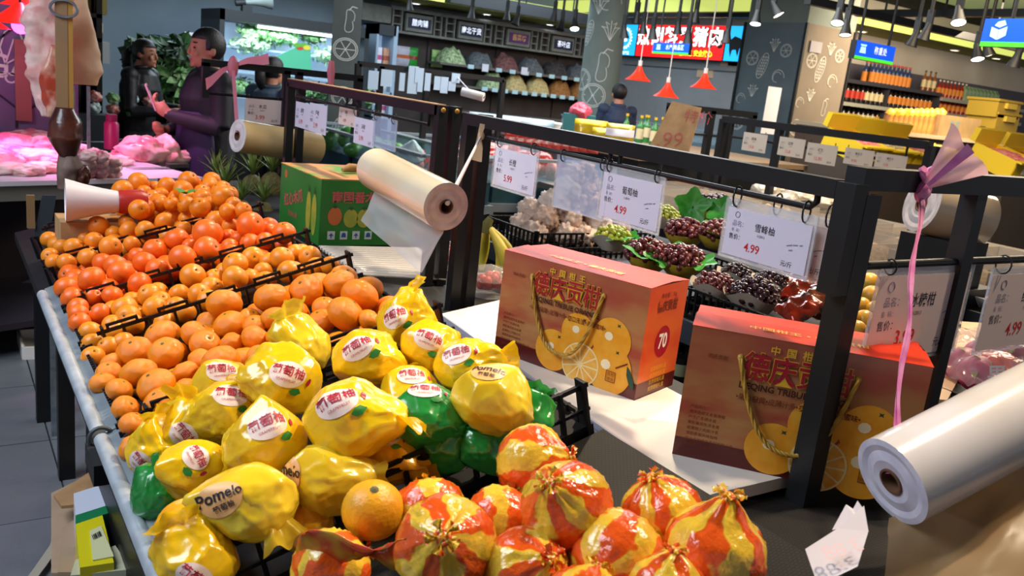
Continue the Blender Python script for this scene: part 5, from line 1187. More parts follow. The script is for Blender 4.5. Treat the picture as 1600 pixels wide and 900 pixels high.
# hanging sheet of the big roll
m = MB(); q0 = rc - Vector((0, 0, R * .98)) + ax * .012; q1 = re - Vector((0, 0, R)); dn = onz(1372, 1010, .885) - q0
def sheet(u, v): return (lambda p: Vector((p.x, p.y, max(p.z, .878))))(q0.lerp(q1, u) + dn * v * (1 + .6 * u) + Vector((0, 0, .012 * math.sin(u * 7 + v * 5) * math.sin(v * 3) + .01 * noise.noise(Vector((u * 6, v * 6, 2))))))
m.grid(sheet, 30, 14); m.build('bag_sheet', M_FILMA, None, 180, ('clear bag sheet hanging down from the large roll', 'plastic sheet'))
# roll hung between the two long racks
ra_ = at(697, 323, 2.02); rb_ = at(588, 264, 2.42); R = 38 * 2.02 / F
bag_roll(ra_, rb_, R, 'clear plastic bag roll hung by white string over the corrugated sheet', M_ROLLC, M_ROLLE)
tp = onx(752, 212, XK - .015)
t = thing('white_string', 'white string with raffia knot holding the clear bag roll', 'string', tp)
m = MB(); m.tube([tp.lerp(ra_ + (rb_ - ra_).normalized() * -.004 + Vector((0, 0, .008)), i / 8) for i in range(9)], [.003 + .003 * i / 8 for i in range(9)], 7); m.build('strand', M_STRING, t, 60)
m = MB()
for k in range(6): ribbon(m, [tp + Vector((0, .004 * (k - 3), .03)), tp + Vector((-.006, .002 * (k - 3), 0)), tp + Vector((-.004, .006 * (k - 2.5), -.03)), tp + Vector((-.006, .008 * (k - 2.5), -.065))], .005, VIEW_R)
m.ball(tp, (.009, .009, .012), 8, 6); m.build('raffia_knot', M_RAFF, t)
m = MB(); dd = [at(572, 340, 2.34), at(645, 425, 2.08), at(684, 352, 2.02)]
e0, e1 = rb_ - Vector((0, 0, R)), ra_ - Vector((0, 0, R)); lo0, lo1 = at(565, 345, 2.36), at(657, 428, 2.1)
def sheet2(u, v):
    p = e0.lerp(e1, u); q = lo0.lerp(lo1, min(1, u * 1.25)) if u < .8 else lo1.lerp(at(690, 368, 2.02), (u - .8) / .2); return p.lerp(q, v) + VIEW_F * (.02 * math.sin(u * 6 + v * 4) * v + .012 * noise.noise(Vector((u * 4, v * 4, 1))))
m.grid(sheet2, 26, 14); m.build('bag_sheet', M_FILM, None, 180, ('clear bag sheet hanging in folds from the string hung roll', 'plastic sheet'))
# far roll on the butcher end rack
fa = at(371, 212, 3.75); fb = at(495, 232, 3.95); R = 24 * 3.75 / F
bag_roll(fa, fb, R, 'tan plastic bag roll hung under the butcher end rack', mat('tan_bag_roll', '#d8b478', .3, 0, '#e4cc98', 5, coat=.5), M_ROLLE)
kn3 = ony(364, 105, YK3 - .02)
t = thing('rose_ribbon', 'rose ribbon with flared ends tied on the butcher end rack', 'ribbon', kn3)
m = MB(); ribbon(m, [kn3.lerp(fa + Vector((0, 0, R * .2)), i / 6) for i in range(7)], .016, VIEW_R); m.build('hanging_strand', M_ROSE, t)
m = MB(); m.ball(kn3, (.024, .02, .05), 10, 7); m.build('knot', M_ROSE, t, 180)
for (ex, ey) in ((420, 88), (322, 128)):
    m = MB(); tipp = ony(ex, ey, YK3 - .05); ribbon(m, [kn3.lerp(tipp, i / 5) + Vector((0, 0, .01 * math.sin(i))) for i in range(6)], [.012 + .038 * i / 5 for i in range(6)], (VIEW_U - VIEW_R * .1).normalized()); m.build('bow_tail', M_ROSE, t)
kn4 = ony(517, 112, YK3 - .02); m = MB(); m.tube([kn4 + Vector((0, 0, .05)), kn4, kn4 + Vector((.005, 0, -.09))], [.012, .02, .01], 8); m.build('rose_tie', M_ROSE, None, 60, ('short rose ribbon tie on the butcher end rack', 'ribbon'))

# ------------------------------------------------------------------ megaphone on a brown carton
c = at(104, 313, 3.05); ax = (at(165, 326, 3.06) - c).normalized(); M = frame(c, Vector((0, 0, 1)), ax.cross(Vector((0, 0, 1)))); M = frame(c, M.to_3x3().col[0], ax.cross(M.to_3x3().col[0]))
Rm = 30 * 3.05 / F
t = thing('megaphone', 'white megaphone with a red body beside the oranges', 'megaphone', c - Vector((0, 0, Rm)))
MB().lathe([(Rm, -.004), (Rm * .97, .006), (Rm * .80, .045), (Rm * .62, .10), (Rm * .5, .15), (Rm * .47, .15), (Rm * .58, .1), (Rm * .76, .045), (Rm * .93, .004), (Rm, -.004)], 32, M).build('horn', mat('white_horn_plastic', '#e4d8d8', .4), t, 60)
MB().lathe([(Rm * .12, .03), (Rm * .3, .035), (Rm * .34, .06), (Rm * .1, .07)], 20, M).build('inner_cone', mat('grey_cone', '#8a86a0', .5), t, 60)
MB().lathe([(Rm * .53, .148), (Rm * .56, .155), (Rm * .62, .215), (Rm * .5, .235), (.0001, .235)], 24, M).build('body', mat('red_body_plastic', '#b02a24', .4), t, 50)
q = M @ Vector((0, 0, .19)); MB().bar(q, q - Vector((0, 0, .10)), .03, .03).build('grip', mat('grey_grip', '#5a5a5a', .5), t)
cc = at(140, 362, 3.12); MB().bb(cc.x - .09, cc.x + .13, cc.y - .06, cc.y + .1, .80, c.z - Rm * .98).build('small_carton', CARD, tags=('plain brown carton the white megaphone rests on', 'carton'))
# clamp and lamp board behind the rail end
p = onz(66, 330, .86); t = thing('side_flap', 'dark slanting panel at the far end of the rail', 'panel', (p.x, p.y, .72))
MB().prism([(0, 0), (.05, 0), (.075, .16), (.03, .16)], .012, frame((p.x - .03, p.y, .76), (1, 0, 0), (0, 0, 1))).build('panel_sheet', mat('slate_panel', '#323a40', .6), t)
MB().bb(p.x - .05, p.x - .025, p.y - .02, p.y + .0, .8, .92).build('wooden_strip', mat('pale_wood', '#8a6a44', .7), t)

# ------------------------------------------------------------------ green carton
O = onz(497, 384, .871); M_GC = mat('green_carton_print', '#2f7f2e', .5, 0, '#27722a', 5); M_GCT = mat('green_carton_lid_print', '#5c9a38', .5, 0, '#c88a50', 7, lo=.42, hi=.5)
W, D, Hh = .36, .42, .232
t = thing('green_carton', 'green papaya carton with printed fruit beside the bag roll', 'carton', (O.x + W / 2, O.y + D / 2, .871)); M = Matrix.Translation((O.x, O.y, .871))
MB().bb(0, W, 0, D, 0, Hh, M=M).build('carton_body', M_GC, t)
MB().bb(-.002, W + .002, 0, D * .5 - .001, Hh, Hh + .004, M=M).build('lid_flap', M_GCT, t); MB().bb(-.002, W + .002, D * .5 + .001, D, Hh, Hh + .003, M=M).build('lid_flap', M_GCT, t)
Ff = frame(M @ Vector((0, -.0012, 0)), (1, 0, 0), (0, 0, 1)); Fl = frame(M @ Vector((-.0012, D, 0)), (0, -1, 0), (0, 0, 1))
M_PKI = mat('pink_print', '#c85a5a', .5); M_PAP = mat('papaya_print', '#b8a83a', .5, 0, '#8aa03a', 20); M_PAPR = mat('orange_print', '#c86a34', .5); M_PALEP = mat('pale_print', '#cfd8d0', .5); M_BLUP = mat('blue_print', '#2a5a9a', .5)
mb = MB(); text(mb, '南国番木瓜', .042, Ff @ Matrix.Translation((.145, .17, 0)), bold=.03); mb.build('lettering', M_PKI, t)
for x, y, r, mm in ((.055, .105, .026, M_PAPR), (.115, .098, .027, M_PAP), (.165, .098, .027, M_PAP)):
    mb = MB(); flat(mb, disc_pts(r, r * 1.25, 22, cx=x, cy=y), Ff); mb.build('printed_fruit', mm, t)
    mb = MB(); [flat(mb, [(x, y + r), (x + .012 * math.cos(a), y + r + .02 * abs(math.sin(a)) + .004), (x + .006 * math.cos(a + .5), y + r + .01)], Ff, .0004) for a in (.4, 1.3, 2.0, 2.8)]; mb.build('printed_leaves', M_LEAFP, t)
for k in range(4):
    x = .045 + k * .047; mb = MB(); flat(mb, [(x - .014, .022), (x + .014, .022), (x + .014, .052), (x - .014, .052)], Ff); mb.build('printed_symbol', M_PALEP, t)
    mb = MB(); flat(mb, [(x - .009, .03), (x + .009, .03), (x + .007, .044), (x, .047), (x - .007, .044)] if k % 2 else [(x - .009, .035), (x, .046), (x + .009, .035), (x + .002, .035), (x + .002, .027), (x - .002, .027), (x - .002, .035)], Ff, .0004); mb.build('printed_icon', M_BLUP, t)
mb = MB(); text(mb, '红心木瓜', .05, Fl @ Matrix.Translation((.15, .12, 0)) @ Matrix.Rotation(.25, 4, 'Z'), bold=.03); text(mb, '新鲜水果', .024, Fl @ Matrix.Translation((.15, .06, 0))); mb.build('lettering', M_PKI, t)
for x in (.31, .365):
    mb = MB(); flat(mb, disc_pts(.024, .075, 22, cx=x, cy=.10), Fl); mb.build('printed_fruit', M_PAP, t)
    mb = MB(); [flat(mb, [(x, .17), (x + .02 * math.cos(a), .18 + .03 * math.sin(a)), (x + .008 * math.cos(a + .5), .18)], Fl, .0004) for a in (.3, 1, 1.7, 2.4)]; mb.build('printed_leaves', M_LEAFP, t)
mb = MB(); flat(mb, disc_pts(.016, .016, 16, cx=.06, cy=.2), Fl); mb.build('printed_seal', M_PAPR, t)
q = M @ Vector((.17, .16, Hh + .004)); m = MB(); m.tube([q + Vector((-.03, 0, .012)), q + Vector((0, .01, .02)), q + Vector((.03, .015, .018)), q + Vector((.05, .015, .012))], [.008, .017, .016, .006], 8); m.build('ginger_root', mat('ginger_skin', '#b08658', .8, 0, '#98703f', 30), None, 60, ('knob of ginger root lying on the green carton', 'ginger'))

# ------------------------------------------------------------------ corrugated clear sheet
m = MB(); a, b2, c2 = onz(497, 386, .892), onz(595, 388, .892), onz(640, 432, .892); d2 = onz(560, 428, .892)
def cor(u, v):
    p = a.lerp(b2 + Vector((.14, -.02, 0)), u).lerp(d2.lerp(c2 + Vector((.10, -.05, 0)), u), v); return p + Vector((0, 0, .006 * math.sin(v * 2 * math.pi * 13)))
m.grid(cor, 10, 130); ob = m.build('corrugated_sheet', mat('clear_corrugated_plastic', '#cfc8c0', .15, alpha=.62, spec=.7), None, 60, ('clear corrugated plastic sheet in front of the green carton', 'sheet'))
md = ob.modifiers.new('thickness', 'SOLIDIFY'); md.thickness = .0012

# ------------------------------------------------------------------ pineapples
M_PLEAF = mat('pineapple_leaf', '#5e7a34', .5, 0, '#8a9a4c', 14); M_PBODY = mat('pineapple_skin', '#4a4426', .7, 0, '#6a6030', 40, .6, 60)
def pineapple(px, py, d, s, seed, lab, big):
    p = at(px, py, d); r = random.Random(seed); t = thing('pineapple', lab, 'pineapple', (p.x, p.y, p.z - .16 * s), 'pineapples behind the green carton')
    MB().ball((p.x, p.y, p.z - .08 * s), (.055 * s, .055 * s, .08 * s), 16, 12).build('fruit', M_PBODY, t, 180)
    for k in range(26):
        a = k * 2.4; tilt = .15 + .75 * (k / 26); L = s * (.13 - .04 * k / 26) * r.uniform(.85, 1.15); w = .016 * s
        o = Vector((math.cos(a), math.sin(a), 0)); sd = Vector((-math.sin(a), math.cos(a), 0)); m = MB()
        def lf(u, v, o=o, sd=sd, L=L, w=w, tilt=tilt, m_=k): return p + o * (L * v * math.sin(tilt) * (1 + .3 * v)) + Vector((0, 0, L * v * math.cos(tilt) * (1 - .25 * v * tilt))) + sd * ((u - .5) * w * (1 - v) ** .6 + 0) + o * (-.3 * w * abs(u - .5))
        m.grid(lf, 2, 5); m.build('crown_leaf', M_PLEAF, t)
for i, (px, py, d, s, lab) in enumerate(((352, 290, 4.05, 1.0, 'pineapple with spiky crown nearest the oranges'), (395, 272, 4.3, 1.1, 'pineapple crown under the tan bag roll'), (425, 268, 4.2, 1.1, 'pineapple with yellowish crown close to the rack posts'), (338, 272, 4.4, 1.0, 'pineapple crown beside the butcher counter'), (378, 312, 3.9, .9, 'low pineapple behind the orange crate'), (412, 315, 3.75, .9, 'low pineapple next to the green carton'))): pineapple(px, py, d, s, i, lab, 1)

# ------------------------------------------------------------------ bananas and strawberry packs behind the rack posts
M_BAN = mat('banana_skin', '#c8b43c', .45, 0, '#a8a030', 8); M_BTIP = mat('banana_tip', '#5c5a28', .8)
q = onz(752, 440, .871); t = thing('banana_bunch', 'bunch of greenish bananas standing behind the strawberry pack', 'bananas', q)
for k in range(4):
    a = -1.2 + k * .75; m = MB(); pts3 = [q + Vector((math.cos(a) * (.012 + .075 * math.sin(s * 2.3)), math.sin(a) * (.012 + .075 * math.sin(s * 2.3)), .175 - .155 * s)) for s in [i / 8 for i in range(9)]]
    m.tube(pts3, [.008, .012, .016, .018, .019, .018, .016, .012, .006], 8); m.build('banana', M_BAN, t, 60)
MB().tube([q + Vector((0, 0, .16)), q + Vector((.0, 0, .19)), q + Vector((.01, .0, .205))], [.02, .016, .012], 8).build('stalk', M_BTIP, t, 60)
M_STRAW = mat('strawberry_skin', '#a8241c', .35, 0, '#c83c28', 30, .4, 120); M_CLEAR = mat('clear_punnet', '#e8e8ea', .08, alpha=.22, spec=.7)
for (px, py, lab) in ((762, 462, 'clear punnet of strawberries beside the gift box'), (690, 418, 'clear punnet of pinkish strawberries behind the rack post')):
    q = onz(px, py, .871); t = thing('strawberry_punnet', lab, 'punnet', q)
    MB().lathe([(.0001, .001), (.05, .001), (.062, .05), (.068, .055), (.064, .055), (.058, .05)], 20, Matrix.Translation(q)).build('tray', M_CLEAR, t, 60)
    r = random.Random(3)
    for k in range(14):
        a = r.uniform(0, 6.28); rr_ = r.uniform(0, .04); MB().ball(q + Vector((rr_ * math.cos(a), rr_ * math.sin(a), .03 + .035 * (k / 14))), (.016, .016, .018), 8, 6).build('strawberry', M_STRAW, t, 180)
    MB().lathe([(.066, .055), (.055, .085), (.0001, .098)], 20, Matrix.Translation(q)).build('film_lid', M_CLEAR, t, 60)
# white folded paper tag lying by the rack post
Mq = at(1318, 850, 1.05); t = thing('folded_tag', 'folded white paper tag with faint mirrored price by the rack post', 'paper', Mq - Vector((0, 0, .06)))
MB().poly([at(1258, 858, 1.05), at(1308, 826, 1.07), at(1350, 790, 1.09), at(1357, 830, 1.07), at(1340, 885, 1.03), at(1278, 915, 1.02)]).build('paper_leaf', mat('folded_paper', '#d4ccd0', .6), t)
MB().poly([at(1300, 828, 1.08), at(1322, 788, 1.10), at(1333, 795, 1.095), at(1340, 782, 1.10), at(1352, 800, 1.085), at(1345, 820, 1.075)]).build('paper_leaf', mat('folded_paper', '#d4ccd0', .6), t)
ctr = at(1309, 852, 1.045); mb = MB(); text(mb, '3.88', .026, frame(ctr - VIEW_F * .014, (at(1258, 858, 1.05) - at(1357, 830, 1.07)), at(1350, 790, 1.09) - at(1340, 885, 1.03)), bold=0); mb.build('lettering', mat('faint_red_ink', '#e6c4c6', .6), t)

# ------------------------------------------------------------------ flattened cartons and packs under the rail
M_CARD2 = mat('pale_cardboard', '#b49a80', .85, 0, '#a88e74', 9)
def sheet_px(name, lab, cat, pts, z0, m, th=.006, tagit=True, parent=None):
    """flat board lying at height z, outline given on that level"""
    v = [onz(px, py, z0) for px, py in pts]; mb = MB(); mb.prism([(p.x, p.y) for p in v], th, Matrix.Translation((0, 0, z0)))
    return mb.build(name, m, parent, None, (lab, cat) if parent is None else None)
sheet_px('flat_carton', 'flattened brown carton on the floor under the rail', 'cardboard', [(80, 775), (150, 740), (190, 690), (215, 760), (240, 900), (80, 900)], .02, M_CARD2, .01)
sheet_px('flat_carton', 'flattened carton lying on top under the rail', 'cardboard', [(98, 830), (200, 760), (225, 900), (90, 900)], .05, mat('tan_cardboard', '#a48a70', .85), .012)
sheet_px('flat_carton', 'folded carton flap leaning behind the yellow pack', 'cardboard', [(84, 778), (150, 735), (175, 712), (150, 790), (96, 795)], .10, CARD, .01)
zt_ = .16
t = thing('printed_pack', 'white green and yellow printed pack on the cartons', 'pack', onz(150, 830, .06))
for nm, pts4, m in (('white_panel', [(115, 772), (165, 756), (182, 786), (118, 806)], mat('white_pack_print', '#cfd4e4', .35)), ('green_band', [(118, 806), (182, 786), (186, 797), (118, 820)], mat('green_pack_print', '#1d7a4c', .35)), ('yellow_panel', [(118, 820), (160, 806), (178, 880), (125, 888)], mat('yellow_pack_print', '#d8cc1c', .35)), ('cream_panel', [(140, 830), (158, 822), (178, 870), (145, 876)], mat('cream_pack_print', '#cfd0a0', .5))):
    z_ = zt_ + (.004 if nm == 'cream_panel' else 0); v = [onz(px, py, z_) for px, py in pts4]; mb = MB(); mb.prism([(p.x, p.y) for p in v], .003 if nm == 'cream_panel' else .10, Matrix.Translation((0, 0, z_ - (.001 if nm == 'cream_panel' else .098)))); mb.build(nm, m, t)
v = [onz(px, py, zt_ + .009) for px, py in ((143, 836), (157, 829), (160, 836), (146, 843))]
for k in range(7):
    mb = MB(); u0, u1 = k / 7, k / 7 + .07 + .03 * (k % 3); mb.poly([v[0].lerp(v[1], u0), v[0].lerp(v[1], u1), v[3].lerp(v[2], u1), v[3].lerp(v[2], u0)]); mb.build('barcode_line', INK, t)
sheet_px('paper_scrap', 'crumpled pale printed bag below the yellow pack', 'paper', [(118, 885), (180, 862), (205, 900), (110, 910)], .12, mat('pale_scrap', '#b8b89a', .6), .02)
m = MB(); pa = [onz(px, py, .02) for px, py in ((108, 775), (100, 810), (88, 850), (62, 888), (30, 930))]
ribbon(m, pa, .035, (1, .3, 0)); ob = m.build('packing_strap', mat('beige_strap', '#a49c8c', .6), None, None, ('beige packing strap curling over the floor', 'strap')); ob.modifiers.new('thickness', 'SOLIDIFY').thickness = .003
# white tray on the floor by the cross frame
q = onz(66, 545, 0); t = thing('foam_tray', 'white foam tray on the floor below the rail', 'tray', q)
MB().bb(q.x - .09, q.x + .09, q.y - .14, q.y + .14, 0, .012).build('tray_base', WHITE, t)
for a, b in (((-.09, -.14), (.09, -.14)), ((.09, -.14), (.09, .14)), ((.09, .14), (-.09, .14)), ((-.09, .14), (-.09, -.14))): MB().bar(q + Vector((a[0], a[1], .03)), q + Vector((b[0], b[1], .03)), .012, .06).build('tray_side', WHITE, t)

# ------------------------------------------------------------------ second fruit table with grapes, beyond the gift boxes
XG = 2.08; ZG = .90
M_TEDGE = mat('blue_grey_table_edge', '#49525a', .4, .3)
GT = thing('grape_table', 'dark fruit table with grey edge carrying the grape crates', 'table', (2.6, 1.9, 0))
MB().bb(2.02, 3.15, .5, 3.45, .78, .80).build('table_top', M_TOPB, GT)
MB().bb(2.0, 2.02, .5, 3.45, .74, .815).build('edge_trim', M_TEDGE, GT)
MB().bb(2.02, 3.15, 3.45, 3.47, .74, .815).build('edge_trim', M_TEDGE, GT)
MB().bb(2.08, 3.1, .55, 3.4, .04, .74).build('table_base', BLACK, GT)
for x in (2.1, 3.08):
    for y in (.6, 3.35): MB().bb(x - .03, x + .03, y - .03, y + .03, 0, .05).build('leg', BLACK, GT)
def low_crate(x0, x1, ya, yb, h, lab, zb=.80):
    t = thing('low_crate', lab, 'crate', ((x0 + x1) / 2, (ya + yb) / 2, zb)); up = Vector((0, 0, 1))
    MB().bb(x0, x1, ya, yb, zb, zb + .012).build('crate_base', PLASTIC, t)
    for a, b in (((x0, ya), (x0, yb)), ((x1, ya), (x1, yb)), ((x0, ya), (x1, ya)), ((x0, yb), (x1, yb))):
        m = MB(); lattice_wall(m, Vector((a[0], a[1], zb)), Vector((b[0], b[1], zb)), up, .004, h, False, .03, .006, .014); m.build('crate_wall', PLASTIC, t)
    return t
low_crate(XG, 2.75, onz(911, 364, ZG).y, onz(841, 337, ZG).y, .10, 'black crate heaped with pale foam wrapped fruit')
ya = onz(1085, 446, ZG).y; yb = onz(925, 372, ZG).y
low_crate(XG, 2.8, ya + .01, yb, .06, 'black crate tray under the grape bowls')
yc = onz(1300, 515, ZG).y
low_crate(XG, 2.75, yc, ya, .10, 'black crate of wrapped dark grapes and foil packs')
low_crate(2.0, 2.7, .62, yc - .08, .10, 'black crate under the dragon fruit bags')
# foam wrapped fruit
M_FOAM = mat('cream_foam_net', '#f0d2bc', .7, 0, '#e4b49a', 5, .5, 30, rnd='#f4e0d0')
r = random.Random(5); base = [None] * 3
for k in range(3):
    bm = bmesh.new(); bmesh.ops.create_icosphere(bm, subdivisions=4, radius=1)
    for v in bm.verts: d = v.co.normalized(); v.co = d * (.95 + .3 * noise.noise(d * 2.5 + Vector((k * 5, 0, 0))) + .30 * max(0, 1 - 2.5 * abs(noise.noise(d * 3.5 + Vector((k, 4, 0))))) ** 2 + .12 * noise.noise(d * 9 + Vector((k, 0, 7))))
    base[k] = bpy.data.meshes.new('wrapped_fruit'); bm.to_mesh(base[k]); bm.free(); base[k].materials.append(M_FOAM); base[k].polygons.foreach_set('use_smooth', [True] * len(base[k].polygons))
cy = (onz(911, 364, ZG).y + onz(841, 337, ZG).y) / 2
wl = onz(841, 337, ZG).y - onz(911, 364, ZG).y
for lv, (n, hw, hd) in enumerate(((16, .30, wl / 2 - .03), (12, .24, wl / 2 - .08), (8, .17, .10), (5, .11, .07), (2, .05, .03))):
    for k in range(n):
        o = bpy.data.objects.new('wrapped_fruit', base[k % 3]); COL.objects.link(o); o.scale = (r.uniform(.045, .058),) * 3; o.rotation_euler = (r.uniform(0, 6), r.uniform(0, 6), 0)
        a = k * 2.4 + lv; rr_ = math.sqrt((k + .5) / n)
        o.location = (2.40 + math.cos(a) * hw * rr_, cy + math.sin(a) * hd * rr_, .875 + lv * .062); tag(o, 'pale foam wrapped fruit in the crate behind the gift box', 'fruit', 'pale foam wrapped fruit')
# grapes
M_GRG = mat('green_grape', '#94a028', .2, 0, '#b8b848', 14, coat=.5, sss=.1); M_GRR = mat('red_grape', '#5c2226', .2, 0, '#7c3432', 20, coat=.5); M_GRP = mat('black_grape', '#2c1820', .2, 0, '#43232a', 20, coat=.5)
M_BOWL = mat('yellow_paper_bowl', '#b89a2c', .6, 0, '#9a8424', 10); M_WRAP = mat('white_paper_wrap', '#cfc4b4', .7, 0, '#b8ac9c', 8); M_VINE = mat('vine_leaf', '#37922a', .4, 0, '#4aa838', 18, .3, 30)
def grape_bunch(mb, c, R, n, seed, gr=.0095, flat_=.7):
    rg_ = random.Random(seed)
    for k in range(n):
        z = 1 - (k + .5) / n * 1.25; rr_ = math.sqrt(max(0, 1 - z * z)); a = k * 2.39996; j = Vector((rg_.uniform(-.1, .1), rg_.uniform(-.1, .1), rg_.uniform(-.1, .1)))
        mb.ball(Vector(c) + Vector((rr_ * math.cos(a) + j.x, rr_ * math.sin(a) + j.y, (z + j.z) * flat_)) * R, gr * rg_.uniform(.9, 1.15), 8, 6)
    mb.ball(c, (R * .85, R * .85, R * .85 * flat_), 10, 7)
def leaf_outline(s):
    pts_ = []
    for k in range(30):
        a = 2 * math.pi * k / 30; rr_ = s * (.85 + .15 * math.cos(5 * (a - math.pi / 2))) * (1 + .06 * math.cos(25 * a)); pts_.append((rr_ * math.cos(a), rr_ * math.sin(a)))
    return pts_
def vine_leaf(mb, c, n, up, s, seed):
    M = frame(c, Vector(n).cross(Vector(up)), up); o_ = leaf_outline(s); k = len(o_); vv = [(0, 0, .1 * s)]
    for f_ in (.5, 1): vv += [(p[0] * f_, p[1] * f_, .1 * s * (1 - f_ * 1.6) + .12 * s * f_ * noise.noise(Vector((p[0] * 20 + seed, p[1] * 20, 0)))) for p in o_]
    fs = [(0, 1 + j, 1 + (j + 1) % k) for j in range(k)] + [(1 + j, 1 + k + j, 1 + k + (j + 1) % k, 1 + (j + 1) % k) for j in range(k)]
    mb.add([M @ Vector(v) for v in vv], fs)
def grape_bowl(px, py, z, rpx, m, lab, seed, leaves, bowl=True, wrap=False):
    c = onz(px, py, z); d = (c - CAM).length; R = rpx * 1.12 * d / F; t = thing('grape_bowl', lab, 'grapes', (c.x, c.y, c.z - R * .8), 'bowls of grapes')
    mb = MB(); grape_bunch(mb, c, R, int(70), seed, R * .17); mb.build('grapes', m, t, 180)
    if bowl: MB().lathe([(.0001, -R * .82), (R * .6, -R * .8), (R * 1.02, -R * .35), (R * 1.12, -R * .1), (R * 1.08, -R * .1), (R * .95, -R * .35), (R * .5, -R * .7)], 24, Matrix.Translation(c)).build('paper_bowl', M_BOWL, t, 60)
    if wrap:
        mb = MB(); mb.grid(lambda u, v: c + Vector((math.cos(u * 6.283) * R * (.7 + .75 * v), math.sin(u * 6.283) * R * (.7 + .75 * v), -R * .75 + R * .9 * v + .18 * R * math.sin(u * 25) * v)), 28, 5, closed_u=True); mb.build('paper_wrap', M_WRAP, t, 60)
    for i, (dx, dy, s) in enumerate(leaves):
        mb = MB(); q = c + Vector((dx * R, dy * R, R * .15)); vine_leaf(mb, q, Vector((dx * .5 - .4, dy * .5 - .5, 1)).normalized(), Vector((dx, dy, .1)), R * s * 1.35, seed + i); mb.build('vine_leaf', M_VINE, t, 60)
gb = [(958, 372, .93, 22, M_GRG, 'green grapes in a wrap near the foam wrapped fruit', ((-.5, -1.1, .7), (.5, -.9, .6)), False, True), (1036, 338, .93, 20, M_GRG, 'green grapes in white paper beside the big leaf', (), False, True),
      (1014, 398, .93, 28, M_GRR, 'red grapes in a bowl directly behind the gift box', ((-1.0, -.6, .8), (1.0, -.8, .7)), True, False), (1066, 407, .93, 28, M_GRR, 'red grapes in a bowl with leaves at the crate corner', ((-1.1, .4, .7), (1.0, .5, .8), (.2, -1.1, .6)), True, False),
      (1070, 363, .93, 24, M_GRR, 'red grapes in a bowl in the second row', ((.9, .8, .9), (1.0, -.6, .7)), True, False), (1120, 326, .95, 25, M_GRP, 'dark grapes heaped at the back under the rack rod', (), True, False), (1122, 366, .95, 24, M_GRR, 'tall bunch of red grapes next to the large price tag', ((-1, -.8, .6),), True, False)]
for i, a in enumerate(gb): grape_bowl(*a[:6], 40 + i, a[6], a[7], a[8])
c = onz(1082, 322, .99); t = thing('large_vine_leaf', 'large green vine leaf spread behind the grape bowls', 'leaf', c - Vector((0, 0, .05))); mb = MB(); vine_leaf(mb, c, Vector((-.6, -.5, .8)).normalized(), Vector((.2, .1, 1)), .10, 3); mb.build('leaf_blade', M_VINE, t, 60)
mb = MB(); vine_leaf(mb, c + Vector((.1, -.10, .0)), Vector((-.6, -.5, .8)).normalized(), Vector((.5, -.1, 1)), .08, 9); mb.build('leaf_blade', M_VINE, t, 60); MB().tube([c, c + Vector((.03, .02, -.08)), (c.x + .04, c.y + .03, .80)], .004, 6).build('leaf_stalk', M_VINE, t)
# wrapped dark grapes
for i, (px, py, rp, lab) in enumerate(((1118, 447, 24, 'dark red grapes in a white wrapper by the crate rim'), (1180, 462, 30, 'black grapes in a white wrapper in the middle of the crate'), (1150, 428, 18, 'black grapes in a wrapper behind the others'), (1208, 440, 20, 'black grapes in a wrapper under the large price tag'))):
    grape_bowl(px, py, .915, rp, M_GRP if i else M_GRR, lab, 60 + i, (), False, True)
# foil packs
M_FOIL = mat('red_brown_foil', '#a8321c', .18, .3, '#4a2c20', 9, .4, 20, coat=.6, lo=.42, hi=.55); M_FOIL2 = mat('copper_foil', '#b0542c', .18, .4, '#5c3a28', 9, .4, 20, coat=.6, lo=.42, hi=.55)
for i, (px, py, a) in enumerate(((1238, 476, .2), (1275, 466, .5), (1224, 496, -.3), (1262, 492, .1), (1288, 490, .6), (1250, 458, .4))):
    p = onz(px, py, .90); pack('foil_pack', 'shiny red and brown foil pack in the crate by the rack corner', (p.x, p.y, p.z), .13, .12, .04, [(M_FOIL, M_FOIL2)[i % 2]], group='foil packs in the crate', up=(.8 * math.cos(a), .8 * math.sin(a), .5), xdir=(-math.sin(a), math.cos(a), .1), crumple=.02)
# yellow round fruit in a clear bag
M_YF = mat('yellow_fruit_skin', '#dca02c', .35, 0, '#e4b048', 14, .1, 120)
yb_ = [(1362, 462), (1345, 480), (1368, 486), (1350, 500), (1330, 498), (1372, 508), (1338, 516), (1358, 442), (1380, 470), (1395, 498), (1320, 480)]
for px, py in yb_:
    c = onz(px, py, .90); R = 15 * (c - CAM).length / F; MB().ball(c, R, 16, 11).build('yellow_fruit', M_YF, None, 180, ('round yellow fruit piled behind the rack post', 'fruit', 'yellow fruit behind the rack post'))
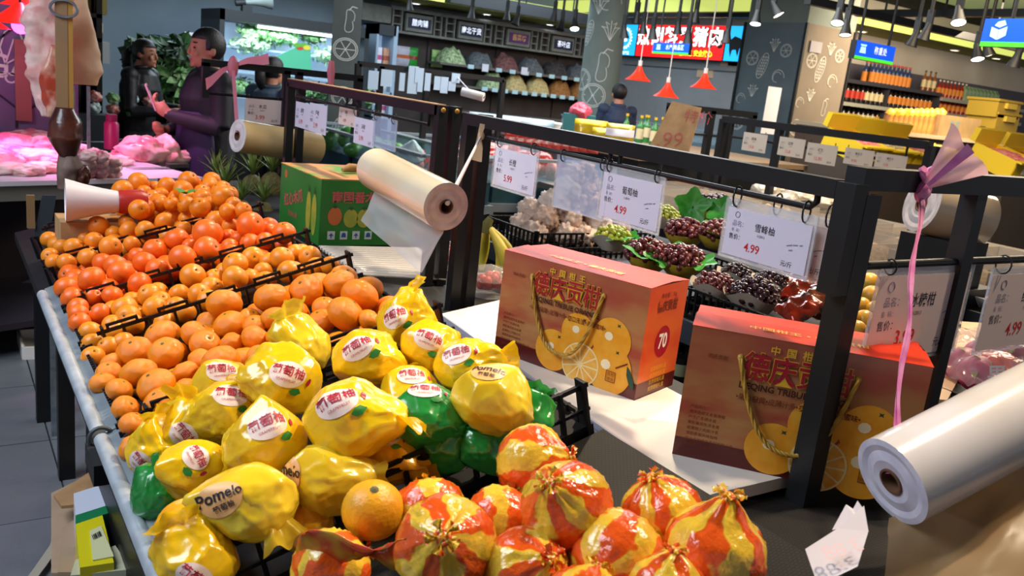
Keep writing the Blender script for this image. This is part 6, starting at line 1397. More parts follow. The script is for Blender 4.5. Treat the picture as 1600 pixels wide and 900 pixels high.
# pale wooden board and dragon fruit bags
p = [onz(px, py, .90) for px, py in ((1405, 620), (1470, 500), (1545, 505), (1480, 625))]
MB().prism([(q.x, q.y) for q in p], .012, Matrix.Translation((0, 0, .888))).build('chopping_board', mat('pale_peach_wood', '#d8a878', .5, 0, '#e0b88c', 6), tags=('pale wooden board next to the dragon fruit bags', 'board'))
M_DRF = mat('dragon_fruit_skin', '#b02450', .4, 0, '#c84468', 10, .2, 30); M_DRS = mat('dragon_fruit_scale', '#a8a850', .6); M_REDB = mat('red_plastic_bag', '#c8201c', .2, 0, '#d8382c', 12, .3, 20, coat=.5)
for i, (px, py) in enumerate(((1508, 572), (1538, 560), (1570, 552), (1530, 585), (1600, 545))):
    c = onz(px, py, .93); R = 26 * (c - CAM).length / F; t = thing('dragon_fruit', 'magenta dragon fruit in the clear film beside the wooden board', 'dragon fruit', c - Vector((0, 0, R)), 'dragon fruit in clear film')
    MB().ball(c, (R, R * 1.15, R), 18, 12).build('fruit', M_DRF, t, 180)
    rg2 = random.Random(i)
    for k in range(9):
        d = Vector((rg2.gauss(0, 1), rg2.gauss(0, 1), abs(rg2.gauss(0, 1)))).normalized(); s_ = d.orthogonal().normalized(); MB().add([c + d * R + s_ * .01, c + d * R * 1.0 - s_ * .01, c + d * R * 1.25 + d.cross(s_) * .02], [(0, 1, 2)]).build('scale', M_DRS, t)
m = MB(); cc = onz(1545, 560, .97)
def filmy(u, v):
    x, y = (u - .5) * .46, (v - .5) * .34; return cc + Vector((x, y, .05 - 1.1 * (x * x + y * y) + .022 * noise.noise(Vector((u * 7, v * 7, 2))) + .014 * noise.noise(Vector((u * 17, v * 17, 5)))))
m.grid(filmy, 40, 30); m.build('clear_film', mat('crinkled_clear_film', '#e8d8d8', .1, alpha=.22, spec=.9), None, 30, ('crinkled clear film over the dragon fruit', 'film'))
c = onz(1558, 588, .93); o = bag_mesh(.06, Vector((.3, .4, .5)), 3.0, .5, 1.2)[0]; o.materials.append(M_REDB); ob = bpy.data.objects.new('red_bag', o); COL.objects.link(ob); ob.location = c; tag(ob, 'bright red plastic bag under the bag roll', 'bag')
mb = MB(); text(mb, '果', .05, frame(c - (c - CAM).normalized() * .067, VIEW_R, VIEW_U), bold=.02); mb.build('lettering', WHITE, ob)
# dark labelled jars glimpsed between the two gift boxes
for i, (px, py) in enumerate(((1056, 535), (1050, 556), (1062, 575))):
    p = onz(px, py, .66); t = thing('dark_jar', 'dark jar with pale label in the gap between the gift boxes', 'jar', (p.x, p.y, .62), 'jars between the gift boxes'); MB().cyl((p.x, p.y, .62), (p.x, p.y, .70), .03, n=14).build('jar_body', mat('dark_jar', '#1c1a18', .3), t, 40)
    MB().tube([(p.x, p.y, .64), (p.x, p.y, .68)], .0312, 14, caps=False).build('jar_label', mat('pale_jar_label', '#a8b088', .6), t, 60)
MB().bb(1.45, 1.98, .8, 2.2, .0, .62).build('low_cabinet', BLACK, tags=('low black cabinet in the gap behind the gift boxes', 'cabinet'))

# ------------------------------------------------------------------ refrigerated island and second price rack beyond the grapes
M_CASE = mat('dark_case_panel', '#16181a', .5); M_CASEG = mat('grey_case_panel', '#7d858a', .4); M_GLASS = mat('counter_glass', '#a8c8d8', .05, alpha=.22, spec=.8); M_TEAL = mat('teal_case_liner', '#2c4c58', .4)
def counter(name, lab, x0, x1, ya, yb, h, front='x'):
    t = thing(name, lab, 'counter', ((x0 + x1) / 2, (ya + yb) / 2, 0))
    MB().bb(x0, x1, ya, yb, .08, h * .62).build('base_panel', M_CASE, t); MB().bb(x0 + .03, x1 - .03, ya + .03, yb - .03, 0, .08).build('plinth', BLACK, t)
    MB().bb(x0 - .01, x1 + .01, ya - .01, yb + .01, h * .62, h * .68).build('bumper', M_CASEG, t)
    MB().bb(x0 + .02, x1 - .02, ya + .02, yb - .02, h * .68, h * .84).build('tray', M_TEAL, t)
    for a, b in (((x0, ya), (x0, yb)), ((x0, ya), (x1, ya)), ((x1, ya), (x1, yb)), ((x0, yb), (x1, yb))):
        MB().bar(Vector((a[0], a[1], h * .92)), Vector((b[0], b[1], h * .92)), .008, h * .16).build('glass_panel', M_GLASS, t)
        MB().bar(Vector((a[0], a[1], h)), Vector((b[0], b[1], h)), .05, .02).build('top_rail', M_CASEG, t)
    return t
counter('chilled_counter', 'dark chilled island counter behind the empty price holder', 3.2, 4.3, 5.0, 6.6, .98)
counter('chilled_counter', 'glass chilled counter behind the twin post rack', 2.6, 3.15, 4.9, 7.2, .98)
counter('fish_counter', 'teal fish counter in front of the grey wall', 7.6, 9.2, 7.6, 10.2, 1.12)
def heap_of(name, lab, cat, c, w, d, n, r0, mats, group, seed=0, rise=.1, sq=1):
    rg_ = random.Random(seed); me = [MB().ball((0, 0, 0), (1, 1, sq), 10, 7).mesh(name, mm, 180) for mm in mats]
    for k in range(n):
        a = k * 2.39996; rr_ = math.sqrt((k + .5) / n); o = bpy.data.objects.new(name, me[k % len(me)]); COL.objects.link(o); s = r0 * rg_.uniform(.85, 1.15); o.scale = (s, s, s)
        o.location = (c[0] + math.cos(a) * rr_ * w / 2, c[1] + math.sin(a) * rr_ * d / 2, c[2] + r0 * sq + rise * (1 - rr_)); o.rotation_euler = (rg_.uniform(0, 6), rg_.uniform(-.4, .4), rg_.uniform(0, 6)); tag(o, lab, cat, group)
M_RP = mat('red_pack', '#b0241c', .25, 0, '#d8503c', 20, coat=.5); M_RP2 = mat('white_red_pack', '#d8b8b0', .3, 0, '#c03428', 25)
heap_of('red_pack', 'small glossy red pack heaped on the chilled counter', 'pack', (3.75, 5.7, .82), .9, 1.1, 26, .09, [M_RP, M_RP2], 'red packs on the chilled counter', 1, .14, .5)
heap_of('green_pepper', 'green vegetable in the glass counter', 'vegetable', (2.78, 6.3, .82), .45, 1.2, 14, .08, [mat('green_pepper', '#2f6a2c', .35, 0, '#4f8a3c', 8)], 'green vegetables in the glass counter', 2, .1, .7)
heap_of('tomato', 'small red and white fruit in the glass counter', 'fruit', (2.8, 5.4, .82), .3, .4, 12, .045, [M_RP, M_RP2], 'red fruit in the glass counter', 3, .1, .9)
# white plastic bags lying on the glass counter
M_WBAG = mat('white_thin_bag', '#bcd0d0', .3, 0, '#9ab4b4', 9, .3, 18, coat=.3)
for i, (px, py, d, s) in enumerate(((640, 245, 5.3, .10),)):
    me, _ = bag_mesh(s, Vector((.2, -.3, 1)), 2.2 + i, .6, 1.6, .6); me.materials.append(M_WBAG); o = bpy.data.objects.new('plastic_bag', me); COL.objects.link(o); o.location = ony(px, py, 5.3) if py > 200 else at(px, py, d); tag(o, 'crumpled white plastic bag on the glass counter', 'plastic bag', 'crumpled white bags')
# stand carrying many white cards, behind the twin post rack
a = at(572, 108, 7.0); b = at(762, 150, 7.0); t = thing('card_rack', 'black rack hung with many white price cards by the cooler', 'rack', ((a.x + b.x) / 2, (a.y + b.y) / 2, 0))
ya_ = 6.1
zz = ony(600, 104, ya_).z; x0c, x1c = ony(560, 100, ya_).x, ony(786, 127, ya_).x
square_tube((x0c, ya_, zz), (x1c, ya_, zz), t, 'top_bar', w=.04)
for x in (x0c, ony(594, 130, ya_).x, ony(666, 140, ya_).x, x1c): square_tube((x, ya_, 0), (x, ya_, zz), t, 'post', w=.04)
for i, (px, py, w, h) in enumerate(((583, 125, 18, 26), (604, 122, 20, 24), (628, 128, 10, 26), (645, 125, 18, 40), (655, 118, 16, 22), (656, 136, 10, 14), (668, 128, 11, 26), (683, 130, 12, 20), (694, 133, 14, 24), (706, 135, 14, 14), (712, 122, 16, 14))):
    p = ony(px, py, ya_ - .04 - .003 * i); ww, hh = w / F * 6.9 * .9, h / F * 6.9
    MB().bb(p.x - ww / 2, p.x + ww / 2, p.y - .003, p.y, p.z - hh / 2, p.z + hh / 2).build('price_card', mat('bluish_card', '#b4cbe0', .5), tags=('white price card hung on the card rack', 'price card', 'white cards on the card rack'))
far_a, far_b = at(722, 143, 6.75), at(756, 152, 6.7); MB().cyl((far_a + far_b) / 2, (((far_a + far_b) / 2).x, ya_ - .02, zz), .005, n=6).build('roll_string', M_STRING, tags=('thin string holding the small white bag roll', 'string')); bag_roll(far_a, far_b, 7 * 6.3 / F, 'small white bag roll on the card rack', M_ROLLW, M_ROLLE)
# goods standing beyond the rack bar
tb = at(900, 205, 7.3); t = thing('goods_table', 'table of packed goods in front of the round column', 'table', (5.4, 5.5, 0)); zt5 = 1.06
MB().bb(4.5, 6.6, 5.0, 6.6, zt5 - .04, zt5).build('table_top', mat('tan_table_top', '#8a7258', .6), t); MB().bb(4.55, 6.55, 5.05, 6.55, .05, zt5 - .04).build('table_base', M_CASE, t)
for x in (4.6, 6.5): MB().bb(x - .03, x + .03, 5.1, 5.16, 0, .06).build('leg', BLACK, t)
def on_table(px, py): p = onz(px, py, zt5); return p
def bottle_mesh(name, h, r, body, cap, lab, labz=(.2, .55)):
    m = MB(); m.lathe([(.0001, 0), (r, 0), (r, h * .58), (r * .85, h * .66), (r * .36, h * .78), (r * .34, h * .93), (r * .0001, h * .93)], 14); me = m.mesh(name, body, 40)
    c = MB().lathe([(r * .42, h * .91), (r * .42, h), (.0001, h)], 12).mesh('cap', cap, 40); l = MB().lathe([(r * 1.02, h * labz[0]), (r * 1.02, h * labz[1])], 14).mesh('label_band', lab, 60)
    return me, c, l
def bottle(ms, p, lab, group, s=1, cat='bottle'):
    o = bpy.data.objects.new('bottle', ms[0]); COL.objects.link(o); o.location = p; o.scale = (s, s, s); tag(o, lab, cat, group)
    for nm, me in (('cap', ms[1]), ('label_band', ms[2])): c = bpy.data.objects.new(nm, me); COL.objects.link(c); c.parent = o
    return o
M_GBOT = mat('green_bottle_glass', '#2c6a34', .12, 0, '#3a7a3c', 6, coat=.5); M_DBOT = mat('dark_bottle', '#1c1614', .15, coat=.5); M_LABY = mat('cream_bottle_label', '#c8b890', .6); M_LABR = mat('red_bottle_label', '#b03020', .6); M_LABO = mat('amber_bottle_label', '#c87a28', .6); M_CAPD = mat('dark_cap', '#2a2624', .5); M_CAPR = mat('red_cap', '#b8281c', .5); M_CAPY = mat('yellow_cap', '#d0a020', .5)
gbm = bottle_mesh('green_bottle', .27, .035, M_GBOT, M_CAPY, M_LABY)
for i in range(9):
    p = on_table(975 + i * 11, 222 + i * 2 - (i % 2) * 5); bottle(gbm, (p.x, min(6.5, p.y), zt5), 'small green bottle standing by the cardboard price sign', 'green bottles by the cardboard sign')
M_YPK = mat('gold_foil_pack', '#a8901c', .25, .2, '#c8b02c', 8, .3, 16, coat=.5); M_YPK2 = mat('bright_yellow_pack', '#d0b820', .3)
for i, (px, w, h, lab) in enumerate(((922, .26, .22, 'wide gold foil pack standing on the goods table'), (945, .2, .17, 'gold clear fronted pack beside the green bottles'), (968, .22, .22, 'yellow foil pack with white patch on the goods table'))):
    p = at(px, 207 + i * 3, 6.9 - .1 * i); pack('gold_pack', lab, (p.x, p.y, zt5), w, h, .1, [M_YPK, M_YPK2, PAPER], bands=((.55, .8, 2),) if i == 2 else ((.8, 1, 1),), xdir=(.83, -.55, 0))
p = at(905, 185, 7.3); t = thing('teal_box', 'teal box with a red bag sticking out on the goods table', 'box', (p.x, p.y, zt5)); Mx = frame((p.x, p.y, zt5), (.83, -.55, 0), (.55, .83, 0))
MB().bb(-.13, .13, -.08, .08, 0, .24, M=Mx).build('box_body', mat('teal_carton', '#2c6a6e', .5), t); me, _ = bag_mesh(.09, Vector((0, 0, 1)), 1.5, .4, 1.3, .7); me.materials.append(mat('rose_bag', '#c84a5c', .35)); o = bpy.data.objects.new('red_bag_top', me); COL.objects.link(o); o.parent = t; o.location = (0, 0, .26)
for i, (px, py) in enumerate(((855, 182), (858, 172), (880, 188))):
    p = at(px, py, 7.6); z_ = zt5 + (.07 if i == 1 else 0); t = thing('white_tub', 'white lidded tub %s on the goods table' % ('stacked on another', 'topmost of its stack', 'standing alone')[i], 'tub', (p.x, min(6.5, p.y), z_))
    MB().lathe([(.0001, 0), (.11, 0), (.125, .06), (.0001, .06)], 18, Matrix.Translation((p.x, min(6.5, p.y), z_))).build('tub_body', mat('white_tub', '#b8b4a8', .5), t, 40); MB().lathe([(.13, .058), (.13, .07), (.0001, .07)], 18, Matrix.Translation((p.x, min(6.5, p.y), z_))).build('tub_lid', WHITE, t, 40)
for i, px in enumerate((765, 800, 835)):
    p = at(px, 178 + i * 4, 7.4); pack('white_sack', 'white bluish sack lying on the goods table', (p.x, p.y, zt5), .34, .16, .14, [mat('white_sack', '#b4c8cc', .5, 0, '#98b0b8', 6)], group='white sacks on the goods table', xdir=(.83, -.55, 0))
for i in range(10):
    p = at(800 + i * 14, 200 + i * 2.6, 6.6); me_ = None; pack('red_pack', 'small red and white snack pack along the goods table edge', (p.x, p.y, zt5 - .02), .1, .1, .05, [M_RP, M_RP2], group='snack packs along the goods table', bands=((.3, .6, 1),), xdir=(.83, -.55, 0))
# cardboard price sign with red handwriting
A, B, C2, D2 = at(1013, 232, 5.9), at(1075, 242, 5.8), at(1095, 166, 5.9), at(1050, 158, 6.0)
t = thing('cardboard_sign', 'brown cardboard sign with red handwritten 99 price', 'sign', A); Mx = frame(A, (B - A), (D2 - A)); MB().prism([((Mx.inverted() @ q).x, (Mx.inverted() @ q).y) for q in (A, B, C2, D2)], .006, Mx @ Matrix.Translation((0, 0, -.006))).build('cardboard_sheet', CARD, t)
mb = MB(); text(mb, '.99', .15, Mx @ Matrix.Translation((.13, .08, .003)) @ Matrix.Rotation(.1, 4, 'Z'), bold=-.02); mb.build('lettering', mat('red_marker', '#b84a48', .7), t); mb = MB(); text(mb, '特价', .1, Mx @ Matrix.Translation((.27, .26, .003)), bold=-.01); mb.build('lettering', mat('red_marker', '#b84a48', .7), t)
MB().bar((A + B) / 2 + Vector((.05, .1, -.02)), Vector(((A.x + B.x) / 2 + .05, (A.y + B.y) / 2 + .1, .84)), .02, .02).build('support_stick', BLACK, t)
# ------------------------------------------------------------------ second island with its racks
XI = 5.0
I2 = thing('nut_island', 'second display island carrying clear bins of dried fruit and nuts', 'island', (4.5, 3.4, 0))
MB().bb(3.55, 5.6, 1.2, 4.95, .80, .84).build('island_top', mat('grey_island_top', '#6a625a', .6), I2); MB().bb(3.6, 5.55, 1.25, 4.9, .05, .80).build('island_base', M_CASE, I2)
for x in (3.65, 5.5):
    for y in (1.3, 4.85): MB().bb(x - .03, x + .03, y - .03, y + .03, 0, .06).build('leg', BLACK, I2)
ya2, yb2 = onx(1131, 186, XI).y, onx(1455, 228, XI).y; zi = (onx(1131, 186, XI).z + onx(1455, 228, XI).z) / 2
t = thing('display_rack', 'black price rack along the nut island with five tags', 'rack', (XI, (ya2 + yb2) / 2, .84))
square_tube((XI, ya2, zi), (XI, yb2, zi), t, 'top_bar', w=.05)
for y in (ya2, yb2):
    for dx in (0, .08): square_tube((XI + dx, y, .84), (XI + dx, y, zi), t, 'post', w=.045)
pmid = onx(1212, 240, XI).y; square_tube((XI, pmid, .84), (XI, pmid, zi), t, 'post', w=.045)
bent_rod([(XI, ya2 - .1, zi), (XI, ya2 - .1, zi - .12), (XI, yb2 + .15, zi - .12), (XI, yb2 + .15, zi)], .01, t)
YI = 4.88; a4, b4 = ony(1045, 166, YI), ony(1180, 180, YI); zj = (a4.z + b4.z) / 2
t = thing('display_rack', 'black price rack across the end of the nut island with a bow', 'rack', ((a4.x + b4.x) / 2, YI, .84))
square_tube((a4.x, YI, zj), (b4.x, YI, zj), t, 'top_bar', w=.05)
for px in (1108,): xq = ony(px, 200, YI).x; square_tube((xq, YI, .84), (xq, YI, zj), t, 'post', w=.05)
for x in (a4.x + .025, b4.x - .025): square_tube((x, YI, zj), (x, YI, zj - .21), t, 'end_stub', w=.05)
MB().cyl((a4.x, YI, zj - .19), (b4.x, YI, zj - .19), .009, n=8).build('hanging_rod', BLACK, t)
q = ony(1080, 172, YI - .03); t = thing('pink_bow', 'dusky pink bow on the rack at the end of the nut island', 'ribbon', q); m = MB(); m.ball(q, .03, 10, 7)
for ex, ey in ((1050, 186), (1098, 182), (1064, 225), (1094, 172)): ribbon(m, [q, q.lerp(ony(ex, ey, YI - .06), .5) + Vector((0, 0, .01)), ony(ex, ey, YI - .06)], [.02, .03, .035], VIEW_U)
m.build('bow_loops', mat('dusky_pink', '#a83a68', .5), t)
for i, (tl, br, nm, pr, lab) in enumerate((((1163, 206), (1195, 240), '核桃', '19.8', 'tag beside the pillar'), ((1219, 213), (1254, 248), '红枣', '15.8', 'tag left of the middle post'), ((1263, 222), (1304, 260), '花生', '12.80', 'tag with faint red price over the plastic bag'), ((1322, 230), (1362, 262), '葵瓜子', '9.90', 'tag above the near corner of the rack'), ((1370, 238), (1414, 268), '南瓜子', '13.8', 'tag next to the near posts'))):
    price_tag(tl, br, 'x', XI - .02, nm, pr, 'small white price %s on the nut island' % lab, zi - .12, lite=True, paper=mat('warm_tag_paper', '#c2b4a4', .6))
# clear bins of nuts, plastic bags and a pale roll
M_BIN = mat('clear_bin', '#c8c0b4', .1, alpha=.35, spec=.7); M_NUT = [mat('nut_%d' % k, a, .6, 0, b, 40, .6, 90) for k, (a, b) in enumerate((('#7a5230', '#4a3020'), ('#b89a6c', '#8a7048'), ('#5c4030', '#8a6a48'), ('#8c7050', '#c0a070')))]
for i, (x, y) in enumerate(((3.75, 1.55), (3.75, 2.0), (3.75, 2.5), (3.75, 3.0), (3.75, 3.5), (4.3, 1.55), (4.3, 2.0), (4.3, 2.5), (4.3, 3.0), (4.3, 3.5), (4.3, 4.1), (3.75, 4.1))):
    t = thing('nut_bin', 'clear open bin of %s on the nut island' % ('walnuts', 'peanuts', 'dark dried fruit', 'mixed seeds')[i % 4], 'bin', (x, y, .84), 'clear bins of nuts')
    for a, b in (((-.2, -.2), (.2, -.2)), ((.2, -.2), (.2, .2)), ((.2, .2), (-.2, .2)), ((-.2, .2), (-.2, -.2))): MB().bar(Vector((x + a[0], y + a[1], .90)), Vector((x + b[0], y + b[1], .90)), .006, .12).build('bin_side', M_BIN, t)
    mb = MB(); mb.grid(lambda u, v: (x + (u - .5) * .38, y + (v - .5) * .38, .842 + .09 * (1 - (2 * u - 1) ** 4) * (1 - (2 * v - 1) ** 4) + .012 * noise.noise(Vector((u * 14 + i, v * 14, 0)))), 26, 26); mb.build('nuts', M_NUT[i % 4], t, 40)
for i, (px, py, d, s) in enumerate(((1200, 300, 5.9, .13), (1250, 310, 5.2, .13), (1290, 318, 4.9, .12), (1225, 318, 5.5, .11))):
    me, _ = bag_mesh(s, Vector((.3, -.2, 1)), 5.1 + i, .5, 1.7, .55); me.materials.append(mat('clear_goods_bag', '#c8bca8', .2, 0, '#a89a84', 9, .4, 18, coat=.5)); o = bpy.data.objects.new('plastic_bag', me); COL.objects.link(o); o.location = onz(px, py, .84 + s * .5); tag(o, 'filled clear plastic bag lying on the nut island', 'plastic bag', 'filled clear bags on the island')
br_ = at(1485, 330, 3.68); MB().bb(br_.x - .1, br_.x + .1, br_.y - .12, br_.y + .12, .93, br_.z - .1).bb(br_.x - .2, br_.x + .2, br_.y - .14, br_.y + .14, .84, .93).build('roll_stand', M_CASE, tags=('dark block stand holding the pale glossy bag roll', 'stand'))
bag_roll(at(1440, 318, 3.6), at(1530, 345, 3.75), 40 * 3.6 / F, 'pale glossy bag roll behind the near rack', mat('pale_glossy_roll', '#c8b498', .2, 0, '#b8a488', 4, coat=.6), M_ROLLE)
for i, (px, py) in enumerate(((1545, 412), (1575, 410), (1600, 408), (1450, 400))):
    p = onx(px, py, 3.35); MB().lathe([(.0001, 0), (.05, 0), (.095, .045), (.09, .045), (.04, .008)], 20, Matrix.Translation((p.x, p.y, .86))).build('white_bowl', WHITE, None, 50, ('white bowl on the shelf behind the near price rack', 'bowl', 'white bowls behind the near rack'))
MB().bb(3.2, 3.52, .9, 2.4, .0, .86).build('bowl_stand', M_CASE, tags=('dark stand carrying white bowls behind the near rack', 'stand'))
# ------------------------------------------------------------------ drinks shelves and yellow bins
YD = 7.6; M_SHELF = mat('dark_drinks_shelf', '#35343c', .5); M_STRIPW = mat('shelf_price_strip', '#9a9a90', .5)
x0d, x1d, x2d = ony(1308, 120, YD).x, ony(1474, 141, YD).x, ony(1600, 175, YD).x
z1, z2, z3 = ony(1315, 121, YD).z, ony(1310, 157, YD).z, ony(1302, 193, YD).z
t = thing('drinks_shelf', 'dark shelving stocked with rows of bottles along the slate wall', 'shelving', ((x0d + x1d) / 2, YD + .3, 0))
for z_ in (z1, z2, z3, z3 - .4): MB().bb(x0d, x1d, YD, YD + .55, z_ - .05, z_).build('shelf_board', M_SHELF, t)
for z_ in (z2, z3): MB().bb(x0d, x1d, YD - .012, YD, z_ - .055, z_ - .005).build('price_strip', M_STRIPW, t)
for x in (x0d - .03, (x0d + x1d) / 2, x1d): MB().bb(x, x + .03, YD + .05, YD + .6, 0, z1).build('upright', M_SHELF, t)
MB().bb(x0d, x1d, YD + .56, YD + .6, 0, z1).build('back_panel', M_SHELF, t)
z4, z5 = ony(1500, 156, YD).z, ony(1490, 178, YD).z
t = thing('drinks_shelf', 'lower shelving with milk cartons next to the yellow crates', 'shelving', ((x1d + x2d) / 2, YD + .3, 0))
for z_ in (z4, z5, z5 - .4): MB().bb(x1d + .04, x2d, YD, YD + .55, z_ - .05, z_).build('shelf_board', M_STRIPW, t)
for x in (x1d + .04, x2d): MB().bb(x, x + .03, YD + .05, YD + .55, 0, z4).build('upright', M_SHELF, t)
bD = [bottle_mesh('dark_bottle', .32, .042, M_DBOT, M_CAPD, l) for l in (M_LABY, M_LABR, M_LABO)]; bC = bottle_mesh('cola_bottle', .30, .045, mat('blue_bottle', '#24345c', .3), M_CAPR, M_LABO, (.05, .5)); bW = bottle_mesh('amber_bottle', .30, .035, mat('amber_glass', '#7a4a20', .2), M_CAPD, M_LABY); bR = bottle_mesh('red_drink', .26, .04, mat('red_drink', '#8a2418', .25), mat('white_cap', '#c8c0b8', .5), M_LABO)
for r_ in range(2):
    for i in range(10): bottle(bC, (ony(1374 + i * 6.4, 130, YD).x, YD + .14 + r_ * .12, z1), 'red capped bottle in the shrink pack on the top drinks shelf', 'red capped bottles on top of the shelf')
for i in range(3): bottle(bW, (ony(1457 + i * 8, 135, YD).x, YD + .15, z1), 'amber bottle with dark cap standing on the top shelf end', 'amber bottles on the top shelf')
for i in range(8): bottle(bR, (ony(1479 + i * 6, 150, YD).x, YD + .15, z4), 'red drink bottle with pale cap on the lower shelving', 'red drink bottles')
nrow = 22
for i in range(nrow):
    x = x0d + .1 + (x1d - x0d - .2) * i / (nrow - 1)
    bottle(bD[1 if i < 7 else (0 if i < 11 else 2)], (x, YD + .12, z2), 'dark bottle with %s label on the second drinks shelf' % ('red', 'cream', 'amber')[0 if i < 7 else (1 if i < 11 else 2)], 'dark bottles on the second shelf', .92)
    bottle(bD[0 if i % 5 else 2], (x, YD + .12, z3), 'dark bottle with %s label on the third drinks shelf' % ('cream' if i % 5 else 'amber'), 'dark bottles on the third shelf', .92)
for i in range(8):
    x = ony(1474 + i * 7, 175, YD).x; bottle(bR, (x, YD + .15, z5), 'dark red drink on the low shelf behind the carton', 'dark red drinks on the low shelf', .9)
M_MILK = mat('white_green_milk_carton', '#a8b8a0', .5, 0, '#5f8a5c', 12)
for i in range(9):
    x = ony(1516 + i * 6, 172, YD).x; t = thing('milk_carton', 'white and green carton in a row beside the yellow crates', 'carton', (x, YD + .15, z4 - .2), 'white and green cartons'); MB().bb(x - .045, x + .045, YD + .1, YD + .2, z4 - .0, z4 + .17).build('carton_body', M_MILK, t); MB().add([(x - .045, YD + .1, z4 + .17), (x + .045, YD + .1, z4 + .17), (x + .045, YD + .2, z4 + .17), (x - .045, YD + .2, z4 + .17), (x - .045, YD + .15, z4 + .23), (x + .045, YD + .15, z4 + .23)], [(0, 1, 5, 4), (2, 3, 4, 5), (1, 2, 5), (3, 0, 4)]).build('gable_top', M_MILK, t)
# stand with orange topped bags, brown carton, yellow bins in front of the drinks
YB2 = 5.6; zs2 = ony(1420, 207, YB2).z; xa_, xb_ = ony(1300, 195, YB2).x, ony(1620, 222, YB2).x
t = thing('snack_stand', 'pale shelf stand in front of the drinks with bags and yellow bins', 'stand', ((xa_ + xb_) / 2, YB2, 0)); MB().bb(xa_, xb_, YB2 - .1, YB2 + .5, zs2 - .04, zs2).build('stand_top', mat('pale_stand_top', '#a8967c', .5), t); MB().bb(xa_ + .02, xb_ - .02, YB2 - .05, YB2 + .45, .0, zs2 - .04).build('stand_base', mat('brown_stand_base', '#4a3a2c', .6), t)
M_OBG = mat('orange_bag_top', '#e09028', .35, 0, '#e8b040', 10); M_BRD = mat('amber_bread_pack', '#b07a3c', .35, 0, '#8a5a2c', 14)
for i in range(11):
    px = 1384 + i * 8; p = ony(px, 203, YB2 + .1); h_ = p.z and (ony(px, 172, YB2 + .1).z - zs2); t = thing('snack_bag', 'clear snack bag with orange top on the stand', 'bag', (p.x, YB2 + .1, zs2), 'orange topped snack bags')
    MB().tube([(p.x, YB2 + .1, zs2), (p.x, YB2 + .1, zs2 + h_ * .3), (p.x, YB2 + .1, zs2 + h_ * .8)], [.05, .055, .045], 10).build('bag_body', M_BRD, t, 60)
    MB().tube([(p.x, YB2 + .1, zs2 + h_ * .78), (p.x + .01, YB2 + .09, zs2 + h_ * .95), (p.x - .01 + .03 * (i % 2), YB2 + .1, zs2 + h_ * 1.08)], [.05, .055, .02], 8).build('bag_top', M_OBG, t, 60)
a_, b_ = ony(1466, 205, YB2).x, ony(1530, 205, YB2).x; t = thing('brown_carton', 'brown carton with faint blue print beside the snack bags', 'carton', ((a_ + b_) / 2, YB2 + .2, zs2)); MB().bb(a_, b_, YB2, YB2 + .4, zs2, ony(1466, 178, YB2).z).build('carton_body', mat('dull_carton', '#8a7048', .8, 0, '#7a6440', 5), t)
mb = MB(); text(mb, '怡 宝', .09, frame(((a_ + b_) / 2 - .12, YB2 - .002, zs2 + .14), (1, 0, 0), (0, 0, 1)), bold=.02); mb.build('lettering', mat('faded_blue_print', '#5a7a7a', .7), t)
M_YBIN = mat('yellow_bin_plastic', '#d0b020', .4); M_CANDY = [mat('candy_%d' % k, a, .4, 0, b, 40) for k, (a, b) in enumerate((('#c83a30', '#e0a0a0'), ('#d8c8a0', '#5a3a2a'), ('#8a2c28', '#c04a40')))]
def yellow_bin(px, py, y, w, k, lab):
    p = ony(px, py, y); hh = .17; t = thing('yellow_bin', lab, 'bin', (p.x, y, p.z - hh)); x0_, x1_ = p.x - w / 2, p.x + w / 2
    for q in (((x0_, y - .2), (x1_, y - .2)), ((x1_, y - .2), (x1_, y + .2)), ((x1_, y + .2), (x0_, y + .2)), ((x0_, y + .2), (x0_, y - .2))): MB().bar(Vector((*q[0], p.z - hh / 2)), Vector((*q[1], p.z - hh / 2)), .012, hh).build('bin_side', M_YBIN, t)
    MB().bb(x0_, x1_, y - .2, y + .2, p.z - hh, p.z - hh + .01).build('bin_base', M_YBIN, t); MB().bar((x0_ - .03, y - .225, p.z), (x1_ + .03, y - .225, p.z), .05, .015).build('bin_lip', M_YBIN, t); MB().bar((x0_ - .03, y + .225, p.z + .06), (x1_ + .03, y + .225, p.z + .06), .05, .12).build('bin_hood', M_YBIN, t)
    mb = MB(); mb.grid(lambda u, v: (x0_ + u * w, y - .2 + .4 * v, p.z - .05 + .05 * math.sin(v * 3.1) + .015 * noise.noise(Vector((u * 9, v * 9, k)))), 16, 10); mb.build('sweets', M_CANDY[k], t, 40)
    MB().bb(p.x - .04, p.x + .05, y - .208, y - .206, p.z - .11, p.z - .06).build('price_label', PAPER, t); t.rotation_euler = (.3, 0, 0); return p
pb = None
for i, px in enumerate((1335, 1376, 1418)): pb = yellow_bin(px, 212 + i * 6, 4.7, .36, i, 'yellow sweets bin with %s sweets on the low stand' % ('pink', 'cream', 'dark red')[i])
for i, px in enumerate((1566, 1610)): yellow_bin(px, 236 + i * 6, 3.9, .36, (0, 2)[i], 'yellow bin of %s sweets at the end of the stand' % ('pink', 'dark red')[i])
zb_ = pb.z - .17
MB().bb(ony(1310, 210, 4.7).x, ony(1440, 220, 4.7).x + .15, 4.45, 4.95, 0, zb_ - .0).build('bin_stand', mat('dark_bin_stand', '#3a3028', .6), tags=('dark stand under the three yellow sweets bins', 'stand'))
MB().bb(ony(1545, 230, 3.9).x - .1, ony(1640, 240, 3.9).x, 3.65, 4.15, 0, ony(1566, 236, 3.9).z - .17 - .03).build('bin_stand', mat('dark_bin_stand', '#3a3028', .6), tags=('dark stand under the end pair of yellow bins', 'stand'))
